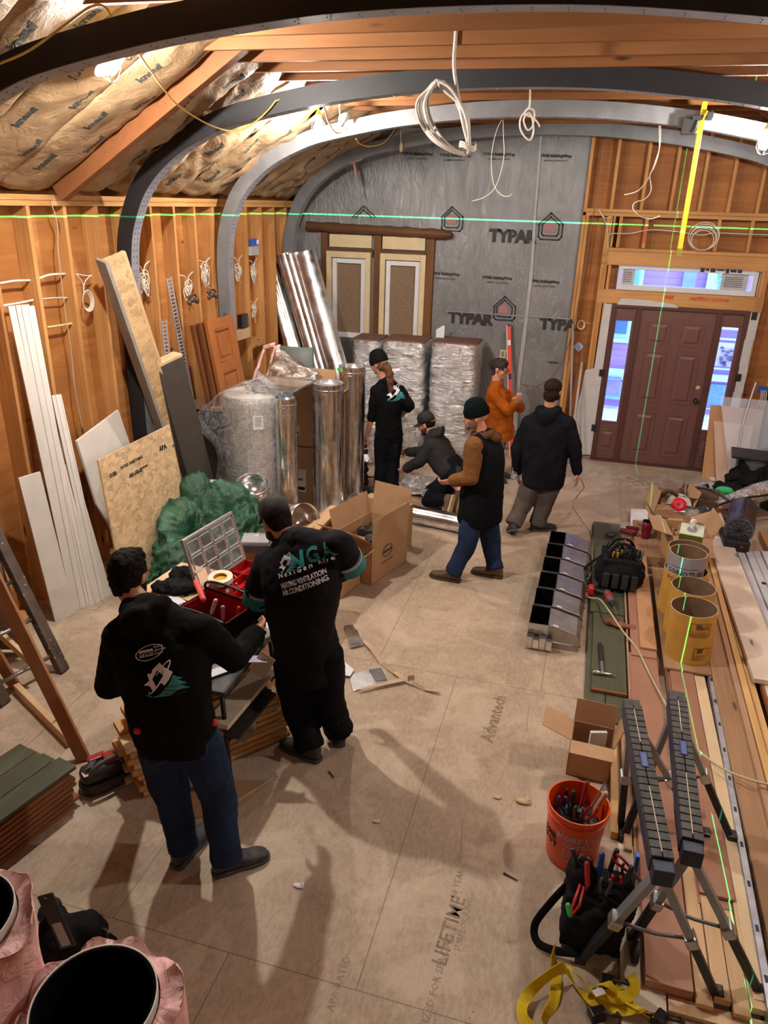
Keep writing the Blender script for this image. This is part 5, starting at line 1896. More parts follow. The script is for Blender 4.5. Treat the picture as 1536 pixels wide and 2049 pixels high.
 # -- shoes
 for s_ in 'LR':
  fd = J['to' + s_].normalized()
  a_ = J['an' + s_]
  upv = J.get('fu' + s_, ZUP)
  upv = (upv - fd * upv.dot(fd)).normalized()
  sd = fd.cross(upv)
  o_ = a_ - upv * J.get('ah', .085)
  m = MB()
  st = [(-.075, .022, .07, .035), (-.06, .036, .09, .05), (-.01, .042, .11, .055), (.05, .043, .085, .045), (.11, .048, .055, .032), (.17, .046, .045, .028), (.2, .034, .036, .022), (.215, .016, .03, .014)]
  m.loft([(o_ + fd * y + upv * (.018 + h / 2), sd * w_ * 1.02, upv * (h / 2)) for y, w_, h, _ in st], 20, power=2.6)
  m.cap(o_ + upv * .06, .045, o_ + upv * .105, .046, 16)
  sh = blob('shoe', m, .007, 3, shoem, t)
  q = [(-.082, .02), (-.07, .038), (0, .044), (.06, .042), (.12, .051), (.18, .048), (.21, .034), (.226, .012)]
  poly = [(w_, y) for y, w_ in q] + [(-w_, y) for y, w_ in q[::-1]]
  MM = Matrix.Translation(o_) @ Matrix((sd, fd, upv)).transposed().to_4x4()
  MB().prism(poly, .024, MM).build('sole', solem, sh, bevel=.004)
  m = MB()
  for k in range(4):
   y, h = .045 + .022 * k, .098 - .012 * k
   m.tube([o_ + fd * y + upv * (h - .012) + sd * -.022, o_ + fd * (y + .004) + upv * (h + .004), o_ + fd * y + upv * (h - .012) + sd * .022], .0028, 5)
  m.build('laces', m_plain('grey_laces', (.12, .12, .13)), sh)
 # -- upper garment
 m = MB()
 st = torso_st or [(-.12, .172, 1.05), (-.1, .178, 1.1), (.1, .17, 1.08), (.4, .165, 1.05), (.75, .19, 1.1), (.93, .185, 1.0), (1.02, .15, .85), (1.1, .085, .7)]
 torso(m, J, [(a, b * fat, c) for a, b, c in st], .118 * fat)
 for s_ in 'LR':
  S_, E_, W_ = J['sh' + s_], J['el' + s_], J['wr' + s_]
  m.cap(nk - ZUP * .012, .064 * fat, S_.lerp(nk, .12) - ZUP * .012, .066 * arm, 16)
  m.cap(S_.lerp(nk, .15) - ZUP * .05, .085 * fat, nk - ZUP * .09, .09 * fat, 16)
  if sleeve_to >= 1:
   m.cap(S_, .07 * arm, E_, .06 * arm, 18)
   e = E_.lerp(W_, .93)
   m.cap(E_, .06 * arm, e, .046 * arm * cuffr, 18)
   dd = (W_ - E_).normalized()
   R = frame(dd)
   for k in range(3):
    m.lathe([(.02, -.008), (.05 * arm * cuffr, -.01), (.052 * arm * cuffr, 0), (.05 * arm * cuffr, .01), (.02, .008)], 18, Matrix.Translation(E_.lerp(W_, .62 + .12 * k)) @ R.to_4x4())
  elif sleeve_to > .5:
   m.cap(S_, .07 * arm, E_, .06 * arm, 18)
   m.cap(E_, .06 * arm, E_.lerp(W_, .25), .055 * arm, 18)
  elif sleeve_to > 0:
   d_ = (E_ - S_).normalized()
   R = frame(d_)
   m.cap(S_, .072 * arm, S_.lerp(E_, .3), .078 * arm, 18)
   m.loft([(S_.lerp(E_, .1), R.col[0] * .08 * arm, R.col[1] * .08 * arm), (S_.lerp(E_, sleeve_to * 2), R.col[0] * .077 * arm, R.col[1] * .077 * arm)], 20)
  else:
   m.cap(S_ - (J['shR'] - J['shL']) * (.22 if s_ == 'R' else -.22), .08 * fat, S_, .068 * arm, 18)
 if top in ('hoodie', 'jacket_hood'):
  nb = J['neck'] - hf * .02
  bk = -(ax.cross((J['shR'] - J['shL']).normalized()))
  rr_ = (J['shR'] - J['shL']).normalized()
  for k in range(9):
   a = PI * k / 8
   p = nb + rr_ * math.cos(a) * .085 + bk * (math.sin(a) * .06) + ZUP * (.005 - .02 * math.sin(a))
   m.sphere(p, (.046, .046, .042), n=8)
  m.sphere(nb + bk * .085 - ZUP * .05, (.095, .055, .085), Matrix((rr_, bk, ZUP)).transposed(), 10)
  m.sphere(nb + bk * .09 - ZUP * .12, (.05, .03, .05), Matrix((rr_, bk, ZUP)).transposed(), 10)
 else:
  m.lathe([(.04, -.04), (.082, -.04), (.074, .01), (.071, .03), (.04, .03)], 20, Matrix.Translation(nk - ZUP * .01) @ frame((hp(0, -.02, -.06) - nk)).to_4x4())
 gar = blob(J.get('topname', top), m, .011, 4, topm, t, disp=[(.14, .024 * wr / .6, 'CLOUDS'), (.055, .010 * wr / .6, 'CLOUDS')])
 return t, gar, hp, HR, J
def beanie(t, hp, HR, mat, hs=1.0):
 m = MB()
 M = Matrix.Translation(hp(0, -.008, .02)) @ HR.to_4x4() @ Matrix.Rotation(-.18, 4, 'X')
 m.lathe([(.098, -.012), (.104, .0), (.104, .045), (.099, .055), (.097, .07), (.088, .1), (.066, .13), (.035, .145), (.0, .148)], 32, M)
 for v_ in range(len(m.v)):
  c = M.inverted() @ m.v[v_]
  m.v[v_] = M @ V((c.x * .88, c.y * 1.05, c.z))
 o = m.build('beanie', mat, t, smooth=True)
 rb = MB()
 for k in range(40):
  a = 2 * PI * k / 40
  rb.tube([M @ V((math.cos(a) * .104 * .88, math.sin(a) * .104 * 1.05, z)) for z in (-.008, .02, .048)], .004, 4)
 rb.build('ribbed_cuff', mat, o)
 return o
def ballcap(t, hp, HR, mat, back=False):
 M = Matrix.Translation(hp(0, -.012, .035)) @ HR.to_4x4() @ Matrix.Rotation(-.08, 4, 'X')
 m = MB()
 m.lathe([(.1, -.012), (.1, .02), (.097, .045), (.086, .075), (.06, .098), (.03, .107), (0, .109)], 32, M)
 for i in range(len(m.v)):
  c = M.inverted() @ m.v[i]
  m.v[i] = M @ V((c.x * .84, c.y * 1.03, c.z))
 o = m.build('cap', mat, t, smooth=True)
 m = MB()
 def vis(u, v):
  a = (u - .5) * 2.2
  r = .098 + .075 * v * (math.cos(a) ** .5 if abs(a) < 1.5 else 0)
  return M @ V((math.sin(a) * .084, math.cos(a) * .1 + .078 * v * math.cos(a * .9), .0 - .014 * v - .012 * abs(math.sin(a)) * v))
 m.slab(vis, 16, 5, .005)
 m.build('visor', mat, o, smooth=True)
 MB().sphere(M @ V((0, 0, .109)), .007, n=6).build('cap_button', mat, o, smooth=True)
 m = MB()
 for k in range(6):
  a = PI / 6 + PI / 3 * k
  m.tube([M @ V((math.cos(a) * r * .84, math.sin(a) * r * 1.03, z + .001)) for r, z in ((.1, .02), (.0975, .045), (.0865, .075), (.0605, .098), (.003, .109))], .0016, 4)
 m.build('cap_seams', m_plain('cap_seam', (.03, .03, .032)), o)
 return o
def hair_blob(t, hp, parts, mat, HR, disp=.02, name='hair', vox=.009):
 m = MB()
 for c, r in parts:
  m.sphere(hp(*c), r, HR, 12)
 return blob(name, m, vox, 1, mat, t, disp=[(.03, disp, 'CLOUDS'), (.012, disp * .5, 'CLOUDS')])
def J3(u, v, y):
 return FY(u, v, y)
TEALC = m_plain('teal_print', (.02, .27, .28), .6, var=.04)
WPR = m_plain('white_print', (.74, .78, .86), .6, var=.03)
def company_mark(o, x, y, s, gar, parent, flip=False):
 """house with swoosh and fir tree, as printed on the backs"""
 bv = bvh_of(gar)
 arc = []
 n = 26
 for k in range(n):
  a0, a1 = PI * (.80 - 1.62 * k / n), PI * (.80 - 1.62 * (k + 1) / n)
  w0, w1 = [.02 + .03 * math.sin(PI * q / n) for q in (k, k + 1)]
  def E(a, w):
   return (math.cos(a) * (.34 + w) * .78 + math.sin(a) * .26, math.sin(a) * (.5 + w) * .8 + .08 + math.cos(a) * .2)
  arc.append([E(a0, w0), E(a1, w1), E(a1, -w1 * .3), E(a0, -w0 * .3)])
 SC = lambda P: [[(a * s, b * s) for a, b in p] for p in P]
 flat_shape('swoosh', SC(arc), o, x, y, WPR, parent, bv, .0025)
 house = [[(-.5, -.12), (-.3, .02), (-.34, .22), (-.2, .22), (-.17, .32), (.05, .5), (.22, .36), (.1, .2), (-.02, .3), (-.2, .05), (-.1, -.2), (-.22, -.3), (-.32, -.14)],
    [(.22, .36), (.42, .2), (.3, .0), (.15, -.15), (.02, -.02), (.16, .1), (.13, .2)]]
 flat_shape('house_mark', SC(house), o, x, y, WPR, parent, bv, .003, sub=1)
 tree = [[(.42, .12), (.66, -.02), (.52, -.02), (.74, -.2), (.56, -.18), (.78, -.36), (.5, -.34), (.25, -.48), (-.3, -.5), (-.05, -.42), (.2, -.2), (.34, -.05)],
   [(-.5, -.42), (-.3, -.5), (-.36, -.42)]]
 tr_ = flat_shape('fir_mark', SC(tree), o, x, y, TEALC, parent, bv, .0028, sub=1)
 wv = []
 for k in range(3):
  yy = -.16 - .12 * k
  for q in range(6):
   a, b = .1 + .1 * q, .2 + .1 * q
   f_ = lambda z: yy - .05 * math.sin((z - .1) * 3) + .05 * (z > .5) * (z - .5)
   wv.append([(a, f_(a)), (b, f_(b)), (b, f_(b) - .018), (a, f_(a) - .018)])
 flat_shape('wave_mark', SC(wv), o, x, y, m_plain('navy_print', (.012, .012, .02)), parent, bv, .004)
# -- 1 man in the black hoodie, foreground
d0 = .0
J = dict(head=FY(256, 1152, 2.74), neck=FY(292, 1212, 2.62), face=(-.35, .85, -.45), hup=(-.1, .3, 1),
   shL=FY(238, 1272, 2.56), shR=FY(402, 1262, 2.6), elL=FY(218, 1372, 2.66), wrL=FY(262, 1372, 2.92), elR=FY(470, 1318, 2.72), wrR=FY(512, 1268, 3.02),
   hipL=FY(318, 1500, 2.5), hipR=FY(402, 1490, 2.5), knL=FY(347, 1600, 2.53), knR=FY(436, 1590, 2.56), anL=FY(368, 1712, 2.5), anR=FY(452, 1700, 2.5),
   toL=(.12, 1, 0), toR=(.75, .66, 0), bow=.03, curl=.5)
J['anL'].z = J['anR'].z = .085
t1, g1, hp, HR, J = person('person', 'man in black hoodie with printed back and blue jeans, bare-headed, nearest the viewer', J, 'hoodie', 'jeans', BLK1, DENIM, fat=1.14, arm=1.14, leg=1.22,
       torso_st=[(.02, .17, 1.12), (.04, .182, 1.18), (.12, .178, 1.18), (.4, .185, 1.15), (.75, .205, 1.15), (.93, .2, 1.05), (1.03, .16, .9), (1.1, .085, .7)])
hair_blob(t1, hp, [((0, -.02, .045), (.088, .108, .088)), ((0, -.055, -.01), (.078, .068, .085)), ((0, .03, .09), (.07, .07, .045)), ((.03, -.02, .1), (.05, .06, .04)), ((-.04, .02, .08), (.05, .07, .05))], HAIRD, HR, .03)
m = MB()
for s_ in (-1, 1):
 m.sphere(hp(s_ * .062, .035, -.06), (.02, .045, .045), HR, 8)
m.sphere(hp(0, .07, -.095), (.045, .03, .03), HR, 8)
blob('beard', m, .008, 1, HAIRD, t1)
bxd = (J['shR'] - J['shL']).normalized()
zb_ = ((J['shL'] + J['shR']) / 2 - (J['hipL'] + J['hipR']) / 2).normalized()
xx = (bxd * .96 + zb_ * .0).normalized()
bv1 = bvh_of(g1)
def hit(bv, u, v):
 h = bv.ray_cast(cam_pos, ray(u, v).normalized(), 30)
 return h[0] if h[0] is not None else FY(u, v, 3)
company_mark(hit(bv1, 318, 1362), xx, zb_, .155, g1, t1)
c = hit(bv1, 293, 1307)
xs_ = (xx + zb_ * .12).normalized()
flat_shape('print_badge', [[(-.035, -.014), (.03, -.014), (.03, .014), (-.035, .014)]], c, xs_, zb_, WPR, t1, bv1, .003)
lettering('back_lettering', 'bryant', c, xs_, zb_, .03, INK, t1, onto=bv1, lift=.0045, bold=.001, res=1)
lettering('back_lettering', 'Factory\nAuthorized\nDealer', c + xs_ * .055 + V((0, 0, .004)), xs_, zb_, .014, WPR, t1, onto=bv1, lift=.003, res=1)
ring = []
for k in range(30):
 a0, a1 = 2 * PI * k / 30, 2 * PI * (k + 1) / 30
 Q = lambda a, r: (math.cos(a) * .062 * r + .012 + math.sin(a) * .012, math.sin(a) * .03 * r)
 ring.append([Q(a0, 1.06), Q(a1, 1.06), Q(a1, .98), Q(a0, .98)])
flat_shape('print_oval', ring, c, xs_, zb_, WPR, t1, bv1, .003)
for s_, (u, v) in ((-1, (276, 1462)), (1, (428, 1446))):
 MB().sphere(hit(bv1, u, v), (.02, .02, .016), n=8).build('red_belt_tag', RED, t1, smooth=True)
# jean pockets
jo = [c_ for c_ in kids(t1) if c_.name.startswith('trousers')][0]
bj = bvh_of(jo)
m = MB()
for pts in ([(285, 1500), (290, 1520), (312, 1532), (330, 1524), (332, 1500)], [(362, 1510), (378, 1524), (402, 1516), (414, 1498), (412, 1485)]):
 m.tube([hit(bj, u, v) for u, v in pts], .0022, 5)
m.build('pocket_stitching', m_plain('denim_stitch', (.05, .07, .12)), jo)
# -- 2 man in the lettered shirt
J = dict(head=FY(552, 1040, 3.55), neck=FY(590, 1075, 3.47), face=(-.75, .62, -.5), hup=(-.35, .2, 1),
   shL=FY(535, 1128, 3.5), shR=FY(674, 1088, 3.43), elL=FY(512, 1205, 3.58), wrL=FY(528, 1262, 3.78), elR=FY(704, 1135, 3.55), wrR=FY(655, 1165, 3.8),
   hipL=FY(580, 1318, 3.46), hipR=FY(652, 1312, 3.42), knL=FY(598, 1420, 3.48), knR=FY(655, 1395, 3.5), anL=FY(615, 1510, 3.4), anR=FY(662, 1452, 3.5),
   toL=(-.97, .25, 0), toR=(-.35, .93, 0), bow=.04, curl=.7)
J['anL'] = V((-1.34, 3.41, .085))
J['anR'] = V((-1.22, 3.62, .085))
POLO = m_cloth('black_polo_knit', (.009, .009, .012), .8, .3, 6)
t2, g2, hp, HR, J = person('person', 'man in black cap and black shirt with teal sleeve bands and lettered back', J, 'polo', 'work trousers', POLO, NAVY, fat=1.14, arm=1.12, leg=1.36, sleeve_to=.45,
       torso_st=[(-.2, .15, 1.05), (-.17, .165, 1.1), (.1, .17, 1.16), (.4, .175, 1.2), (.75, .215, 1.15), (.93, .21, 1.05), (1.03, .16, .9), (1.12, .085, .7)])
hair_blob(t2, hp, [((0, -.03, .01), (.08, .085, .07)), ((0, -.05, -.03), (.068, .055, .05))], HAIRD, HR, .006)
ballcap(t2, hp, HR, m_plain('black_cap_cloth', (.012, .012, .013), .8))
m = MB()
m.tube([hp(-.078, .0, .004), hp(-.06, .09, .004), hp(-.035, .103, 0), hp(0, .1, .004), hp(.035, .103, 0), hp(.06, .09, .004), hp(.078, .0, .004)], .0025, 6)
for s_ in (-1, 1):
 m.tube([hp(s_ * .034 + math.cos(a) * .022, .104, -.004 + math.sin(a) * .017) for a in [i * PI / 8 for i in range(16)]], .0018, 5, closed=True)
m.build('glasses', STEEL, t2)
m = MB()
m.sphere(hp(0, .068, -.1), (.042, .03, .024), HR, 8)
for s_ in (-1, 1):
 m.sphere(hp(s_ * .052, .03, -.075), (.018, .042, .032), HR, 8)
blob('beard', m, .008, 1, m_plain('brown_black_beard', (.04, .022, .015), .85), t2)
for s_ in 'LR':
 S_, E_, W_ = J['sh' + s_], J['el' + s_], J['wr' + s_]
 d_ = (E_ - S_).normalized()
 R = frame(d_)
 m = MB()
 m.cap(S_.lerp(E_, .5), .064, E_, .058, 16)
 m.cap(E_, .058, E_.lerp(W_, .9), .04, 16)
 blob('arm_sleeve', m, .011, 3, NAVY, t2, disp=[(.08, .014, 'CLOUDS')])
 for a, b, mt, nm in ((.60, .67, m_plain('grey_band', (.4, .42, .45), .7), 'sleeve_band'), (.67, .95, m_plain('teal_cloth', (.015, .2, .23), .8, var=.15), 'sleeve_cuff')):
  MB().lathe([(.07, 0), (.0905 if mt.name.startswith('teal') else .0915, .0), (.0895, (b - a) * (E_ - S_).length), (.07, (b - a) * (E_ - S_).length)], 28,
     Matrix.Translation(S_.lerp(E_, a)) @ R.to_4x4()).build(nm, mt, t2, smooth=False)
bv2 = bvh_of(g2)
xx = (J['shR'] - J['shL']).normalized()
zb_ = ((J['shL'] + J['shR']) / 2 - (J['hipL'] + J['hipR']) / 2).normalized()
# lines rise to the right as on the leaning back
company_mark(hit(bv2, 572, 1128), xx, zb_, .095, g2, t2)
lettering('back_lettering', 'NGA', hit(bv2, 624, 1112), xx, zb_, .115, TEALC, t2, bold=.004, onto=bv2, lift=.003, spacing=1.12)
lettering('back_lettering', 'N e x t G e n   A i r e', hit(bv2, 610, 1136), xx, zb_, .037, WPR, t2, bold=.0006, onto=bv2, lift=.003, spacing=1.0)
lettering('back_lettering', 'HEATING VENTILATION', hit(bv2, 602, 1162), xx, zb_, .04, WPR, t2, bold=.001, onto=bv2, lift=.003, sx=.58)
lettering('back_lettering', 'AIR CONDITIONING', hit(bv2, 605, 1176), xx, zb_, .042, WPR, t2, bold=.001, onto=bv2, lift=.003, sx=.66)
MB().box(FY(612, 1300, 3.3), (.05, .004, .012)).build('belt_edge', m_plain('belt_tan', (.3, .25, .2)), t2)
# -- 3 woman with ponytail and beanie
J = dict(head=FY(758, 728, 7.9), neck=FY(772, 757, 7.88), face=(-.9, .35, -.25),
   shL=FY(752, 782, 7.84), shR=FY(800, 782, 7.95), elL=FY(746, 824, 7.84), wrL=FY(734, 872, 7.84), elR=FY(820, 812, 7.92), wrR=FY(802, 832, 8.08),
   hipL=FY(766, 868, 7.86), hipR=FY(789, 868, 7.94), knL=FY(763, 921, 7.88), knR=FY(785, 921, 7.94), anL=V((-2.16, 7.88, .085)), anR=V((-2.0, 7.86, .085)),
   toL=(-.95, .1, 0), toR=(-.6, -.6, 0), curl=.5)
t3, g3, hp, HR, J = person('person', 'woman with long brown ponytail and black beanie, standing by the round ducts', J, 'sweatshirt', 'black trousers', BLK1, NAVY, fat=.9, arm=.95, leg=1.14, sleeve_to=.8,
       torso_st=[(-.08, .165, 1.05), (-.06, .175, 1.1), (.1, .165, 1.1), (.4, .16, 1.05), (.75, .185, 1.1), (.93, .18, 1.0), (1.02, .145, .85), (1.1, .085, .7)])
beanie(t3, hp, HR, KNIT)
hair_blob(t3, hp, [((0, -.05, -.03), (.075, .06, .07)), ((0, -.1, -.06), (.045, .05, .05)), ((.0, -.12, -.12), (.045, .045, .08)), ((0, -.11, -.2), (.05, .04, .08)), ((0, -.1, -.28), (.035, .03, .07))], HAIRB, HR, .02)
MB().loft([((J['hipL'] + J['hipR']) / 2 + ZUP * .04, (J['hipR'] - J['hipL']).normalized() * .125, V((-.9, .35, 0)) * .09), ((J['hipL'] + J['hipR']) / 2 + ZUP * .0, (J['hipR'] - J['hipL']).normalized() * .128, V((-.9, .35, 0)) * .09)], 20).build('shirt_hem', WPR, t3, smooth=True)
company_mark(hit(bvh_of(g3), 788, 787), (J['shR'] - J['shL']).normalized(), ZUP, .17, g3, t3)
# -- 4 kneeling man
J = dict(head=FY(853, 848, 7.88), neck=FY(868, 868, 7.8), face=(-.92, .2, -.35), hup=(-.25, 0, 1),
   shL=FY(862, 894, 7.66), shR=FY(878, 880, 7.98), elL=FY(838, 925, 7.62), wrL=FY(812, 938, 7.72), elR=FY(845, 905, 8.1), wrR=FY(815, 905, 8.05),
   hipL=FY(905, 950, 7.6), hipR=FY(918, 945, 7.82), knL=FY(858, 975, 7.62), knR=FY(862, 962, 7.9), anL=FY(893, 992, 7.42), anR=FY(912, 992, 7.62),
   toL=(-.12, -.35, -.93), toR=(-.1, -.35, -.93), fuL=(-.9, .3, .0), fuR=(-.9, .3, .0), curl=.8, bow=-.04)
for k_ in ('knL', 'knR'):
 J[k_].z = .1
for k_ in ('anL', 'anR'):
 J[k_].z = .21
t4, g4, hp, HR, J = person('person', 'man in charcoal hoodie and black cap kneeling over foil on the floor', J, 'hoodie', 'black trousers', CHAR, NAVY, shoem=BROWNB, solem=m_plain('tan_sole', (.5, .36, .2), .8), fat=1.16, arm=1.15, leg=1.05)
ballcap(t4, hp, HR, m_plain('black_cap_cloth', (0, 0, 0)))
hair_blob(t4, hp, [((0, -.035, .0), (.079, .07, .06))], HAIRD, HR, .006)
m = MB()
m.sphere(hp(0, .064, -.098), (.042, .034, .026), HR, 8)
for s_ in (-1, 1):
 m.sphere(hp(s_ * .054, .025, -.07), (.018, .045, .035), HR, 8)
blob('beard', m, .008, 1, m_plain('brown_black_beard', (.04, .022, .015), .85), t4)
# -- 5 man in green-black beanie and vest walking left
J = dict(head=FY(952, 833, 6.18), neck=FY(968, 868, 6.2), face=(-.96, -.12, -.08),
   shL=FY(948, 893, 6.03), shR=FY(990, 886, 6.36), elL=FY(942, 955, 5.98), wrL=FY(905, 962, 6.0), elR=FY(960, 940, 6.42), wrR=FY(935, 962, 6.42),
   hipL=FY(944, 1036, 6.1), hipR=FY(975, 1034, 6.28), knL=FY(934, 1090, 6.04), knR=FY(982, 1090, 6.3), anL=FY(900, 1160, 6.0), anR=FY(990, 1152, 6.2),
   toL=(-.97, .12, 0), toR=(-.98, .1, 0), curl=1.0)
J['anL'] = V((-.93, 6.0, .085))
J['anR'] = V((-.57, 6.2, .085))
VEST = m_cloth('black_vest', (.005, .006, .008), .85, .4, 6)
t5, g5, hp, HR, J = person('person', 'bearded man in black beanie, black vest over tan sleeves and jeans, striding left', J, 'vest', 'jeans', VEST, DENIM, shoem=BROWNB, solem=m_plain('dark_brown_sole', (.06, .035, .02), .7), fat=1.1, arm=.98, leg=1.2, sleeve_to=0,
       torso_st=[(-.06, .18, 1.3), (-.04, .19, 1.4), (.1, .19, 1.4), (.4, .18, 1.35), (.75, .185, 1.3), (.93, .17, 1.15), (1.02, .14, .9), (1.08, .085, .7)])
for s_ in 'LR':
 m = MB()
 m.cap(J['sh' + s_], .086, J['el' + s_], .072, 18)
 m.cap(J['el' + s_], .072, J['el' + s_].lerp(J['wr' + s_], .92), .055, 18)
 blob('sleeve', m, .011, 3, TAN, t5, disp=[(.09, .022, 'CLOUDS')])
m = MB()
for k in range(10):
 a = 2 * PI * k / 10
 m.sphere(J['neck'] + V((math.cos(a) * .075, math.sin(a) * .075, .0 + .015 * math.cos(a))), (.04, .04, .04), n=8)
m.sphere(J['neck'] + V((.1, .0, -.02)), (.06, .08, .05), n=8)
blob('tan_hood', m, .011, 3, m_cloth('dark_tan_canvas', (.1, .05, .022), .85, .6, 9), t5, disp=[(.06, .012, 'CLOUDS')])
beanie(t5, hp, HR, m_cloth('green_black_knit', (.004, .009, .009), .95, .9, 40))
m = MB()
m.sphere(hp(0, .068, -.088), (.045, .032, .032), HR, 8)
for s_ in (-1, 1):
 m.sphere(hp(s_ * .056, .03, -.055), (.018, .042, .045), HR, 8)
blob('beard', m, .008, 1, m_plain('light_brown_beard', (.2, .1, .06), .8), t5)
# -- 6 woman in rust jacket
J = dict(head=FY(1000, 738, 8.95), neck=FY(992, 765, 8.95), face=(.95, -.25, -.15),
   shL=FY(1008, 788, 9.1), shR=FY(985, 790, 8.82), elL=FY(1040, 815, 9.0), wrL=FY(1036, 806, 8.82), elR=FY(1018, 822, 8.72), wrR=FY(1030, 806, 8.66),
   hipL=FY(1003, 862, 9.02), hipR=FY(998, 865, 8.88), knL=V((-.93, 9.0, .42)), knR=V((-.95, 8.8, .42)), anL=V((-.95, 9.0, .085)), anR=V((-.98, 8.8, .085)),
   toL=(.95, -.2, 0), toR=(.95, -.2, 0), curl=1.0)
t6, g6, hp, HR, J = person('person', 'woman in rust orange jacket and glasses facing right with folded arms', J, 'jacket', 'dark trousers', RUSTC, NAVY, fat=1.06, arm=1.1, leg=1.0, wr=1.0,
       torso_st=[(-.22, .17, 1.15), (-.2, .18, 1.2), (.1, .185, 1.3), (.4, .18, 1.3), (.75, .19, 1.25), (.93, .185, 1.1), (1.02, .15, .95), (1.1, .1, .9)])
hair_blob(t6, hp, [((0, -.02, .04), (.083, .105, .085)), ((0, -.08, .01), (.065, .05, .06)), ((0, -.12, .03), (.04, .04, .04)), ((0, -.05, -.05), (.065, .045, .06)), ((0, .03, .085), (.06, .06, .035))], m_plain('brown_black_hair', (.028, .014, .01), .7, var=.4, scale=60, bump=.8), HR, .018)
m = MB()
m.tube([hp(-.078, .0, .004), hp(-.06, .09, .004), hp(-.035, .104, 0), hp(0, .1, .006), hp(.035, .104, 0), hp(.06, .09, .004), hp(.078, .0, .004)], .003, 6)
for s_ in (-1, 1):
 m.tube([hp(s_ * .034 + math.cos(a) * .025, .105, -.006 + math.sin(a) * .02) for a in [i * PI / 8 for i in range(16)]], .0028, 5, closed=True)
m.build('glasses', m_plain('tortoise_frame', (.12, .03, .02), .3), t6)
# -- 7 man in dark jacket walking away
J = dict(head=FY(1106, 782, 7.42), neck=FY(1098, 820, 7.4), face=(.25, .95, -.1),
   shL=FY(1058, 846, 7.4), shR=FY(1134, 846, 7.38), elL=FY(1034, 900, 7.42), wrL=FY(1035, 945, 7.5), elR=FY(1150, 893, 7.36), wrR=FY(1154, 945, 7.36),
   hipL=FY(1068, 955, 7.42), hipR=FY(1106, 955, 7.4), knL=FY(1048, 1005, 7.38), knR=FY(1090, 1003, 7.42), anL=V((-.52, 7.22, .12)), anR=V((-.28, 7.42, .085)),
   toL=(-.25, .85, -.5), toR=(.9, .45, 0), curl=.6)
t7, g7, hp, HR, J = person('person', 'man in dark navy jacket and grey-brown trousers walking away, holding a cord', J, 'jacket_hood', 'trousers', NVB, GREYP, fat=1.16, arm=1.15, leg=1.34,
       torso_st=[(-.14, .17, 1.15), (-.12, .185, 1.2), (.1, .19, 1.25), (.4, .195, 1.25), (.75, .2, 1.2), (.93, .19, 1.05), (1.02, .155, .9), (1.1, .085, .7)], shoem=m_plain('dark_boot', (.035, .03, .028), .7))
hair_blob(t7, hp, [((0, -.02, .04), (.085, .105, .085)), ((0, -.055, -.03), (.076, .06, .08)), ((.05, .0, -.03), (.03, .05, .06)), ((-.05, .0, -.03), (.03, .05, .06))], m_plain('dark_hair', (.022, .014, .01), .75, var=.4, scale=60, bump=.8, spec=.12), HR, .015)
# == FOLDING TABLE AND TOOLS
TZ = .74
t = thing('folding_table', 'black folding work table crowded with tools between the two foreground men', 'table', (-2.1, 3.35, 0))
m = MB()
m.box((-1.98, 3.34, TZ - .02), (.68, .78, .04))
BT = m_plain('scuffed_black_table', (.035, .035, .038), .55, var=.6, scale=14)
m.build('table_top', BT, t, bevel=.015)
LEGM = m_plain('black_leg_metal', (.015, .015, .017), .4, .4)
for x, y in ((-1.7, 3.02), (-1.7, 3.66), (-2.25, 3.02), (-2.25, 3.66)):
 MB().tube([V((x, y, TZ - .04)), V((x + (.04 if x > -2 else -.04), y - .03 * (1 if y < 3.3 else -1), .01))], .014, 8).build('leg', LEGM, t, smooth=True)
for x in (-1.68, -2.27):
 MB().tube([V((x, 3.0, .35)), V((x, 3.68, .35))], .01, 8).build('leg_brace', LEGM, t, smooth=True)
o = MB().box((-2.2, 3.97, TZ - .005), (.95, .46, .018), Matrix.Rotation(-.12, 3, 'Z')).build('plywood_shelf', LUM, None, bevel=.002)
tag(o, 'pale plywood board extending the table on its far side', 'board')
o = MB().box((-2.2, 3.98, .36), (.8, .4, .7), Matrix.Rotation(-.12, 3, 'Z')).build('moving_carton', CARD, None, bevel=.004)
tag(o, 'brown carton standing under the plywood board beyond the table', 'box')
# -- red case with clear lid
RC_ = m_plain('glossy_red_plastic', (.42, .008, .01), .25)
CLR = m_glass('clear_lid_plastic', (.7, .7, .75), .08, .15)
h0, h1 = FZ(395, 1178, .84), FZ(490, 1112, .84)
h0.z = h1.z = .78
hx = (h1 - h0)
W = hx.length
hx.normalize()
hy = V((hx.y, -hx.x, 0))            # towards the viewer side
case = thing('organizer_case', 'open red parts organizer case with a clear compartment lid standing up', 'tool case', tuple(h0))
D = .42
R = Matrix((hx, hy, hx.cross(hy))).transposed()
def cb(m, x0, x1, y0, y1, z0, z1):
 c = h0 + hx * (x0 + x1) / 2 + hy * (y0 + y1) / 2 + V((0, 0, (z0 + z1) / 2 - .0))
 m.box(c, (x1 - x0, y1 - y0, z1 - z0), R)
m = MB()
z0 = -.03
cb(m, 0, W, 0, D, z0, z0 + .008)
for a in (0, .33, .66, 1):
 cb(m, a * (W - .006), a * (W - .006) + .006, 0, D, z0, z0 + .06)
for b_ in (0, .25, .5, .75, 1):
 cb(m, 0, W, b_ * (D - .006), b_ * (D - .006) + .006, z0, z0 + .06)
m.build('tray', RC_, case, bevel=.001)
lidn = (V((0, 0, 1)) * .96 - hy * .28).normalized()
lt = h0 + V((0, 0, .04))
m = MB()
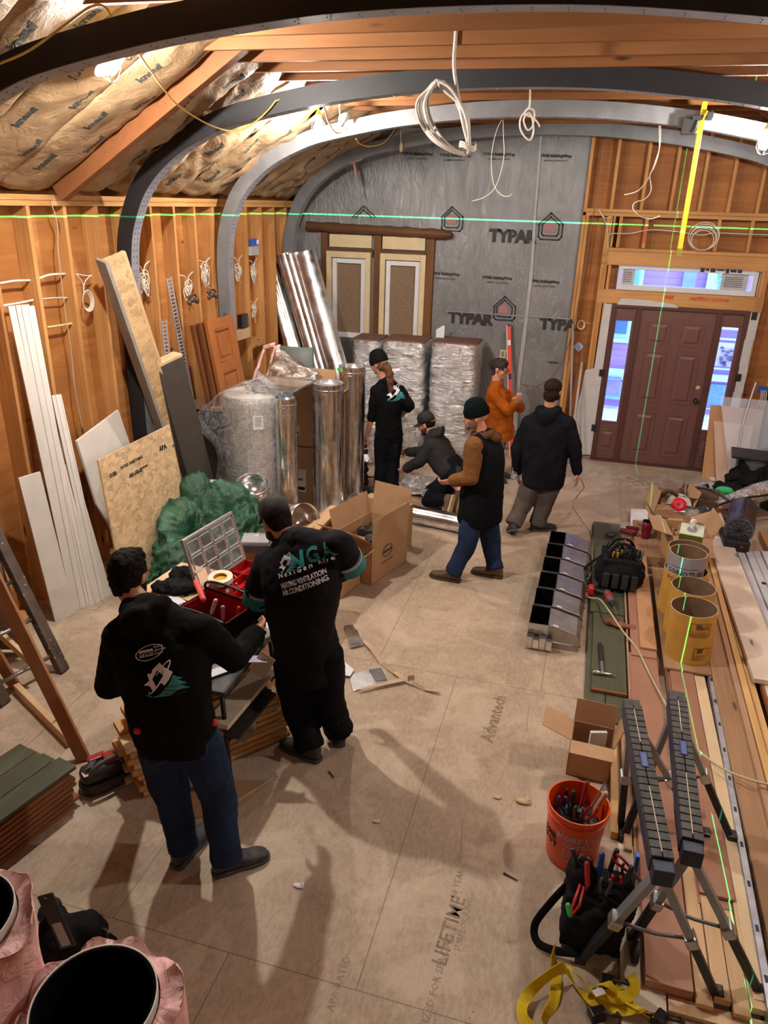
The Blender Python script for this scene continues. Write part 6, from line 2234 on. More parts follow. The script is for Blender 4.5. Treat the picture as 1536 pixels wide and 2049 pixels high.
def lb(m, x0, x1, y0, y1, d=0, th=.006):
 R2 = Matrix((hx, lidn, hx.cross(lidn))).transposed()
 m.box(lt + hx * (x0 + x1) / 2 + lidn * (y0 + y1) / 2 + hx.cross(lidn) * d, (x1 - x0, y1 - y0, th), R2)
H_ = .36
lb(m, 0, W, 0, H_)
m.build('clear_lid', CLR, case)
m = MB()
for x0, x1, y0, y1 in ((0, .012, 0, H_), (W - .012, W, 0, H_), (0, W, 0, .012), (0, W, H_ - .02, H_)):
 lb(m, x0, x1, y0, y1, 0, .022)
m.build('lid_rim', m_glass('smoky_rim', (.5, .46, .52), .2, .8), case, bevel=.003)
m = MB()
for i in range(4):
 for j in range(3):
  x0, y0 = .03 + i * (W - .04) / 4, .03 + j * (H_ - .05) / 3
  w_, hh = (W - .04) / 4 - .02, (H_ - .05) / 3 - .02
  for a in ((x0, x0 + .004, y0, y0 + hh), (x0 + w_, x0 + w_ + .004, y0, y0 + hh), (x0, x0 + w_, y0, y0 + .004), (x0, x0 + w_, y0 + hh, y0 + hh + .004)):
   lb(m, *a, .006, .012)
m.build('lid_ribs', m_glass('lid_rib_plastic', (.85, .85, .9), .15, .75), case)
for i in range(14):
 p = h0 + hx * random.uniform(.03, W - .03) + hy * random.uniform(.03, D - .03) + V((0, 0, .0))
 o = MB().cap(p, .006, p + V((random.uniform(-.03, .03), random.uniform(-.03, .03), .004)), .004, 8).build('screw', m_plain('pinkish_screw', (.6, .35, .35), .3, .3), None, smooth=True)
 tag(o, 'small loose screw or fitting in the red organizer tray', 'screw', 'fasteners in the red tray')
# -- tool tote with red lining
c = FZ(432, 1240, .86)
c.z = TZ + .01
a_ = -.25
Rt = Matrix.Rotation(a_, 3, 'Z')
tote = thing('tool_tote', 'black open tool tote with red lining and a pink grip on its rim', 'tool bag', tuple(c))
m, m2 = MB(), MB()
def tb(mm, x, y, z, sx, sy, sz):
 mm.box(c + Rt @ V((x, y, z)), (sx, sy, sz), Rt)
w, dpt, h = .36, .24, .2
tb(m, 0, 0, .008, w, dpt, .015)
for s_ in (-1, 1):
 tb(m, s_ * w / 2, 0, h / 2, .012, dpt, h)
 tb(m, 0, s_ * dpt / 2, h / 2, w, .012, h + (.05 if s_ > 0 else 0))
 tb(m2, s_ * (w / 2 - .009), 0, h / 2, .006, dpt - .02, h - .01)
 tb(m2, 0, s_ * (dpt / 2 - .009), h / 2, w - .02, .006, h + (.03 if s_ > 0 else -.01))
m.build('shell', BLKF, tote, bevel=.006)
m2.build('red_lining', m_cloth('red_lining_cloth', (.4, .012, .014), .7, .3), tote)
m = MB()
P = lambda x, y, z: c + Rt @ V((x, y, z))
m.tube(bez([P(-w / 2, .12, h), P(-w / 2, .12, h + .05), P(-.1, .12, h + .08), P(.1, .12, h + .08), P(w / 2, .12, h + .04), P(w / 2, .12, h)], 5), .008, 8)
m.tube(bez([P(-w / 2, -.12, h), P(0, -.12, h + .012), P(w / 2, -.12, h)], 5), .01, 8)
m.build('rim', BLACK, tote, smooth=True)
MB().cap(P(-.24, .1, h + .05), .017, P(-.04, -.05, h + .06), .017, 14).build('pink_grip', m_plain('coral_grip', (.75, .09, .09), .45), tote, smooth=True)
def tool(name, label, cat, build, group='hand tools in the black tote'):
 t_ = thing(name, label, cat, tuple(c), group)
 build(t_)
 return t_
def scr(p, q, col, label):
 def b(t_):
  p_, q_ = V(p), V(q)
  MB().cap(q_.lerp(p_, .45), .004, p_, .003, 8).build('shaft', STEEL, t_, smooth=True)
  MB().cap(q_, .013, q_.lerp(p_, .45), .011, 10).build('handle', col, t_, smooth=True)
 tool('screwdriver', label, 'screwdriver', b)
scr(P(-.08, 0, .03), P(-.02, .03, h + .02), m_plain('white_handle', (.7, .68, .66)), 'screwdriver with white handle standing in the red-lined tote')
scr(P(.03, .02, .03), P(.08, -.02, h + .03), m_plain('lilac_handle', (.45, .35, .55)), 'screwdriver with pale violet handle in the red-lined tote')
scr(P(.1, .05, .03), P(.13, .06, h), RED, 'screwdriver with red handle in the red-lined tote')
# spray can in front
p = FZ(455, 1285, .8)
p.z = TZ
t = thing('squeeze_bottle', 'white squeeze bottle with pointed nozzle beside the black tote', 'bottle', tuple(p))
MB().lathe([(.0, 0), (.028, 0), (.03, .01), (.03, .11), (.02, .13), (.014, .135)], 20, Matrix.Translation(p)).build('bottle_body', m_plain('white_bottle', (.6, .6, .66), .35), t, smooth=True)
MB().lathe([(.016, .133), (.016, .15), (.009, .155), (.005, .19), (0, .192)], 16, Matrix.Translation(p)).build('nozzle', m_plain('pale_nozzle', (.65, .63, .7), .4), t, smooth=True)
# tape roll on a stand pot
p = FZ(441, 1156, 1.0)
t = thing('tape_roll', 'roll of white tape with golden core lying on a red tub', 'tape roll', tuple(p), 'tape rolls on the table')
M = Matrix.Translation(p + V((0, 0, -.02))) @ Matrix.Rotation(.1, 4, 'X')
MB().lathe([(.045, 0), (.078, 0), (.078, .03), (.045, .03)], 32, M, caps=(False, False)).build('tape', m_plain('cream_tape', (.72, .68, .55), .5), t, angle=40)
MB().lathe([(.04, .0), (.0455, .0), (.0455, .029), (.04, .029)], 32, M, caps=(False, False)).build('core', m_plain('gold_core', (.65, .38, .03), .4), t, angle=40)
MB().lathe([(0, .006), (.041, .006), (.041, .012), (0, .012)], 32, M).build('core_disc', m_plain('gold_core', (0, 0, 0)), t)
o = MB().lathe([(0, TZ), (.06, TZ), (.075, .955), (.068, .955), (.055, TZ + .01)], 24, Matrix.Translation((p.x, p.y, 0))).build('red_tub', RC_, None, smooth=True)
tag(o, 'red plastic tub holding up the white tape roll', 'tub')
p = FZ(520, 1272, .76)
t = thing('tape_roll', 'roll of white tape standing flat under the red tape measure', 'tape roll', tuple(p), 'tape rolls on the table')
MB().lathe([(.04, 0), (.072, 0), (.072, .04), (.04, .04)], 32, Matrix.Translation((p.x, p.y, TZ)), caps=(False, False)).build('tape', m_plain('cream_tape', (0, 0, 0)), t, angle=40)
pm = V((p.x - .03, p.y + .01, TZ + .075))
t = thing('tape_measure', 'red and black tape measure resting on the white tape roll', 'tape measure', tuple(pm))
MB().box(pm, (.075, .045, .07), Matrix.Rotation(.4, 3, 'Z')).build('measure_body', BLACK, t, bevel=.014)
MB().box(pm + V((.014, -.016, .0)), (.035, .03, .062), Matrix.Rotation(.4, 3, 'Z')).build('red_face', RED, t, bevel=.006)
# black cloth
m = MB()
p = FZ(360, 1160, .82)
m.sphere((p.x, p.y, .78), (.13, .1, .05), n=10).sphere((p.x - .02, p.y + .06, .82), (.09, .07, .06), n=10).sphere((p.x - .1, p.y - .06, .775), (.08, .06, .035), n=10)
o = blob('black_cloth', m, .012, 1, BLKF, None, disp=[(.06, .05, 'CLOUDS'), (.03, .02, 'CLOUDS')])
tag(o, 'crumpled black cloth bundle on the plywood beside the clear lid', 'cloth')
# snips, knives and sheet pieces on the table
for k, (u, v, a, L, mt, nm, lab) in enumerate((
  (342, 1187, .6, .16, m_plain('grey_card', (.35, .34, .33)), 'grey_card', 'grey card with a yellow dot lying left of the pink grip'),
  (372, 1212, -.3, .2, GALV, 'metal_offcut', 'thin metal offcut lying beside the tote'),
  (352, 1200, -.5, .13, PAPER, 'paper_slip', 'white paper slip under the metal offcut'),
  (440, 1335, .5, .18, GALV, 'metal_offcut', 'shiny metal offcut at the hoodie man\'s elbow'),
  (432, 1345, .9, .12, PAPER, 'paper_slip', 'white slip beneath the shiny offcut by the elbow'),
  (515, 1320, .3, .12, m_plain('lilac_paper', (.5, .48, .7)), 'paper_slip', 'lilac paper slip by the front right table corner'),
  (540, 1255, .2, .16, GALVD, 'metal_offcut', 'dull metal sheet under the lettered man\'s hands'))):
 p = FZ(u, v, TZ + .012)
 o = MB().box((p.x, p.y, TZ + .006 + .002 * k), (L, L * .55, .004), Matrix.Rotation(a, 3, 'Z')).build(nm, mt)
 tag(o, lab, nm.split('_')[-1])
for (u, v, zz, sx, sy, sz, mt, nm, lab, cat) in (
  (512, 1075, .9, .2, .16, .012, m_glass('clear_box_plastic', (.8, .8, .85), .1, .35), 'clear_case_lid', 'clear plastic parts box lid beyond the red case', 'lid'),
  (515, 1082, .86, .22, .17, .06, m_plain('dark_clear_box', (.12, .12, .13), .15), 'parts_box', 'dark glossy parts box under the clear lid by the cap man\'s head', 'box'),
  (540, 1062, .9, .16, .1, .04, BLACK, 'black_case', 'black case behind the parts boxes under the cap visor', 'case')):
 p = FZ(u, v, zz)
 o = MB().box((p.x, p.y, zz - sz / 2), (sx, sy, sz), Matrix.Rotation(.3, 3, 'Z')).build(nm, mt, None, bevel=.004)
 tag(o, lab, cat)
p = FZ(515, 1080, .5)
o = MB().box((-2.05, 4.75, .4), (.5, .45, .78)).build('tall_carton', CARD, None, bevel=.004)
tag(o, 'tall carton beyond the plywood board carrying the parts boxes', 'box')
o = MB().box(FZ(525, 1330, .72), (.1, .004, .16), Matrix.Rotation(.5, 3, 'Y')).build('paper_label', m_plain('tan_paper', (.55, .45, .35)), None)
tag(o, 'small tan paper tag hanging off the front right table corner', 'paper')
# -- stack of grooved boards under the table
random.seed(21)
A = FZ(262, 1420, .48)
B = FZ(455, 1290, .48)
sd = V((.62, .78, 0)).normalized()
sp = V((sd.y, -sd.x, 0))
o0 = V((-2.36, 2.97, 0))
CED = m_wood('cedar_board', (.5, .27, .1), (.68, .42, .19), 'y', rough=.6)
idx = 0
for lay in range(11):
 for col_ in range(2):
  z = .03 + lay * .042
  if col_ == 1 and lay > 8:
   continue
  off = random.uniform(-.05, .05)
  a = o0 + sp * (.075 + .15 * col_) + sd * off + V((0, 0, z))
  b = a + sd * .95
  m = MB().beam(a, b, .142, .026, sp)
  m.beam(a - sp * .0, b, .12, .036, sp)
  o = m.build('grooved_board', CED if (lay + col_) % 3 else LUM, None, bevel=.002)
  tag(o, f'grooved cedar board end-on in the stack under the table, {["left", "right"][col_]} column, {["bottom", "second", "third", "fourth", "fifth", "sixth", "seventh", "eighth", "ninth", "tenth", "topmost"][lay]} layer', 'board', 'grooved boards stacked under the table')
a, b = FZ(450, 1455, .5), FZ(545, 1345, .5)
o = MB().beam(a + V((-.05, 0, -.0)), b + V((-.05, .05, 0)), .14, .03, (1, 0, 0)).build('white_board', m_plain('pale_cream_board', (.68, .58, .45), .6), None, bevel=.003)
tag(o, 'long cream board on top of the stack under the table', 'board')
for k in range(3):
 a, b = FZ(455 + 8 * k, 1470 + 3 * k, .44 - .01 * k), FZ(528 + 8 * k, 1375 + 6 * k, .44 - .01 * k)
 o = MB().beam(a, b, .02, .05, (0, 0, 1)).build('rubber_strip', m_plain('black_rubber', (.02, .02, .02), .5), None)
 tag(o, ['upper', 'middle', 'lower'][k] + ' black strip lying along the board stack under the table', 'strip', 'black strips by the board stack')
# bright sheet metal box lying under the table edge
m = MB()
q = [FZ(455, 1470, .36), FZ(545, 1370, .36), FZ(552, 1460), FZ(500, 1493)]
q[2].z = q[3].z = .005
m.add(q + [p + V((-.01, -.004, 0)) for p in q], [(0, 1, 2, 3), (7, 6, 5, 4), (0, 4, 5, 1), (1, 5, 6, 2), (2, 6, 7, 3), (3, 7, 4, 0)])
o = m.build('sheet_metal_plenum', m_metal('brushed_sheet', (.6, .58, .55), .3))
tag(o, 'dull sheet-metal panel leaning against the board stack under the table', 'sheet metal')
# flat cardboard on the floor behind the hoodie man
t = thing('flattened_carton', 'flattened brown carton on the floor behind the hoodie man\'s legs', 'cardboard', tuple(FZ(450, 1600)))
q = [FZ(362, 1560), FZ(545, 1565), FZ(470, 1625), FZ(385, 1640)]
m = MB()
m.add([p + V((0, 0, .003)) for p in q] + [p + V((0, 0, .012)) for p in q], [(3, 2, 1, 0), (4, 5, 6, 7), (0, 1, 5, 4), (1, 2, 6, 5), (2, 3, 7, 6), (3, 0, 4, 7)])
m.build('flat_sheet', CARDI, t)
a, b = FZ(475, 1610), FZ(547, 1567)
MB().beam(a + V((0, 0, .02)), b + V((0, 0, .03)), .05, .004, (.3, -.3, .8)).build('folded_edge', m_plain('pale_card_edge', (.62, .5, .38)), t)
# -- metal scraps and tape backing on the floor
for k, (pts, mt, nm, lab) in enumerate((
  (((697, 1352), (745, 1340), (775, 1362), (707, 1385)), GALVD, 'metal_scrap', 'shiny metal scrap with bent corner on the floor by the lettered man'),
  (((738, 1342), (762, 1338), (774, 1362), (752, 1366)), m_metal('dark_scrap', (.2, .2, .21), .4), 'metal_scrap', 'dark metal scrap overlapping the shiny scrap'),
  (((688, 1255), (705, 1253), (728, 1290), (712, 1297)), m_plain('brown_scrap', (.12, .085, .07), .3), 'metal_scrap', 'brown-faced scrap at the lettered man\'s right side'),
  (((690, 1258), (714, 1264), (727, 1294), (700, 1300)), GALV, 'metal_scrap', 'silvery scrap under the brown-faced one'),
  (((690, 1330), (708, 1345), (700, 1358), (686, 1356)), PAPER, 'paper_scrap', 'white scrap touching the lettered man\'s leg'),
  (((712, 1386), (800, 1362), (812, 1368), (725, 1386)), m_plain('tape_backing', (.55, .4, .28), .7), 'paper_strip', 'flat tan paper strip beside the metal scraps'))):
 q = [FZ(*p) + V((0, 0, .004 + .004 * k)) for p in pts]
 n_ = len(q)
 o = MB().add(q + [p + V((0, 0, .003)) for p in q], [tuple(range(n_))[::-1], tuple(range(n_, 2 * n_))] + [(i, (i + 1) % n_, n_ + (i + 1) % n_, n_ + i) for i in range(n_)]).build(nm, mt)
 tag(o, lab, nm.split('_')[-1] if nm != 'metal_scrap' else 'metal scrap')
pts = [FZ(u, v) for u, v in ((728, 1285), (745, 1305), (765, 1330), (790, 1350), (808, 1362), (825, 1372), (850, 1382), (878, 1389))]
m = MB()
for i in range(len(pts) - 1):
 a, b = pts[i], pts[i + 1]
 m.beam(a + V((0, 0, .012 + .012 * (i % 2))), b + V((0, 0, .012 + .012 * ((i + 1) % 2))), .035 if i < 5 else .025, .004, (.4, .3, .25 * (i % 3)))
m.box(pts[5] + V((-.02, .03, .04)), (.05, .003, .05), Matrix.Rotation(.5, 3, 'Z'))
o = m.build('curled_paper_strip', m_plain('tape_backing', (0, 0, 0)))
tag(o, 'long curled tan paper strip on the open floor', 'paper')
for k, (u, v, mt, s_, lab) in enumerate(((597, 1774, PAPER, .03, 'tiny crumpled white wrapper on the floor, lower centre'), (752, 1645, m_plain('cream_bit', (.7, .6, .45)), .022, 'tiny cream chip on the floor inside the big shadow'),
           (1046, 1606, m_plain('wood_chip_col', (.6, .42, .25)), .045, 'pale wood chip on the floor left of the orange bucket'), (995, 1597, m_plain('wood_chip_col', (0, 0, 0)), .025, 'small splinter just left of the pale wood chip'),
           (735, 1165, m_plain('wood_chip_col', (0, 0, 0)), .04, 'pale splinter on the floor by the small open carton'))):
 p = FZ(u, v)
 m = MB()
 m.sphere(p + V((0, 0, s_ * .25)), (s_, s_ * .5, s_ * .25), n=5).sphere(p + V((s_ * .5, s_ * .3, s_ * .3)), (s_ * .4, s_ * .6, s_ * .3), n=4)
 tag(m.build('floor_debris', mt), lab, 'debris')
a, b = FZ(1008, 1749), FZ(1035, 1763)
tag(MB().cap(a + V((0, 0, .006)), .005, b + V((0, 0, .006)), .003, 8).build('rusty_nail', m_plain('rust_dark', (.06, .03, .02))), 'dark nail lying on the open floor', 'nail')
a, b = FZ(658, 1545), FZ(668, 1557)
tag(MB().cap(a + V((0, 0, .006)), .004, b + V((0, 0, .006)), .003, 8).build('bent_twig', m_plain('rust_dark', (0, 0, 0))), 'small dark twig behind the lettered man\'s heel', 'twig')
# == NEAR LEFT: deck boards, ladder, power tool, posts
SAGE = m_wood('sage_deck_board', (.062, .066, .04), (.115, .118, .075), 'y', knots=False, grain=10)
REDB = m_wood('red_brown_deck_board', (.2, .075, .03), (.32, .13, .055), 'y', knots=False, grain=10)
C0 = V((-2.44, 2.66, 0))
dirn = V((-.115, -.47, 0)).normalized()
perpd = V((dirn.y, -dirn.x, 0))
if perpd.x > 0:
 perpd = -perpd
n_l = 8
for lay in range(n_l):
 for col_ in range(3):
  z = .018 + lay * .034
  off = random.uniform(-.03, .03)
  a = C0 + perpd * (.07 + .142 * col_) + dirn * (off + .0) + V((0, 0, z))
  b = a + dirn * 1.9
  top_ = lay == n_l - 1
  m = MB().beam(a, b, .138, .024, perpd)
  o = m.build('deck_board', SAGE if top_ or (lay == n_l - 2 and col_) else REDB, None, bevel=.004)
  tag(o, f'{"sage green" if top_ or (lay == n_l - 2 and col_) else "red-brown"} deck board in the lower left stack, {["right", "middle", "left"][col_]} column, {["bottom", "second", "third", "fourth", "fifth", "sixth", "seventh", "top"][lay]} layer', 'board', 'deck boards stacked at the lower left')
# wooden ladder leaning at far left
lad = thing('wooden_ladder', 'old paint-spattered ladder leaning at the left edge', 'ladder', tuple(FZ(125, 1345)))
DKW = NT('spattered_dark_wood')
DKW.set(Roughness=.7)
v_ = DKW.coords()
vo = DKW.n('ShaderNodeTexVoronoi')
vo.inputs['Scale'].default_value = 22
DKW.l(v_, vo.inputs[0])
DKW.color(DKW.mix(DKW.ramp(vo.outputs[0], [(.12, .85), (.2, 0.0)]), DKW.ramp(DKW.noise(v_, 9, 4), [(.3, (.05, .032, .024)), (.7, (.12, .085, .065))]), (.42, .33, .26)))
DKW = DKW.m
f1, f2 = FZ(127, 1343), FZ(58, 1422)
top1 = FX(-75, 935, -4.0)
rail = (top1 - f1)
f2b = f1 + V((-.13, -.44, 0))
R1 = MB().beam(f1, f1 + rail * 1.0, .085, .05, (0, 1, 0)).build('rail', DKW, lad, bevel=.004)
R2 = MB().beam(f2b, f2b + rail * 1.0, .085, .05, (0, 1, 0)).build('rail', DKW, lad, bevel=.004)
n_ = int(rail.length / .3)
for k in range(n_):
 s_ = (.14 + .3 * k) / rail.length
 MB().tube([f1 + rail * s_, f2b + rail * s_], .014, 10).build('rung', m_metal('dull_rung', (.35, .33, .32), .5), lad, smooth=True)
o = MB().add([p for p in (FZ(-60, 1300, .02), FZ(62, 1300, .02), FX(0, 1130, -3.75), FX(-90, 1090, -3.75))] + [p + V((.015, 0, .01)) for p in (FZ(-60, 1300, .02), FZ(62, 1300, .02), FX(0, 1130, -3.75), FX(-90, 1090, -3.75))], [(0, 1, 2, 3), (7, 6, 5, 4), (0, 4, 5, 1), (1, 5, 6, 2), (2, 6, 7, 3), (3, 7, 4, 0)]).build('weathered_panel', m_wood('grey_plywood', (.2, .14, .11), (.34, .26, .22), 'y'))
tag(o, 'weathered grey plywood panel behind the ladder', 'panel')
# posts and cross piece
POST = m_wood('reddish_post', (.3, .13, .055), (.44, .22, .1), 'z', knots=False)
t = thing('wood_post', 'long reddish wood post slanting from the left edge down to the power tool', 'post', tuple(FZ(165, 1515)))
MB().beam(FZ(168, 1520) + V((0, 0, .0)), FZ(-20, 1140, 1.22), .075, .038, (.8, .4, 0)).build('post_body', POST, t, bevel=.003)
t = thing('wood_post', 'shorter reddish post at the left edge meeting the pale cross piece', 'post', tuple(FZ(28, 1375)))
MB().beam(FZ(32, 1376), FZ(-45, 1245, .6), .07, .038, (.8, .4, 0)).build('post_body', POST, t, bevel=.003)
t = thing('cross_piece', 'pale board lying on the floor between the two slanting posts', 'board', tuple(FZ(80, 1430)))
MB().beam(FZ(34, 1378, .03), FZ(140, 1485, .03), .085, .04, (0, 0, 1)).build('board_body', LUM, t, bevel=.003)
o = MB().beam(FZ(0, 1268, .35), FZ(62, 1325, .2), .05, .03, (0, 0, 1)).build('brace_strip', LUM)
tag(o, 'thin pale brace strip crossing behind the long slanting post', 'strip')
# cordless tool on the floor
p0 = V((-2.40, 2.86, 0))
RD = m_plain('tool_red', (.33, .01, .014), .35)
GD = m_plain('tool_grey_black', (.03, .03, .033), .5)
t = thing('cordless_tool', 'red and black cordless power tool standing at the foot of the long post', 'power tool', tuple(p0))
Rz = Matrix.Rotation(-.62, 3, 'Z')
Q = lambda x, y, z: p0 + Rz @ V((x, y, z))
m = MB()
m.loft([(Q(0, 0, z), Rz @ V((a, 0, 0)), Rz @ V((0, b, 0))) for z, a, b in ((0, .08, .15), (.02, .085, .155), (.05, .085, .155), (.07, .075, .145))], 24, power=3)
m.build('base', GD, t, smooth=False, bevel=.004)
m = MB()
m.loft([(Q(0, y, .11), Rz @ V((a, 0, 0)), V((0, 0, b))) for y, a, b in ((-.14, .03, .03), (-.12, .06, .045), (0, .065, .055), (.1, .055, .05), (.14, .03, .03))], 20, power=2.6)
m.build('housing', GD, t, smooth=True)
MB().box(Q(-.0, .05, .165), (.075, .11, .05), Rz).build('battery', RD, t, bevel=.008)
MB().box(Q(-.045, -.03, .16), (.05, .1, .04), Rz).build('red_panel', RD, t, bevel=.008)
MB().lathe([(.0, 0), (.03, 0), (.032, .03), (.02, .05), (0, .055)], 20, Matrix.Translation(Q(.02, .11, .17))).build('dial', GD, t, smooth=True)
MB().tube(bez([Q(.05, -.1, .13), Q(.07, -.08, .19), Q(.06, .04, .21), Q(.05, .09, .15)], 6), .013, 10).build('handle', m_plain('mid_grey_plastic', (.09, .09, .1)), t, smooth=True)
for k in range(4):
 MB().box(Q(.02 - .012 * k, -.09 + .01 * k, .168), (.008, .04, .006), Rz).build('vent_rib', m_plain('mid_grey_plastic', (.09, .09, .1)), t)
MB().box(Q(.03, -.12, .145), (.05, .03, .005), Rz).build('badge', m_plain('badge_white', (.7, .5, .5)), t)
# == NEAR BOTTOM LEFT: insulated duct sections
DUCTK = m_plain('black_duct_liner', (.003, .003, .0035), .95, spec=.05)
def ins_duct(cx, cy, h, r, label, seed):
 t = thing('insulated_duct', label, 'insulated duct', (cx, cy, 0), 'upright duct sections wrapped in pink insulation')
 M = Matrix.Translation((cx, cy, 0))
 MB().lathe([(r, 0), (r, h), (r - .004, h), (r - .004, .02)], 56, M, caps=(False, False)).build('duct_pipe', m_plain('whitish_jacket', (.6, .57, .52), .5), t, smooth=False)
 MB().lathe([(r - .006, .01), (r - .006, h - .003), (r - .012, h - .003), (r - .012, .02), (0, .02), (0, .01)], 56, M, caps=(False, False)).build('black_liner', DUCTK, t)
 m = MB()
 def f(u, v):
  a = 2 * PI * u
  z = (h - .015) * v
  bul = 1 + .9 * noise.noise(V((math.cos(a) * 1.5 + seed, math.sin(a) * 1.5, z * 3)))
  rr = r + .005 + .075 * max(.12, bul) * (.45 + .55 * math.cos(a + .45) if math.cos(a + .45) > 0 else .3)
  top = (h - .02 + .05 * noise.noise(V((math.cos(a) * 2.5, math.sin(a) * 2.5, seed))) - h * 0) if v > .97 else z
  return V((cx + math.cos(a) * rr, cy + math.sin(a) * rr, top)) + V((1, 1, 0)) * .006 * noise.noise(V((a * 6, z * 14, seed)))
 rings = [[f(i / 80, j / 70) for i in range(80)] for j in range(71)]
 rings.append([V((cx + math.cos(2 * PI * i / 80) * (r + .004), cy + math.sin(2 * PI * i / 80) * (r + .004), h - .03)) for i in range(80)])
 m.rings(rings, (False, False))
 m.build('pink_insulation', m_cloth('pink_fibreglass', (0, 0, 0)), t, smooth=True)
 return t
c1 = FZ(188, 2002, 1.22)
ins_duct(c1.x, c1.y, 1.22, .163, 'black-mouthed duct section wrapped in pink insulation at the bottom left', 1.0)
c2 = FZ(-96, 1836, 1.38)
ins_duct(c2.x, c2.y, 1.38, .155, 'pink-insulated duct section cut by the left edge of the view', 2.4)
# tool pouch with a saw
p = FZ(160, 1925)
bagn = thing('tool_pouch', 'black tool pouch with a metal clip behind the pink-wrapped ducts', 'tool bag', tuple(p))
m = MB()
pc = p + V((0, -.02, 0))
m.sphere(pc + V((0, 0, .14)), (.16, .11, .14), n=10).sphere(pc + V((.07, .03, .22)), (.09, .07, .08), n=10).sphere(pc + V((-.1, .02, .2)), (.06, .07, .12), n=10).box(pc + V((0, 0, .07)), (.3, .2, .14))
blob('pouch_body', m, .012, 2, BLKF, bagn, disp=[(.07, .03, 'CLOUDS')])
MB().sphere(pc + V((-.12, .03, .27)), (.045, .06, .05), n=8).build('navy_pocket', m_plain('navy_cloth', (.01, .014, .04)), bagn, smooth=True)
MB().tube([pc + V((.15, .03, .24)) + V((math.cos(a) * .02, 0, math.sin(a) * .02)) for a in [i * PI / 5 for i in range(10)]], .003, 6, closed=True).build('clip', STEEL, bagn)
sw = thing('boxed_blade', 'flat black blade sleeve with a silver label standing in the tool pouch', 'saw blade', tuple(pc))
a, b = FZ(140, 1885, .42), FZ(92, 1790, .62)
a, b = FY(137, 1895, 1.72), FY(90, 1790, 1.76)
dd = b - a
sv = (V((1, .1, 0)))
MB().beam(a, b, .075, .01, sv).build('sleeve', BLACK, sw, bevel=.002)
R = frame(dd, sv)
nn = R.col[1] if R.col[1].y < 0 else -R.col[1]
MB().beam(a.lerp(b, .05) + nn * .006, a.lerp(b, .48) + nn * .006, .045, .003, sv).build('silver_label', m_plain('silver_label_mat', (.4, .42, .46), .35), sw)
MB().sphere(b + dd.normalized() * -.012 + nn * .005, (.008, .004, .004), n=6).build('hang_hole', m_plain('hole_light', (.5, .42, .33)), sw)
# == RIGHT SIDE: boards on the floor
random.seed(31)
ROSE = m_wood('rosy_fiber_board', (.34, .17, .11), (.44, .24, .165), 'y', knots=False, grain=4)
YEL = m_wood('yellow_pine', (.6, .36, .14), (.78, .52, .24), 'y')
PALEW = m_wood('whitish_plank', (.68, .58, .49), (.84, .75, .66), 'y', grain=6)
BRN = m_wood('brown_lumber', (.3, .17, .09), (.46, .29, .17), 'y')
def plank(x0, x1, y0, y1, z0, z1, mat, label, nm='floor_board', cat='board', group='long boards lying along the right side', skew=0.0):
 a = V(((x0 + x1) / 2 + skew, y0, (z0 + z1) / 2))
 b = V(((x0 + x1) / 2, y1, (z0 + z1) / 2))
 o = MB().beam(a, b, x1 - x0, z1 - z0, (1, 0, 0)).build(nm, mat, None, bevel=.003)
 return tag(o, label, cat, group)
plank(.29, .43, 4.3, 7.75, 0, .03, SAGE, 'lower left sage green deck board under the tool bag')
plank(.435, .57, 4.3, 7.7, 0, .03, SAGE, 'lower right sage green deck board, beside the rosy boards')
plank(.33, .575, 4.62, 5.72, .033, .058, SAGE, 'short wide sage board under the hammer, red-brown at its cut end')
plank(.33, .575, 4.60, 4.62, .033, .058, REDB, 'thin red-brown end strip of the short sage board', nm='end_strip')
plank(.3, .58, 5.74, 7.75, .033, .056, SAGE, 'sage board under the black tool bag')
plank(.6, .80, 2.45, 5.15, .0, .075, ROSE, 'rosy brown smooth board running towards the sawhorses, left pair')
plank(.615, .80, 5.1, 7.3, .0, .085, ROSE, 'rosy brown smooth board continuing past the tool bag')
plank(.68, .80, 5.2, 7.2, .087, .105, m_wood('orange_thin_board', (.46, .24, .12), (.58, .33, .18), 'y', knots=False, grain=4), 'thin orange-brown board on top of the rosy boards')
plank(.585, .6, 4.5, 6.8, .0, .07, LUMD, 'narrow weathered strip between sage and rosy boards')
plank(.87, 1.03, 2.95, 5.4, .0, .06, ROSE, 'rosy board under the nearest yellow tube')
plank(.88, 1.045, 3.0, 5.3, .062, .08, ROSE, 'upper rosy board under the nearest yellow tube')
plank(.84, 1.17, 4.98, 6.7, .082, .1, BRN, 'brown board the yellow tubes stand on')
plank(1.05, 1.125, 2.5, 5.3, .0, .07, m_wood('cream_board', (.66, .5, .3), (.78, .63, .42), 'y'), 'cream-coloured board right of the rosy boards')
t = thing('metal_track', 'grey steel track with stamped marks lying between the boards', 'metal track', (1.16, 4, 0))
m = MB()
for x0, x1, z0, z1 in ((1.14, 1.175, .08, .084), (1.14, 1.143, .0, .084), (1.172, 1.175, .0, .084)):
 m.beam(V(((x0 + x1) / 2 - .05, 2.4, (z0 + z1) / 2)), V(((x0 + x1) / 2 + .02, 5.6, (z0 + z1) / 2)), x1 - x0, z1 - z0, (1, 0, 0))
m.build('track_body', ZINC, t)
for k in range(12):
 y = 2.6 + k * .26
 MB().box((1.108 + .0219 * (y - 2.4) + .0, y, .0855), (.014, .035, .002)).build('stamp_mark', INK, t)
plank(1.19, 1.32, 2.5, 7.2, .0, .1, BRN, 'brown framing board right of the steel track', skew=-.04)
plank(1.33, 1.37, 2.5, 8.1, .0, .13, LUMD, 'thin weathered board on edge beside the yellow boards', skew=-.06)
plank(1.375, 1.42, 2.5, 8.0, .0, .14, YEL, 'bright yellow pine board on edge, left one', skew=-.06)
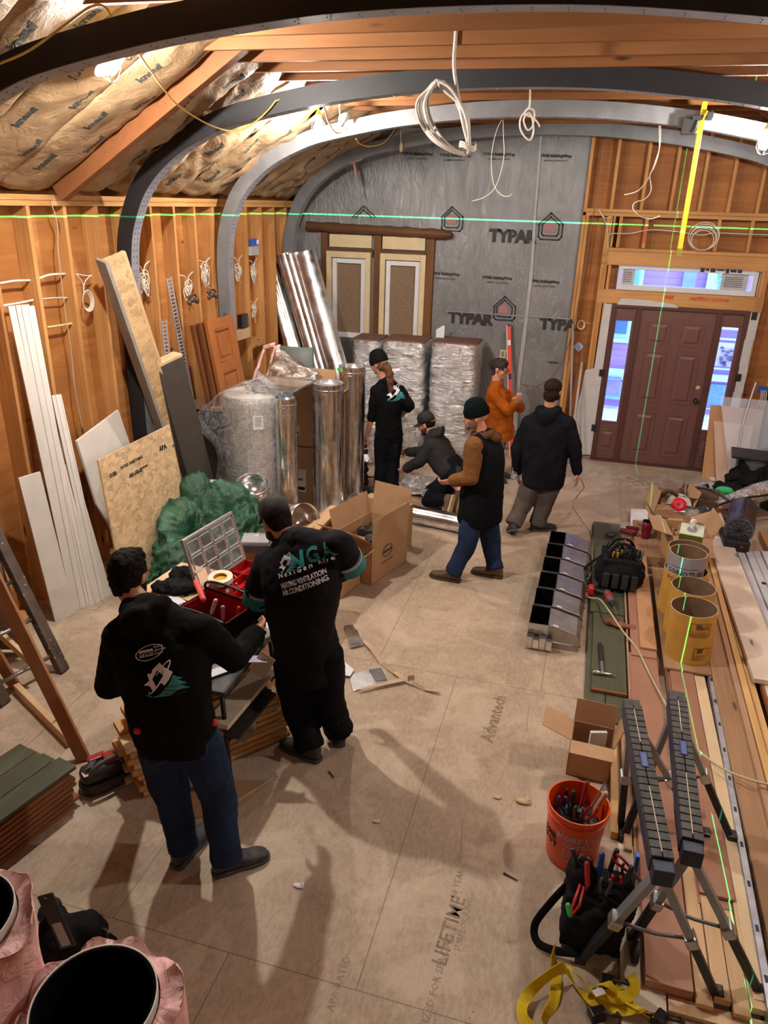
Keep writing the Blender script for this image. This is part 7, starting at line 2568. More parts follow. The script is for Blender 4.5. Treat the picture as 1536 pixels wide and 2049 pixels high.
plank(1.425, 1.47, 2.5, 6.9, .0, .12, YEL, 'bright yellow pine board on edge, right one', skew=-.06)
plank(1.39, 1.62, 4.9, 8.35, .142, .18, PALEW, 'long wide whitish plank reaching to the saw', skew=.03)
plank(1.5, 1.72, 2.5, 5.35, .1, .135, PALEW, 'whitish plank with brown edge at the right border of the view', skew=-.04)
plank(1.48, 1.5, 2.5, 5.35, .1, .14, REDB, 'brown edge strip beside the near whitish plank', nm='edge_strip', skew=-.04)
VIN = m_plain('bluish_white_vinyl', (.6, .62, .7), .35, var=.04)
for k in range(4):
 o = plank(1.66 + .075 * k, 1.725 + .075 * k, 5.3 - .3 * (k % 2), 7.3, .1, .14 + .012 * (k % 2), VIN, ['leftmost', 'second', 'third', 'rightmost'][k] + ' bluish-white vinyl trim length by the heater', nm='vinyl_trim', group='vinyl trim lengths at the right edge')
 if k == 1:
  q = FZ(1498, 1232, .16)
  for tx, dy, sz in (('ROYAL', 0, .1), ('48', .55, .05), ('105', -.42, .05)):
   lettering('trim_lettering', tx, V((1.775, 6.0 + dy, .154)), (0, -1, 0), (1, 0, 0), sz, INK, o, bold=.003, lift=.001)
plank(1.66, 2.0, 2.6, 7.2, .0, .095, BRN, 'brown boards layer under the vinyl trim')
for k in range(3):
 plank(2.0 + .1 * k, 2.09 + .1 * k, 4.6, 8.0, .0, .09 + .02 * k, m_wood('orange_lumber', (.5, .26, .12), (.62, .36, .18), 'y'), ['left', 'middle', 'right'][k] + ' orange-brown board right of the vinyl trim')
# near pale boards under the sawhorses
plank(.50, .69, 2.15, 3.25, .0, .03, m_wood('greyish_white_board', (.5, .43, .34), (.64, .56, .46), 'y', grain=5), 'wide greyish white board beside the black tool bag', group='pale boards under the sawhorses')
az = plank(.70, .80, 2.47, 3.3, .03, .05, m_plain('azek_cream', (.62, .5, .32), .6, var=.1), 'cream board with printed circles under the sawhorses', group='pale boards under the sawhorses')
lettering('board_lettering', 'AZEK', FZ(1345, 1897, .052), (.1, -1, 0), (1, .1, 0), .05, m_plain('blue_ink', (.03, .05, .15)), az, bold=.001)
for u, v in ((1372, 1890), (1352, 1946)):
 c = FZ(u, v, .051)
 for r_ in (.008, .018):
  MB().lathe([(r_, 0), (r_ + .003, 0), (r_ + .003, .001), (r_, .001)], 20, Matrix.Translation(c), caps=(False, False)).build('printed_circle', m_plain('grey_ink', (.2, .2, .22)), az)
for k in range(4):
 plank(.81 + .075 * k, .88 + .075 * k, 2.42 + .04 * (k % 2), 3.6, .03, .055 + .01 * (k % 2), LUM, ['first', 'second', 'third', 'fourth'][k] + ' narrow pale board from the left under the sawhorses', group='pale boards under the sawhorses')
plank(.62, 1.16, 2.3, 2.38, .0, .035, LUMD, 'weathered cross piece under the ends of the pale boards', group='pale boards under the sawhorses') if 0 else None
o = MB().box((.93, 2.41, .012), (.46, .07, .024)).build('cross_piece', LUM, None, bevel=.002)
tag(o, 'pale cross piece under the near ends of the pale boards', 'board')
o = MB().box((.85, 3.2, .012), (.6, .9, .02)).build('brown_sheet', BRN, None)
tag(o, 'brown sheet on the floor under the pale boards', 'sheet')
plank(.46, .50, 3.3, 4.25, .0, .05, YEL, 'short yellow board standing right of the open carton')
plank(.53, .57, 3.2, 4.2, .0, .05, LUMD, 'short weathered board right of the short yellow one')
plank(.58, .98, 2.9, 3.5, .022, .04, BRN, 'brown offcut between the sawhorse legs')
# -- sheet metal boots row
def boot(y, z, k, lab):
 t = thing('duct_boot', lab, 'duct boot', (.02, y, 0), 'row of six sheet-metal duct boots')
 w, x0, x1, x2, h = .29, -.17 + .018 * k * .5, -.02 + .018 * k * .5, .23 + .01 * k, .2
 m = MB()
 th_ = .004
 yc = y + w / 2
 # open box: four walls
 m.box((x0, yc, h / 2 + z), (th_, w, h))
 m.box((x1, yc, h / 2 + z), (th_, w, h))
 for yy_ in (y, y + w):
  m.box(((x0 + x1) / 2, yy_, h / 2 + z), (x1 - x0, th_, h))
 m.build('open_box', GALVD, t)
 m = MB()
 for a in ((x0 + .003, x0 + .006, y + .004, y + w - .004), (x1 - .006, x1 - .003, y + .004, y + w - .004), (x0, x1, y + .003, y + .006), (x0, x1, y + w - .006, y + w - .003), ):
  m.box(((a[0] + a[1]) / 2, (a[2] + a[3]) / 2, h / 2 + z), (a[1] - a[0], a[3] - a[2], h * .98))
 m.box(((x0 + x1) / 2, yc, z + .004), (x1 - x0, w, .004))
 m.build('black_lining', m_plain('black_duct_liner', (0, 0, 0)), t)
 m = MB()
 sec = [(x1 + .002, h), (x1 + .06, h - .01), (x2 - .03, h - .05), (x2, h - .08), (x2, .0), (x1 + .002, .0)]
 m.prism([(a, b + z) for a, b in sec], w - .012, Matrix.Translation((0, y + w - .006, 0)) @ Matrix.Rotation(PI / 2, 4, 'X'))
 m.build('sloped_cover', m_metal('dim_brushed_sheet', (.42, .41, .4), .42), t, bevel=.004)
 MB().box((x1 + .055, y + .02, h + z - .006), (.04, .022, .002), Matrix.Rotation(.2, 3, 'Y')).build('white_sticker', PAPER, t)
 MB().tube([V((x2 + .01, y + .012, .05 + z)), V((x1, y + .012, .05 + z))], .01, 8).build('drive_rod', GALVD, t, smooth=True)
 return t
for k in range(6):
 boot(5.13 + .315 * k, 0, k, ['nearest', 'second', 'third', 'fourth', 'fifth', 'farthest'][k] + ' sheet-metal duct boot of the row, counted from the viewer')
m = MB()
for k in range(4):
 m.box((-.15 + .05 * k, 5.09 - .012 * (k % 2), .06), (.045, .05, .1 - .02 * (k % 2)))
tag(m.build('folded_end_tabs', GALV), 'folded metal tabs at the near end of the duct boot row', 'metal tabs')
# -- cardboard form tubes
TUBEC = m_plain('ochre_tube_paper', (.58, .33, .06), .65, var=.08)
TUBEI = m_plain('brown_tube_inside', (.2, .12, .07), .8)
TUBEG = m_plain('grey_tube_paper', (.3, .3, .36), .7)
def form_tube(x, y, r, z0, h, label, mat=TUBEC, lean=0):
 t = thing('form_tube', label, 'cardboard tube', (x, y, z0), 'cardboard concrete-form tubes')
 M = Matrix.Translation((x, y, z0)) @ Matrix.Rotation(lean, 4, 'Y')
 MB().lathe([(r, 0), (r, h)], 48, M, caps=(False, False)).build('outer_paper', mat, t, smooth=True)
 MB().lathe([(r - .006, 0), (r - .006, h)], 48, M, caps=(False, False)).build('inner_paper', TUBEI, t, smooth=True)
 MB().lathe([(r - .006, h), (r, h), (r, h + .002), (r - .006, h + .002)], 48, M, caps=(False, False)).build('rim', m_plain('pale_rim', (.5, .38, .24), .7), t)
 return t
T1 = form_tube(1.02, 5.22, .165, .102, .40, 'nearest ochre cardboard form tube with two printed panels', lean=-.05)
T2 = form_tube(1.03, 5.565, .165, .102, .40, 'second ochre cardboard form tube from the viewer')
T3 = form_tube(1.01, 5.91, .17, .102, .38, 'third form tube from the viewer, torn rim, holding a grey tube')
T4 = form_tube(1.0, 5.90, .145, .12, .52, 'grey form tube with dark lettering nested in the third ochre tube', TUBEG)
T5 = form_tube(1.06, 6.26, .17, .102, .42, 'farthest ochre form tube, behind the grey one')
def on_tube(T, cx, cy, r, ang, z, body, size, mat=INK, shear=0):
 """print wrapped round a tube"""
 me = text_mesh(body, size, .001, shear, 1.0, .0004, 'CENTER', 1)
 me.name = 'tube_lettering'
 for v in me.vertices:
  a = ang + v.co.x / r
  v.co = V((cx + math.cos(a) * (r + .001), cy + math.sin(a) * (r + .001), z + v.co.y))
 me.materials.clear()
 me.materials.append(mat)
 return link('tube_lettering', me, T)
def panel_on(T, cx, cy, r, ang, z, w, h):
 m = MB()
 n_ = 10
 for (w0, w1, h0, h1) in ((-w, w, h - .004, h), (-w, w, -h, -h + .004), (-w, -w + .004, -h, h), (w - .004, w, -h, h), (-.02 - .015, .02 - .015, .01, .045), (-w * .9, w * .9, -h * .75, -h * .7), (-w * .9, w * .9, -h * .5, -h * .45), (-w * .9, w * .6, -h * .25, -h * .2)):
  for i in range(n_):
   a0, a1 = ang + (w0 + (w1 - w0) * i / n_) / r, ang + (w0 + (w1 - w0) * (i + 1) / n_) / r
   P_ = [V((cx + math.cos(a) * (r + d), cy + math.sin(a) * (r + d), z + zz)) for d in (.0008, .0016) for a, zz in ((a0, h0), (a1, h0), (a1, h1), (a0, h1))]
   m.add(P_, [(0, 1, 2, 3), (7, 6, 5, 4), (0, 4, 5, 1), (2, 6, 7, 3), (1, 5, 6, 2), (3, 7, 4, 0)])
 m.build('printed_panel', m_plain('brown_black_print', (.1, .07, .04)), T)
panel_on(T1, 1.01, 5.22, .168, -1.35, .40, .075, .055)
panel_on(T1, 1.01, 5.22, .168, -1.1, .2, .06, .05)
on_tube(T1, 1.01, 5.22, .168, -1.15, .42, 'x12', .035)
on_tube(T4, 1.0, 5.9, .145, -1.62, .50, 'SONOTUBE', .06)
MBb = on_tube(T4, 1.0, 5.9, .145, -1.75, .57, '________', .06)
on_tube(T3, 1.01, 5.91, .17, -1.9, .44, 'FORM 12in', .05)
on_tube(T3, 1.01, 5.91, .17, -1.5, .455, 'SONO  12', .03)
# -- black tool bag on the sage boards
random.seed(8)
tb_ = thing('open_tool_bag', 'bulky black open tool bag crammed with pliers on the sage boards', 'tool bag', (.53, 6.35, .06))
m = MB()
c = V((.53, 6.32, .06))
m.box(c + V((0, 0, .15)), (.34, .3, .28)).sphere(c + V((0, -.14, .13)), (.16, .07, .13), n=10).sphere(c + V((.17, 0, .12)), (.05, .13, .12), n=10).sphere(c + V((-.17, .0, .12)), (.05, .13, .12), n=10)
blob('bag_body', m, .012, 3, BLKF, tb_, disp=[(.06, .03, 'CLOUDS')])
for s_ in (-1, 1):
 MB().tube(bez([c + V((-.12, s_ * .1, .28)), c + V((-.06, s_ * .06, .4)), c + V((.06, s_ * .06, .4)), c + V((.12, s_ * .1, .28))], 6), .012, 8).build('carry_handle', BLKF, tb_, smooth=True)
MB().tube(bez([c + V((-.17, .1, .2)), c + V((-.3, .0, .1)), c + V((-.26, -.1, -.0)), c + V((-.12, -.2, .02))], 8), .012, 6, flat=.3).build('shoulder_strap', BLKF, tb_, smooth=True)
for k in range(4):
 MB().box(c + V((-.12 + .08 * k, -.215, .12)), (.055, .02, .14)).build('front_pocket', m_plain('worn_black_cloth', (.022, .022, .025), .8), tb_, bevel=.008)
def pliers(p, d, col, label, grp, L=.2):
 t_ = thing('pliers', label, 'pliers', tuple(p), grp)
 d = V(d).normalized()
 sx = d.cross(V((0, 1, .2))).normalized()
 for s__ in (-1, 1):
  MB().tube(bez([p + d * L * .45, p + d * L * .3 + sx * .012 * s__, p + sx * .022 * s__ - d * L * .1, p + sx * .016 * s__ - d * L * .3][::-1], 5), .007, 7).build('handle', col, t_, smooth=True)
 MB().cap(p + d * L * .4, .013, p + d * L * .75, .005, 10).build('jaws', STEEL, t_, smooth=True)
 return t_
HC = [BLACK, RED, m_plain('blue_grip', (.02, .06, .3), .4), m_plain('yellow_grip', (.6, .42, .03), .4), m_plain('orange_grip', (.65, .12, .01), .4), m_plain('grey_grip', (.12, .12, .13), .4)]
CN = ['black', 'red', 'blue', 'yellow', 'orange', 'grey']
for k in range(16):
 x, y = random.uniform(-.13, .15), random.uniform(-.1, .1)
 p = c + V((x, y, .3 + random.uniform(0, .04)))
 i = [0, 0, 2, 3, 0, 5, 4, 0, 5, 0, 1, 5, 0, 3, 0, 5][k]
 if k % 2:
  pliers(p, (random.uniform(-.4, .4), random.uniform(-.3, .5), -1), HC[i], f'{CN[i]}-handled pliers stuck in the bulky tool bag, among similar ones', 'pliers and drivers in the bulky tool bag', .16)
 else:
  t_ = thing('screwdriver', f'{CN[i]}-handled driver sticking out of the bulky tool bag', 'screwdriver', tuple(p), 'pliers and drivers in the bulky tool bag')
  q = p + V((random.uniform(-.06, .06), random.uniform(-.04, .06), .07))
  MB().cap(p, .014, q, .012, 10).build('handle', HC[i], t_, smooth=True)
  MB().cap(p - (q - p) * 1.6, .003, p, .003, 8).build('shaft', STEEL, t_, smooth=True)
# things behind the bag
o = MB().box(FZ(1243, 1055, .08), (.26, .2, .05), Matrix.Rotation(.2, 3, 'Z')).build('clear_pouch', m_glass('clear_lid_plastic', (1, 1, 1)), None, bevel=.01)
tag(o, 'clear plastic pouch behind the bulky tool bag', 'pouch')
o = MB().lathe([(0, 0), (.05, 0), (.055, .015), (.05, .025), (0, .025)], 24, Matrix.Translation(FZ(1222, 1071, .1))).build('black_disc', BLACK, None, smooth=True)
tag(o, 'round black lid beside the clear pouch', 'lid')
o = blob('work_glove', MB().cap(FZ(1245, 1062, .14), .03, FZ(1268, 1066, .14), .035).cap(FZ(1255, 1055, .15), .02, FZ(1275, 1058, .14), .022), .009, 1, m_plain('dark_red_glove', (.16, .012, .014), .8))
tag(o, 'dark red and black glove lying behind the bulky tool bag', 'glove')
o = MB().add([FZ(*p) for p in ((1262, 1018, .09), (1297, 1019, .09), (1296, 1052, .09), (1260, 1058, .09))] + [FZ(*p) for p in ((1262, 1018, .1), (1297, 1019, .1), (1296, 1052, .1), (1260, 1058, .1))], [(0, 1, 2, 3), (7, 6, 5, 4), (0, 4, 5, 1), (1, 5, 6, 2), (2, 6, 7, 3), (3, 7, 4, 0)]).build('paper_sheet', PAPER)
tag(o, 'white paper sheet lying behind the red tumbler', 'paper')
def cup(p, r, h, col, lidc, label, nm='tumbler'):
 t_ = thing(nm, label, 'cup', tuple(p))
 MB().lathe([(0, 0), (r * .75, 0), (r * .8, .01), (r, h * .75), (r * 1.02, h)], 28, Matrix.Translation(p)).build('cup_body', col, t_, smooth=True)
 MB().lathe([(r * 1.03, h), (r * 1.05, h + .008), (r * .9, h + .01), (r * .85, h - .01), (0, h - .008)], 28, Matrix.Translation(p)).build('cup_lid', lidc, t_, smooth=True)
 return t_
p = FZ(1290, 1078, .1)
cup(p, .05, .19, m_plain('maroon_enamel', (.22, .008, .03), .3), BLACK, 'maroon travel tumbler with black lid')
p = FZ(1326, 1078, .1)
cup(p, .045, .2, m_plain('violet_blue_enamel', (.06, .055, .13), .35), BLACK, 'violet-blue tumbler right of the maroon one')
p = FZ(1310, 1070, .1)
cup(p, .03, .2, m_glass('bottle_plastic', (.8, .8, .8), .1, .35), PAPER, 'clear plastic bottle between the two tumblers', 'water_bottle')
o = MB().box((.95, 7.35, .06), (.5, .9, .1)).build('board_pile', BRN, None, bevel=.003)
tag(o, 'low brown board pile carrying the tumblers and the saw', 'board')
# -- carton of wood shims, tissue box
bx = carton((1.14, 7.0, .1), .36, .4, .3, .1, 'torn open carton full of wood shims behind the form tubes', open_=True, angs=(15, 70, -35, None))
WDS = m_plain('shim_wood', (.7, .5, .3), .7)
for k in range(44):
 x, y = random.uniform(-.14, .15), random.uniform(-.16, .16)
 p = V((1.14 + x, 7.0 + y, .3 + random.uniform(-.03, .03)))
 o = MB().beam(p - V((0, 0, .16)), p + V((random.uniform(-.02, .02), random.uniform(-.02, .02), .08)), .018, .008, (random.random(), random.random(), 0)).build('wood_shim', WDS)
 tag(o, 'thin wood shim standing in the torn carton', 'wood shim', 'wood shims in the torn carton')
t_ = thing('tissue_box', 'green and white tissue box perched on the carton of shims', 'tissue box', (1.2, 7.2, .4))
cx_ = FZ(1382, 1072, .47)
Rt = Matrix.Rotation(-.15, 3, 'Z') @ Matrix.Rotation(.25, 3, 'X')
MB().box(cx_, (.2, .17, .13), Rt).build('box_body', m_plain('olive_green_card', (.14, .17, .03), .6), t_, bevel=.003)
MB().box(cx_ + Rt @ V((0, 0, .067)), (.2, .17, .004), Rt).build('white_top', m_plain('pale_green_card', (.6, .68, .55), .6), t_)
MB().lathe([(0, 0), (.045, 0), (.045, .002), (0, .002)], 24, Matrix.Translation(cx_ + Rt @ V((0, 0, .07))) @ Rt.to_4x4()).build('oval_slot', m_plain('grey_slot', (.25, .25, .28)), t_)
blob('tissue', MB().cap(cx_ + V((0, .0, .08)), .02, cx_ + V((0, .02, .13)), .03), .006, 0, m_plain('tissue_white', (.8, .8, .85), .8), t_, disp=[(.02, .02, 'CLOUDS')])
carton((1.1, 7.55, .1), .4, .35, .14, .2, 'crushed brown carton between the tumblers and the saw', open_=True, angs=(60, 20, -60, -30))
o = MB().box(FZ(1352, 1050, .3), (.15, .1, .1), Matrix.Rotation(.3, 3, 'Z')).build('small_carton', CARD, None, bevel=.003)
tag(o, 'small printed carton leaning left of the tissue box', 'box')
# -- circular saw
sp_ = FZ(1357, 1012, .22)
t_ = thing('circular_saw', 'red-centred circular saw lying blade side up behind the cartons', 'circular saw', tuple(sp_))
Ms = Matrix.Translation(sp_) @ Matrix.Rotation(-1.0, 4, 'X') @ Matrix.Rotation(PI, 4, 'X')
nrm_s = (cam_pos - sp_).normalized() + V((0, 0, .25))
Ms = Matrix.Translation(sp_) @ frame(nrm_s, V((1, 0, 0))).to_4x4()
MB().lathe([(0, 0), (.13, 0), (.13, .03), (.125, .035), (0, .035)], 40, Ms, arc=PI).build('blade_guard', m_plain('pale_guard', (.5, .5, .42), .4), t_)
MB().lathe([(0, -.004), (.115, -.004), (.115, .0), (0, .0)], 40, Ms).build('blade', STEEL, t_)
MB().lathe([(0, .036), (.078, .036), (.078, .06), (.05, .075), (.02, .078), (0, .078)], 32, Ms).build('red_hub', m_plain('bright_red_hub', (.6, .01, .03), .35), t_, smooth=False)
MB().lathe([(0, .078), (.012, .078), (.012, .088), (0, .088)], 12, Ms).build('arbor_bolt', BLACK, t_)
MB().tube(bez([Ms @ V((-.02, .1, .04)), Ms @ V((-.12, .14, .05)), Ms @ V((-.2, .06, .04)), Ms @ V((-.2, -.02, .03))], 6), .02, 10).build('handle', BLACK, t_, smooth=True)
MB().box(Ms @ V((0, -.07, .0)), (.32, .02, .12), Ms.to_3x3()).build('base_plate', GALVD, t_)
lettering('saw_lettering', 'DEWALT', Ms @ V((0, .1, .037)), Ms.to_3x3() @ V((1, 0, 0)), Ms.to_3x3() @ V((0, 1, 0)), .025, INK, t_, lift=.0)
carton((1.08, 8.15, .0), .42, .3, .2, .3, 'brown carton with raised flaps behind the circular saw', open_=True, angs=(100, 75, 170, 95))
carton((1.42, 8.3, .0), .36, .3, .2, -.2, 'dark brown carton right behind the circular saw', mat=m_plain('dark_card', (.16, .095, .055), .8), open_=True, angs=(80, 30, 60, 95))
# assorted tools behind
for k, (u, v, z, col, r, L, lab) in enumerate((
  (1390, 972, .25, GALV, .02, .2, 'chrome-topped tool pair behind the saw, left one'), (1405, 968, .28, GALVD, .018, .22, 'grey metal tool behind the saw near the caulk bottle'),
  (1425, 1020, .2, m_plain('red_grip2', (.5, .02, .03), .4), .018, .22, 'red-gripped bar beside the black hoses'), (1300, 1010, .15, BLACK, .02, .2, 'black cord bundle end left of the saw'))):
 p = FZ(u, v, z)
 o = MB().cap(p, r, p + V((L, .05, .02)), r * .8, 12).build('loose_tool', col, None, smooth=True)
 tag(o, lab, 'tool')
p = FZ(1420, 985, .2)
t_ = thing('caulk_bottle', 'pale grey bottle with cream cap standing in front of the green scrap', 'bottle', tuple(p))
MB().lathe([(0, -.1), (.035, -.1), (.036, .12), (.02, .14)], 20, Matrix.Translation(p)).build('bottle_body', m_plain('pale_grey_plastic', (.4, .4, .43), .4), t_, smooth=True)
MB().lathe([(.03, .14), (.036, .145), (.036, .18), (0, .182)], 20, Matrix.Translation(p)).build('bottle_cap', m_plain('cream_cap', (.55, .48, .36), .5), t_, smooth=True)
o = MB().box(FZ(1415, 1000, .12), (.34, .26, .06), Matrix.Rotation(-.1, 3, 'Z')).build('white_tray', PAPER, None, bevel=.004)
tag(o, 'white tray under the caulk bottle', 'tray')
def hose(pts, r, label, mat=BLACK, nm='black_hose', n=8):
 o = MB().tube(bez([FZ(*p) for p in pts], n), r, 8).build(nm, mat, None, smooth=True)
 return tag(o, label, 'hose' if 'hose' in nm else 'cable')
hose([(1380, 985, .3), (1400, 976, .42), (1430, 985, .4), (1465, 1005, .35), (1480, 1003, .3)], .012, 'black hose arching over the white tray')
hose([(1400, 1030, .2), (1440, 1010, .3), (1480, 998, .33), (1540, 990, .33)], .013, 'black hose running right towards the foil duct')
hose([(1290, 1012, .12), (1310, 1008, .16), (1330, 1004, .15), (1322, 1014, .14), (1298, 1018, .12)], .015, 'coiled black cable left of the circular saw', nm='black_cable')
hose([(1310, 1030, .12), (1340, 1030, .14), (1360, 1034, .14)], .008, 'thin red cable before the saw', m_plain('red_cable', (.45, .04, .03), .4), 'red_cable')
hose([(1488, 1095, .12), (1500, 1104, .12), (1520, 1108, .12), (1545, 1104, .12)], .008, 'black heater power cable curving over the vinyl trim', nm='black_cable')
m = MB()
A_ = [FZ(1375, 1022, .2), FZ(1410, 1015, .25), FZ(1432, 1055, .2), FZ(1425, 1065, .15), FZ(1405, 1040, .15)]
m.add(A_ + [p + V((0, 0, .02)) for p in A_], [(4, 3, 2, 1, 0), (5, 6, 7, 8, 9)] + [(i, (i + 1) % 5, 5 + (i + 1) % 5, 5 + i) for i in range(5)])
tag(m.build('dark_rag', m_cloth('slate_rag', (.045, .045, .055))), 'slate-coloured rag hanging right of the carton of shims', 'rag')
# -- torpedo heater and foil duct
hp0, hp1 = FZ(1478, 1062, .34), FZ(1493, 985, .44)
t_ = thing('torpedo_heater', 'blue-black torpedo heater with round grille at the right edge', 'heater', tuple(hp0))
d = (hp1 - hp0)
d.z *= .35
M = Matrix.Translation(hp0) @ frame(d, V((1, 0, 0))).to_4x4()
L = .62
MB().lathe([(.13, 0), (.135, .01), (.135, L - .05), (.11, L), (.0, L)], 40, M).build('barrel', m_metal('slate_heater_shell', (.2, .24, .34), .35), t_, angle=35)
m = MB()
for r_ in (.02, .045, .07, .095, .114):
 m.tube([M @ V((math.cos(a) * r_, math.sin(a) * r_, -.01)) for a in [i * PI / 12 for i in range(24)]], .003, 5, closed=True)
for k in range(6):
 a = PI * k / 6
 m.tube([M @ V((math.cos(a) * .114, math.sin(a) * .114, -.008)), M @ V((-math.cos(a) * .114, -math.sin(a) * .114, -.008))], .003, 5)
m.build('front_grille', BLACK, t_)
MB().lathe([(0, .01), (.11, .01), (.11, .02), (0, .02)], 32, M).build('dark_inside', m_plain('black_duct_liner', (0, 0, 0)), t_)
MB().box(hp0 + V((0, .12, -.15)), (.24, .36, .12)).build('fuel_base', BLACK, t_, bevel=.02)
MB().box(hp0 + V((.04, -.06, -.14)), (.03, .02, .015)).build('red_switch', RED, t_)
MB().tube(bez([hp0 + d * .2 + V((0, 0, .12)), hp0 + d * .28 + V((0, 0, .17)), hp0 + d * .5 + V((0, 0, .17)), hp0 + d * .6 + V((0, 0, .12))], 6), .013, 8).build('carry_handle', BLACK, t_, smooth=True)
FLX = m_metal('flex_foil', (.8, .78, .78), .22, 1.0, 16)
t_ = thing('foil_flex_duct', 'silver corrugated flex duct behind the heater', 'flex duct', tuple(FZ(1500, 985, .2)))
P_ = bez([FZ(1375, 1040, .12), FZ(1430, 1025, .14), FZ(1470, 1005, .2), FZ(1520, 985, .28), FZ(1580, 970, .3)], 40)
MB().tube(P_, [.1 + .012 * (i % 4 < 2) for i in range(len(P_))], 20).build('corrugated_foil', FLX, t_, smooth=False)
# -- cans, sheets, black clothes at far right
def bin_(p, r, h, mat, label, nm='waste_bin'):
 t__ = thing(nm, label, 'bin', tuple(p))
 MB().lathe([(0, 0), (r * .85, 0), (r * .93, h * .5), (r * .95, h * .52), (r, h), (r * .97, h), (r * .83, .01), (0, .01)], 36, Matrix.Translation(p)).build('bin_body', mat, t__, angle=40)
 MB().lathe([(r, h - .012), (r * 1.04, h - .008), (r * 1.04, h + .004), (r, h + .006)], 36, Matrix.Translation(p), caps=(False, False)).build('bin_rim', mat, t__, smooth=True)
 return t__
bin_(V((2.12, 9.35, 0)), .22, .5, m_plain('grey_green_bin', (.11, .115, .11), .5), 'grey-green plastic bin with a black lid slab on it')
o = MB().box((2.06, 9.32, .525), (.46, .4, .035), Matrix.Rotation(-.12, 3, 'Z')).build('black_slab', BLACK, None, bevel=.006)
tag(o, 'flat black slab lying across the grey-green bin', 'lid')
bin_(V((2.36, 9.0, .0)), .2, .78, m_plain('black_bin', (.012, .012, .013), .5), 'tall black bin with blue ribbed rim at the right edge')
c = V((2.36, 9.0, .78))
MB().lathe([(.19, -.06), (.205, .0), (.19, .01), (.175, -.05)], 36, Matrix.Translation(c), caps=(False, False)).build('blue_liner', m_plain('dark_blue_rim', (.015, .04, .12), .4), bpy.data.objects[[o.name for o in bpy.data.objects if o.get('label') == 'tall black bin with blue ribbed rim at the right edge'][0]], smooth=True)
o = MB().box(c + V((0, -.02, -.05)), (.2, .16, .02), Matrix.Rotation(.4, 3, 'Z')).build('paper_trash', PAPER)
tag(o, 'white paper lying in the tall black bin', 'paper')
m = MB()
for p, r in ((FZ(1490, 955, .32), (.22, .12, .08)), (FZ(1450, 975, .28), (.2, .08, .07)), (FZ(1530, 940, .38), (.22, .16, .12)), (FZ(1500, 930, .42), (.14, .1, .1)), (FZ(1500, 965, .2), (.3, .2, .2))):
 m.sphere(p, r, n=10)
o = blob('black_jacket_heap', m, .016, 1, BLKF, None, disp=[(.12, .1, 'CLOUDS'), (.05, .03, 'CLOUDS')])
tag(o, 'heap of black clothing lying over the foil duct at the right', 'clothing')
p = FZ(1449, 981, .27)
o = blob('green_glove_tip', MB().sphere(p, (.1, .05, .045), n=8), .01, 1, m_cloth('bright_green_cloth', (.06, .5, .2)))
tag(o, 'bright green cloth end poking from under the black clothing', 'cloth')
def leansheet(q, t, mat, label, nm='plywood_sheet'):
 n_ = len(q)
 nn_ = (q[1] - q[0]).cross(q[2] - q[0]).normalized() * t
 if nn_.y < 0:
  nn_ = -nn_
 o = MB().add(q + [p + nn_ for p in q], [tuple(range(n_)), tuple(range(n_, 2 * n_))[::-1]] + [(i, (i + 1) % n_, n_ + (i + 1) % n_, n_ + i) for i in range(n_)]).build(nm, mat)
 return tag(o, label, 'sheet')
PL2 = m_wood('light_plywood', (.5, .26, .12), (.6, .34, .17), 'z', knots=False, grain=6)
leansheet([V((1.64, 9.86, 0)), V((2.2, 9.78, 0)), V((2.22, 9.98, .93)), V((1.6, 10.02, .93))], .018, PL2, 'orange plywood panel leaning nearest the door side light')
leansheet([V((1.80, 9.7, 0)), V((2.1, 9.62, 0)), V((2.12, 9.9, .74)), V((1.66, 9.95, .74))], .016, m_wood('pinkish_plywood', (.6, .42, .32), (.7, .5, .4), 'z', knots=False, grain=5), 'shorter pinkish plywood panel leaning in front of the orange one')
leansheet([V((1.93, 9.45, .05)), V((2.6, 9.35, .05)), V((2.6, 9.75, 1.1)), V((1.66, 9.85, 1.08))], .006, m_glass('milky_sheet', (.7, .78, 1.0), .3, .22), 'large translucent plastic sheet leaning at the right edge', 'plastic_sheet')
a, b = V((1.95, 9.4, .05)), FY(1512, 765, 9.75)
o = MB().tube(bez([a, a.lerp(b, .33) + V((-.03, 0, 0)), a.lerp(b, .66) + V((-.04, 0, 0)), b], 6), .01, 6, flat=.5).build('plastic_strip', m_plain('pale_blue_strip', (.6, .62, .7), .4), None, smooth=True)
tag(o, 'thin curved pale strip leaning before the translucent sheet', 'strip')
leansheet([V((2.28, 9.95, .02)), V((2.6, 9.95, .02)), V((2.6, 10.1, 1.9)), V((2.25, 10.1, 1.9))], .012, m_plain('grey_board_panel', (.22, .2, .18), .7), 'grey panel standing behind the tall black bin', 'grey_board')
t_ = thing('junction_box', 'dark blue box with white wires on the wall at the right edge', 'electrical box', tuple(FY(1525, 778, 10.0)))
c = FY(1527, 780, 10.0)
MB().box(c, (.12, .05, .08)).build('box_body', m_plain('blue_box', (0, 0, 0)), t_, bevel=.004)
for k in range(4):
 MB().tube(bez([c + V((-.03 + .02 * k, -.03, .0)), c + V((-.02 + .02 * k, -.05, -.08)), c + V((-.03 + .03 * k, -.03, -.2))], 5), .005, 6).build('wire', CABLE, t_, smooth=True)
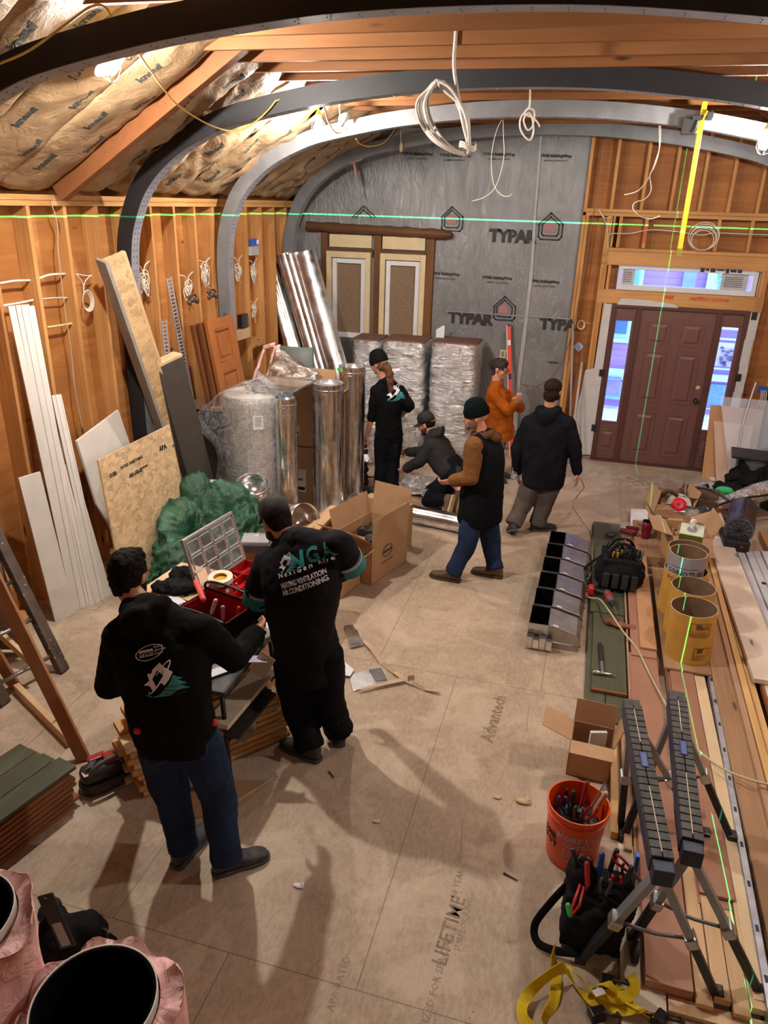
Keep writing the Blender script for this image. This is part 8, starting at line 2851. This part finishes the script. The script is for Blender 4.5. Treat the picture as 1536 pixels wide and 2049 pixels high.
# poles left of the door
for k, (p0_, p1_, lab) in enumerate((((1140, 855), (1146, 648), 'taller of two grey poles leaning left of the front door'), ((1150, 830), (1164, 725), 'shorter white pole leaning left of the front door'))):
 a, b = FY(*p0_, 9.95), FY(*p1_, 10.1)
 a = a + (a - b) * (a.z / (b.z - a.z)) * .98
 o = MB().tube([a, b], .016, 10).build('pole', m_plain('pale_pole', (.5, .45, .42), .5) if k else m_plain('grey_pole', (.33, .3, .29), .5), None, smooth=True)
 tag(o, lab, 'pole')
# red spirit level leaning on the wrapped wall
t_ = thing('spirit_level', 'long red spirit level leaning on the grey wrapped wall behind the woman', 'spirit level', tuple(FY(1020, 880, 9.9)))
a, b = V((FY(1028, 800, 9.85).x + .05, 9.8, .02)), FY(1018, 650, 10.08)
MB().beam(a, b, .048, .03).build('level_body', m_plain('level_red', (.7, .05, .02), .4, var=.04), t_, bevel=.003)
dd = b - a
MB().beam(a + V((-.028, -.02, 0)), b + V((-.028, -.02, 0)), .012, .008).build('pale_edge', m_plain('pale_edge_mat', (.6, .5, .48)), t_)
for s_ in (.33, .62, .87):
 MB().box(a + dd * s_ + V((0, -.018, 0)), (.035, .008, .07), frame(dd)).build('vial_window', BLACK if s_ < .7 else PAPER, t_)
MB().beam(b - dd * .012, b + dd * .004, .063, .034).build('end_cap', BLACK, t_)
# -- drill, glove, hammer on the sage boards
c = FZ(1225, 1195, .1)
t_ = thing('cordless_drill', 'red and grey cordless drill lying on the sage boards', 'drill', tuple(c))
d = (FZ(1240, 1240, .1) - FZ(1215, 1190, .1)).normalized()
a = FZ(1215, 1188, .1)
MB().cap(a, .034, a + d * .12, .032, 14).build('motor_body', m_plain('mid_grey_plastic', (.09, .09, .1)), t_, smooth=True)
MB().cap(a + d * .05, .0355, a + d * .085, .0355, 14).build('red_band', RED, t_, smooth=True)
MB().cap(a + d * .16, .022, a + d * .2, .014, 12).build('chuck', BLACK, t_, smooth=True)
MB().cap(a + d * .2, .004, a + d * .32, .004, 8).build('drill_bit', STEEL, t_, smooth=True)
q = a + V((-.12, .03, .0))
MB().cap(a, .022, q, .022, 12).build('grip', BLACK, t_, smooth=True)
MB().box(q + V((-.02, .0, .0)), (.05, .09, .07)).build('battery', RED, t_, bevel=.01)
m = MB()
c = FZ(1240, 1250, .085)
m.sphere(c, (.06, .045, .022), n=8)
for k in range(4):
 a_ = -.5 + .28 * k
 m.cap(c + V((.04, 0, 0)), .014, c + V((.04 + .08 * math.cos(a_), .08 * math.sin(a_), 0)), .01, 8)
m.cap(c, .018, c + V((-.09, .02, .0)), .03)
o = blob('leather_glove', m, .007, 1, m_cloth('reddish_tan_leather', (.3, .12, .07), .8, .6, 14), None, disp=[(.03, .015, 'CLOUDS')])
tag(o, 'reddish-tan leather work glove lying on the sage boards below the drill', 'glove')
c = FZ(1205, 1347, .075)
e_ = FZ(1200, 1290, .075)
t_ = thing('hammer', 'claw hammer with dark handle lying on the sage board', 'hammer', tuple(c))
dh = (e_ - c).normalized()
MB().cap(c, .011, c.lerp(e_, .45), .012, 10).build('shaft', STEEL, t_, smooth=True)
MB().cap(c.lerp(e_, .4), .015, e_, .017, 12).build('rubber_grip', BLACK, t_, smooth=True)
sxh = V((dh.y, -dh.x, 0))
MB().cap(c - sxh * .055, .016, c - sxh * .03, .016, 12).cap(c - sxh * .03, .011, c + sxh * .02, .013, 12).cap(c + sxh * .02, .012, c + sxh * .06 + dh * -.0, .007, 10).cap(c + sxh * .06, .007, c + sxh * .095 + dh * -.02, .003, 10).build('head', GALV, t_, smooth=True)
# extension cord snaking
EX = m_plain('pale_olive_cord', (.55, .5, .33), .5)
o = MB().tube(bez([V((FY(1160, 955, 7.36).x, 7.34, FY(1160, 955, 7.36).z)), FZ(1168, 975, .35), FZ(1160, 985, .2), FZ(1150, 1000, .01), FZ(1148, 1015, .01), FZ(1165, 1040, .01), FZ(1180, 1060, .01), FZ(1186, 1080, .03), FZ(1184, 1110, .05), FZ(1185, 1140, .04), FZ(1172, 1165, .03), FZ(1168, 1185, .03), FZ(1180, 1196, .08), FZ(1200, 1200, .1), FZ(1220, 1225, .17), FZ(1245, 1262, .12), FZ(1275, 1300, .09), FZ(1300, 1350, .09), FZ(1335, 1415, .1), FZ(1370, 1468, .1), FZ(1400, 1505, .11), FZ(1450, 1540, .13), FZ(1500, 1560, .16), FZ(1560, 1575, .17)], 10), .0075, 8).build('extension_cord', EX, None, smooth=True)
tag(o, 'pale olive extension cord snaking from the walking man across the boards', 'cord')
# -- sawhorses
def sawhorse(A, B, feet, label):
 """A far end, B near end of the top beam"""
 t_ = thing('sawhorse', label, 'sawhorse', tuple(((A + B) / 2).xy) + (0,), 'pair of folding sawhorses')
 d = (B - A)
 sdv = d.cross(V((0, 0, 1))).normalized()
 uz = sdv.cross(d.normalized()).normalized()
 if uz.z < 0:
  uz = -uz
 BLU = m_plain('sawhorse_navy', (.012, .022, .06), .5)
 SLV = m_plain('silver_leg', (.28, .31, .36), .4, .6)
 MB().beam(A, B, .092, .07, sdv).build('beam', BLU, t_, bevel=.006)
 TOPM_ = m_plain('scuffed_rubber_top', (.045, .045, .045), .6, var=.5, scale=30)
 tp_ = MB()
 n_ = 22
 for k in range(n_):
  c_ = A.lerp(B, (k + .5) / n_) + uz * .042
  for s__ in (-1, 1):
   tp_.box(c_ + sdv * s__ * .0225, (.041, .02, d.length / n_ * .88), frame(d, sdv))
 tp_.build('ribbed_top', TOPM_, t_, bevel=.002)
 ctr = MB()
 for r0, r1 in ((.04, .3), (.6, .97)):
  ctr.beam(A.lerp(B, r0) + uz * .05, A.lerp(B, r1) + uz * .05, .004, .005, sdv)
 ctr.build('centre_line', m_plain('pale_rule_line', (.55, .47, .33)), t_)
 MB().box(A.lerp(B, .43) + uz * .05, (.035, .016, .1), frame(d, sdv)).build('blue_latch', m_plain('royal_blue', (.02, .05, .25), .4), t_, bevel=.006)
 for e__, s__ in ((A, -1), (B, 1)):
  MB().box(e__ + d.normalized() * s__ * .03, (.08, .08, .06), frame(d, sdv)).build('end_bracket', BLU if s__ > 0 else TOPM_, t_, bevel=.005)
 mids = []
 for (e__, ft) in feet:
  top_ = (A if e__ == 'A' else B) + uz * -.02
  mid = top_.lerp(ft, .52)
  leg = MB().beam(top_, mid + (ft - top_).normalized() * .03, .05, .03, d).build('leg', SLV, t_, bevel=.004)
  MB().beam(mid, ft, .042, .036, d).build('dark_extension', m_plain('black_blue_steel', (.014, .017, .028), .5), leg, bevel=.005)
  MB().box(mid, (.07, .05, .06), frame(ft - top_, d)).build('leg_clamp', GALVD, leg, bevel=.008)
  MB().box(ft + V((0, 0, .02)), (.05, .06, .04)).build('rubber_foot', BLACK, leg, bevel=.006)
  mids.append(mid)
 for i in (0, 2):
  a_, b_ = mids[i], mids[i + 1]
  MB().tube([a_, a_.lerp(b_, .45) - V((0, 0, .02)), a_.lerp(b_, .55) - V((0, 0, .02)), b_], .008, 8).build('spreader', m_plain('grey_spreader', (.15, .15, .16), .5, .4), t_, smooth=True)
 return t_
hz = .80
A1, B1 = FZ(1263, 1425, hz), FZ(1322, 1735, hz)
A2, B2 = FZ(1352, 1408, hz), FZ(1382, 1698, hz)
sawhorse(A1, B1, [('A', FZ(1240, 1660, .0)), ('A', FZ(1408, 1672, .06)), ('B', FZ(1160, 1920)), ('B', FZ(1432, 1992, .03))], 'left folding sawhorse with scuffed ribbed top')
sawhorse(A2, B2, [('A', FZ(1238, 1655, .0) + V((.02, -.08, 0))), ('A', FZ(1462, 1678, .06)), ('B', FZ(1262, 1880)), ('B', FZ(1520, 1990, .03))], 'right folding sawhorse with scuffed ribbed top')
# -- orange bucket
bc = V((.255, 3.13, 0))
t_ = thing('orange_bucket', 'bright orange plastic bucket with white lettering, full of tools', 'bucket', tuple(bc))
ORG = m_plain('orange_bucket_plastic', (.78, .085, .008), .35, var=.04)
h_ = .36
MB().lathe([(0, .0), (.125, 0), (.13, .01), (.15, h_ * .84), (.157, h_ * .845), (.157, h_ * .87), (.151, h_ * .875), (.152, h_ * .94), (.158, h_ * .945), (.159, h_), (.152, h_), (.146, h_ * .8), (.12, .012), (0, .012)], 56, Matrix.Translation(bc)).build('bucket_body', ORG, t_, angle=30)
def on_bucket(body, ang, z, size, mat, bold=.001):
 me = text_mesh(body, size, bold, 0, 1.0, .0004, 'CENTER', 1)
 me.name = 'bucket_lettering'
 for v in me.vertices:
  zz = z + v.co.y
  r = .1305 + .02 * zz / (h_ * .84) + .0015
  a = ang + v.co.x / r
  v.co = V((bc.x + math.cos(a) * r, bc.y + math.sin(a) * r, zz))
 me.materials.clear()
 me.materials.append(mat)
 return link('bucket_lettering', me, t_)
on_bucket('MORE DOING', -1.15, .235, .05, WPR, .0018)
on_bucket('FILL', -1.2, .19, .044, WPR, .0018)
on_bucket('DO', -1.35, .145, .042, WPR, .0016)
on_bucket('DONE', -1.2, .1, .042, WPR, .0016)
for z in (.19, .146, .102):
 on_bucket('\u2611' if 0 else '[x]', -1.8, z, .034, WPR, .001)
on_bucket('HOME', -2.75, .2, .05, m_plain('dark_label_print', (.04, .03, .03)), .002)
on_bucket('DEPOT', -2.75, .15, .05, m_plain('dark_label_print', (0, 0, 0)), .002)
g_ = 'hand tools in the orange bucket'
b0 = bc + V((0, 0, h_))
for k, (x, y, col, lab) in enumerate(((-.07, -.02, HC[2], 'blue-gripped pliers in the orange bucket'), (-.04, .03, HC[0], 'black-gripped pliers in the orange bucket'), (.06, -.04, HC[1], 'red-gripped pliers in the orange bucket'), (.0, -.06, HC[5], 'grey-gripped cutters in the orange bucket'))):
 pliers(b0 + V((x, y, -.02)), (-x * 4, -y * 3 + .2, -1), col, lab, g_, .22)
for k, (x, y, col, lab) in enumerate(((.02, .06, m_plain('clear_red_handle', (.35, .03, .03), .15), 'translucent red screwdriver standing in the orange bucket'), (-.02, .0, BLACK, 'black screwdriver in the orange bucket'), (.08, .03, m_plain('clear_handle', (.5, .45, .35), .15), 'clear-handled screwdriver in the orange bucket'))):
 t2_ = thing('screwdriver', lab, 'screwdriver', tuple(b0), g_)
 p = b0 + V((x, y, -.08))
 q = p + V((x * .6, y * .5, .13))
 MB().cap(p, .013, q, .014, 12).build('handle', col, t2_, smooth=True)
 MB().cap(p - (q - p) * 1.2, .004, p, .004, 8).build('shaft', STEEL, t2_, smooth=True)
t2_ = thing('pry_rod', 'thin steel rod leaning out of the orange bucket to the right', 'rod', tuple(b0), g_)
MB().cap(b0 + V((.02, -.02, -.14)), .005, b0 + V((.12, .1, .07)), .004, 8).build('rod', STEEL, t2_, smooth=True)
m = MB()
for k in range(7):
 m.sphere(b0 + V((.07 * math.cos(k), .07 * math.sin(k), -.14)), .06, n=6)
o = m.build('tool_clutter', m_plain('dark_tool_clutter', (.02, .018, .018), .5), t_, smooth=True)
# -- open carton beside the bucket
carton((.33, 3.83, 0), .25, .2, .26, -.05, 'small open brown carton with wide flaps behind the orange bucket', open_=True, angs=(20, 75, 10, 80), fl=.9)
o = MB().box((.36, 3.84, .22), (.1, .02, .12), Matrix.Rotation(.3, 3, 'Z')).build('paper_packing', PAPER)
tag(o, 'white packing paper in the small open carton', 'paper')
# -- black backpack tool bag with tools, near
c = FZ(1200, 1860, .0)
c = V((.36, 2.68, 0))
t_ = thing('tool_backpack', 'black tool bag with long shoulder strap beside the orange bucket', 'tool bag', tuple(c))
m = MB()
m.box(c + V((0, 0, .16)), (.27, .22, .3)).sphere(c + V((.0, -.11, .15)), (.13, .06, .14), n=10).sphere(c + V((-.08, .02, .33)), (.07, .09, .07), n=10).sphere(c + V((.11, 0, .25)), (.07, .1, .14), n=10)
blob('bag_body', m, .011, 3, BLKF, t_, disp=[(.06, .03, 'CLOUDS')])
MB().tube(bez([FZ(1135, 1770, .3), FZ(1100, 1808, .2), FZ(1070, 1850, .08), FZ(1075, 1885, .03), FZ(1110, 1902, .03), FZ(1160, 1908, .05)], 8), .018, 8, flat=.25).build('shoulder_strap', BLKF, t_, smooth=True)
MB().lathe([(0, -.015), (.045, -.015), (.05, -.01), (.05, .01), (.045, .015), (0, .015)], 24, Matrix.Translation(FZ(1270, 1905, .05)) @ Matrix.Rotation(PI / 2, 4, 'Y')).build('wheel', m_plain('dark_wheel', (.03, .022, .018), .6), t_, smooth=True)
MB().tube([FZ(1150, 1800, .42), FZ(1160, 1770, .44), FZ(1168, 1775, .44), FZ(1160, 1810, .42), FZ(1145, 1830, .38), FZ(1144, 1815, .4)], .006, 8, closed=True).build('red_carabiner', RED, t_, smooth=True)
MB().cap(FZ(1136, 1812, .38), .012, FZ(1140, 1830, .36), .012).build('green_grip', m_plain('bright_green_plastic', (.02, .4, .08), .4), t_, smooth=True)
g_ = 'hand tools in the black backpack bag'
for k in range(10):
 x, y = -.1 + .025 * k, .06 * math.sin(k * 2.3)
 i = [0, 5, 1, 0, 2, 5, 0, 1, 0, 5][k]
 p = c + V((x, y, .36))
 if k % 2:
  pliers(p, (x, .1, -1), HC[i], f'{CN[i]}-handled pliers in the black bag with the strap', g_, .2)
 else:
  t2_ = thing('screwdriver', f'{CN[i]}-handled driver in the black bag with the strap', 'screwdriver', tuple(p), g_)
  MB().cap(p, .012, p + V((x * .3, .02, .1)), .013, 12).build('handle', HC[i], t2_, smooth=True)
  MB().cap(p - V((0, 0, .12)), .004, p, .004, 8).build('shaft', STEEL, t2_, smooth=True)
t2_ = thing('blue_level', 'bright blue torpedo bar standing right of the black bag', 'level', tuple(FZ(1265, 1775, .1)))
MB().beam(FZ(1262, 1785, .05), FZ(1276, 1710, .28), .02, .035).build('bar', m_plain('bright_blue_bar', (.01, .12, .55), .35), t2_, bevel=.003)
p = FZ(1245, 1728, .42)
pliers(p, (.8, -.2, -.5), RED, 'red-handled snips lying on top of the black bag with the strap', g_, .16)
# -- yellow ratchet straps
YS = m_cloth('yellow_webbing', (.72, .55, .03), .7, .3, 30, .12)
def strap(pts, w, label, flip=0.0, n=8):
 P_ = bez([FZ(*p) for p in pts], n)
 m = MB()
 for i in range(len(P_)):
  pass
 rings = []
 N = len(P_)
 for i, p in enumerate(P_):
  d = (P_[min(i + 1, N - 1)] - P_[max(i - 1, 0)]).normalized()
  a = flip + .9 * math.sin(i * .13 + flip * 2)
  sdv = d.cross(ZUP).normalized() * math.cos(a) + ZUP * math.sin(a)
  un = d.cross(sdv).normalized()
  rings.append([p + sdv * w + un * .0015, p - sdv * w + un * .0015, p - sdv * w - un * .0015, p + sdv * w - un * .0015])
 m.rings(rings)
 return m
t_ = thing('ratchet_strap', 'tangled yellow ratchet straps with black hooks at the bottom right', 'strap', tuple(FZ(1180, 1990)))
for k, (pts, fl) in enumerate((([(1127, 1935, .06), (1100, 1950, .06), (1065, 1980, .04), (1045, 2010, .03), (1048, 2040, .02), (1070, 2060, .02)], .3),
        ([(1127, 1930, .08), (1145, 1960, .06), (1165, 1985, .05), (1190, 2005, .05), (1230, 2020, .05), (1280, 2020, .06), (1310, 2030, .05)], .5),
        ([(1135, 1935, .08), (1160, 1955, .08), (1180, 1975, .07), (1205, 1990, .08), (1250, 1995, .08), (1270, 1975, .1), (1262, 1950, .12)], .2),
        ([(1175, 2000, .04), (1190, 1975, .08), (1215, 1970, .1), (1240, 1985, .08), (1258, 2005, .06), (1300, 2040, .04)], .8),
        ([(1110, 1890, .1), (1108, 1915, .05), (1112, 1950, .02), (1108, 2000, .015), (1085, 2045, .01)], 1.1))):
 strap(pts, .024, '', fl).build('yellow_webbing', YS, t_)
for k, (u, v) in enumerate(((1215, 1965), (1195, 2030), (1320, 2040))):
 p = FZ(u, v, .07)
 MB().box(p, (.07, .05, .05), Matrix.Rotation(.5 * k, 3, 'Z')).build('ratchet', m_plain('black_ratchet', (.02, .02, .02), .3, .5), t_, bevel=.008)
 MB().tube(bez([p + V((.02, 0, .02)), p + V((.06, -.02, .05)), p + V((.09, 0, .02)), p + V((.08, .03, .0))], 5), .008, 8).build('hook', BLACK, t_, smooth=True)
MB().tube(bez([FZ(1180, 2010, .04), FZ(1178, 2030, .03), FZ(1195, 2042, .03), FZ(1208, 2030, .04)], 6), .009, 8).build('hook', BLACK, t_, smooth=True)
MB().box(FZ(1198, 1985, .1), (.05, .03, .003), Matrix.Rotation(.6, 3, 'Z')).build('care_tag', PAPER, t_)
o = blob('leather_scrap', MB().sphere(FZ(1385, 1612, .12), (.035, .05, .02), n=6), .008, 0, m_plain('pale_rag', (.5, .36, .27)), None, disp=[(.03, .03, 'CLOUDS')])
tag(o, 'pale crumpled rag between the sawhorse legs', 'rag')
# woman's drill, small floor tool, foil on floor
t_ = thing('cordless_driver', 'small red and black driver in the hand of the ponytailed woman', 'drill', tuple(V((-2.33, 7.82, .62))))
c = t3 and V(FY(730, 892, 7.8))
MB().cap(c, .03, c + V((-.05, -.05, .02)), .026, 12).build('body', BLACK, t_, smooth=True)
MB().box(c + V((0, 0, -.07)), (.07, .06, .05)).build('battery', BLACK, t_, bevel=.008)
MB().cap(c + V((.0, -.01, .03)), .02, c + V((-.02, -.02, .05)), .02, 10).build('red_shell', m_plain('orange_red_shell', (.65, .06, .02), .4), t_, smooth=True)
t_ = thing('duct_roller_tool', 'small dark tool standing on the floor right of the round ducts', 'tool', tuple(FZ(730, 975)))
m = MB()
for z, r in ((.04, .05), (.12, .035), (.2, .045), (.27, .03)):
 m.sphere(FZ(730, 970) + V((0, 0, z)), r, n=8)
m.cap(FZ(730, 970) + V((0, 0, .25)), .01, FZ(740, 965) + V((.02, 0, .33)), .006)
m.cap(FZ(730, 970) + V((0, 0, .1)), .012, FZ(745, 972) + V((.04, 0, .12)), .01)
blob('tool_body', m, .009, 1, m_plain('dark_brown_metal', (0, 0, 0)), t_)
def crumple(u, v):
 x, y = -1.95 + .62 * u, 7.72 + .62 * v
 return V((x, y, .12 + .07 * noise.noise(V((u * 4, v * 4, 2))) + .03 * noise.noise(V((u * 11, v * 11, 2)))))
o = MB().slab(crumple, 40, 40, .01).build('foil_sheet', FOIL, None, smooth=True)
tag(o, 'crumpled foil insulation sheet spread before the kneeling man', 'foil sheet')
o = MB().box((-1.7, 7.95, .04), (.75, .6, .06)).build('board_offcut', LUMD, None, bevel=.004)
tag(o, 'weathered board lying under the foil sheet', 'board')
m = MB().slab(lambda u, v: FY(843, 905, 8.05).lerp(FY(838, 868, 8.1), v) + V((-.06 + .14 * u, .03 * math.sin(u * 5), .03 * noise.noise(V((u * 5, v * 5, 0))))), 14, 12, .006)
o = m.build('foil_piece', FOIL, None, smooth=True)
tag(o, 'small foil piece held up in front of the kneeling man', 'foil sheet')
o = MB().slab(lambda u, v: FY(1031, 935, 7.45) + V((-.03 + .07 * u + .02 * noise.noise(V((u * 6, v * 6, 5))), .03 * noise.noise(V((u * 7, v * 7, 1))), -.14 * v)), 14, 14, .006).build('foil_scrap', FOIL, None, smooth=True)
tag(o, 'crumpled foil scrap in the left hand of the walking man', 'foil sheet')
# floor stain print dirt is in the floor; pale offcut by the wrapped wall corner
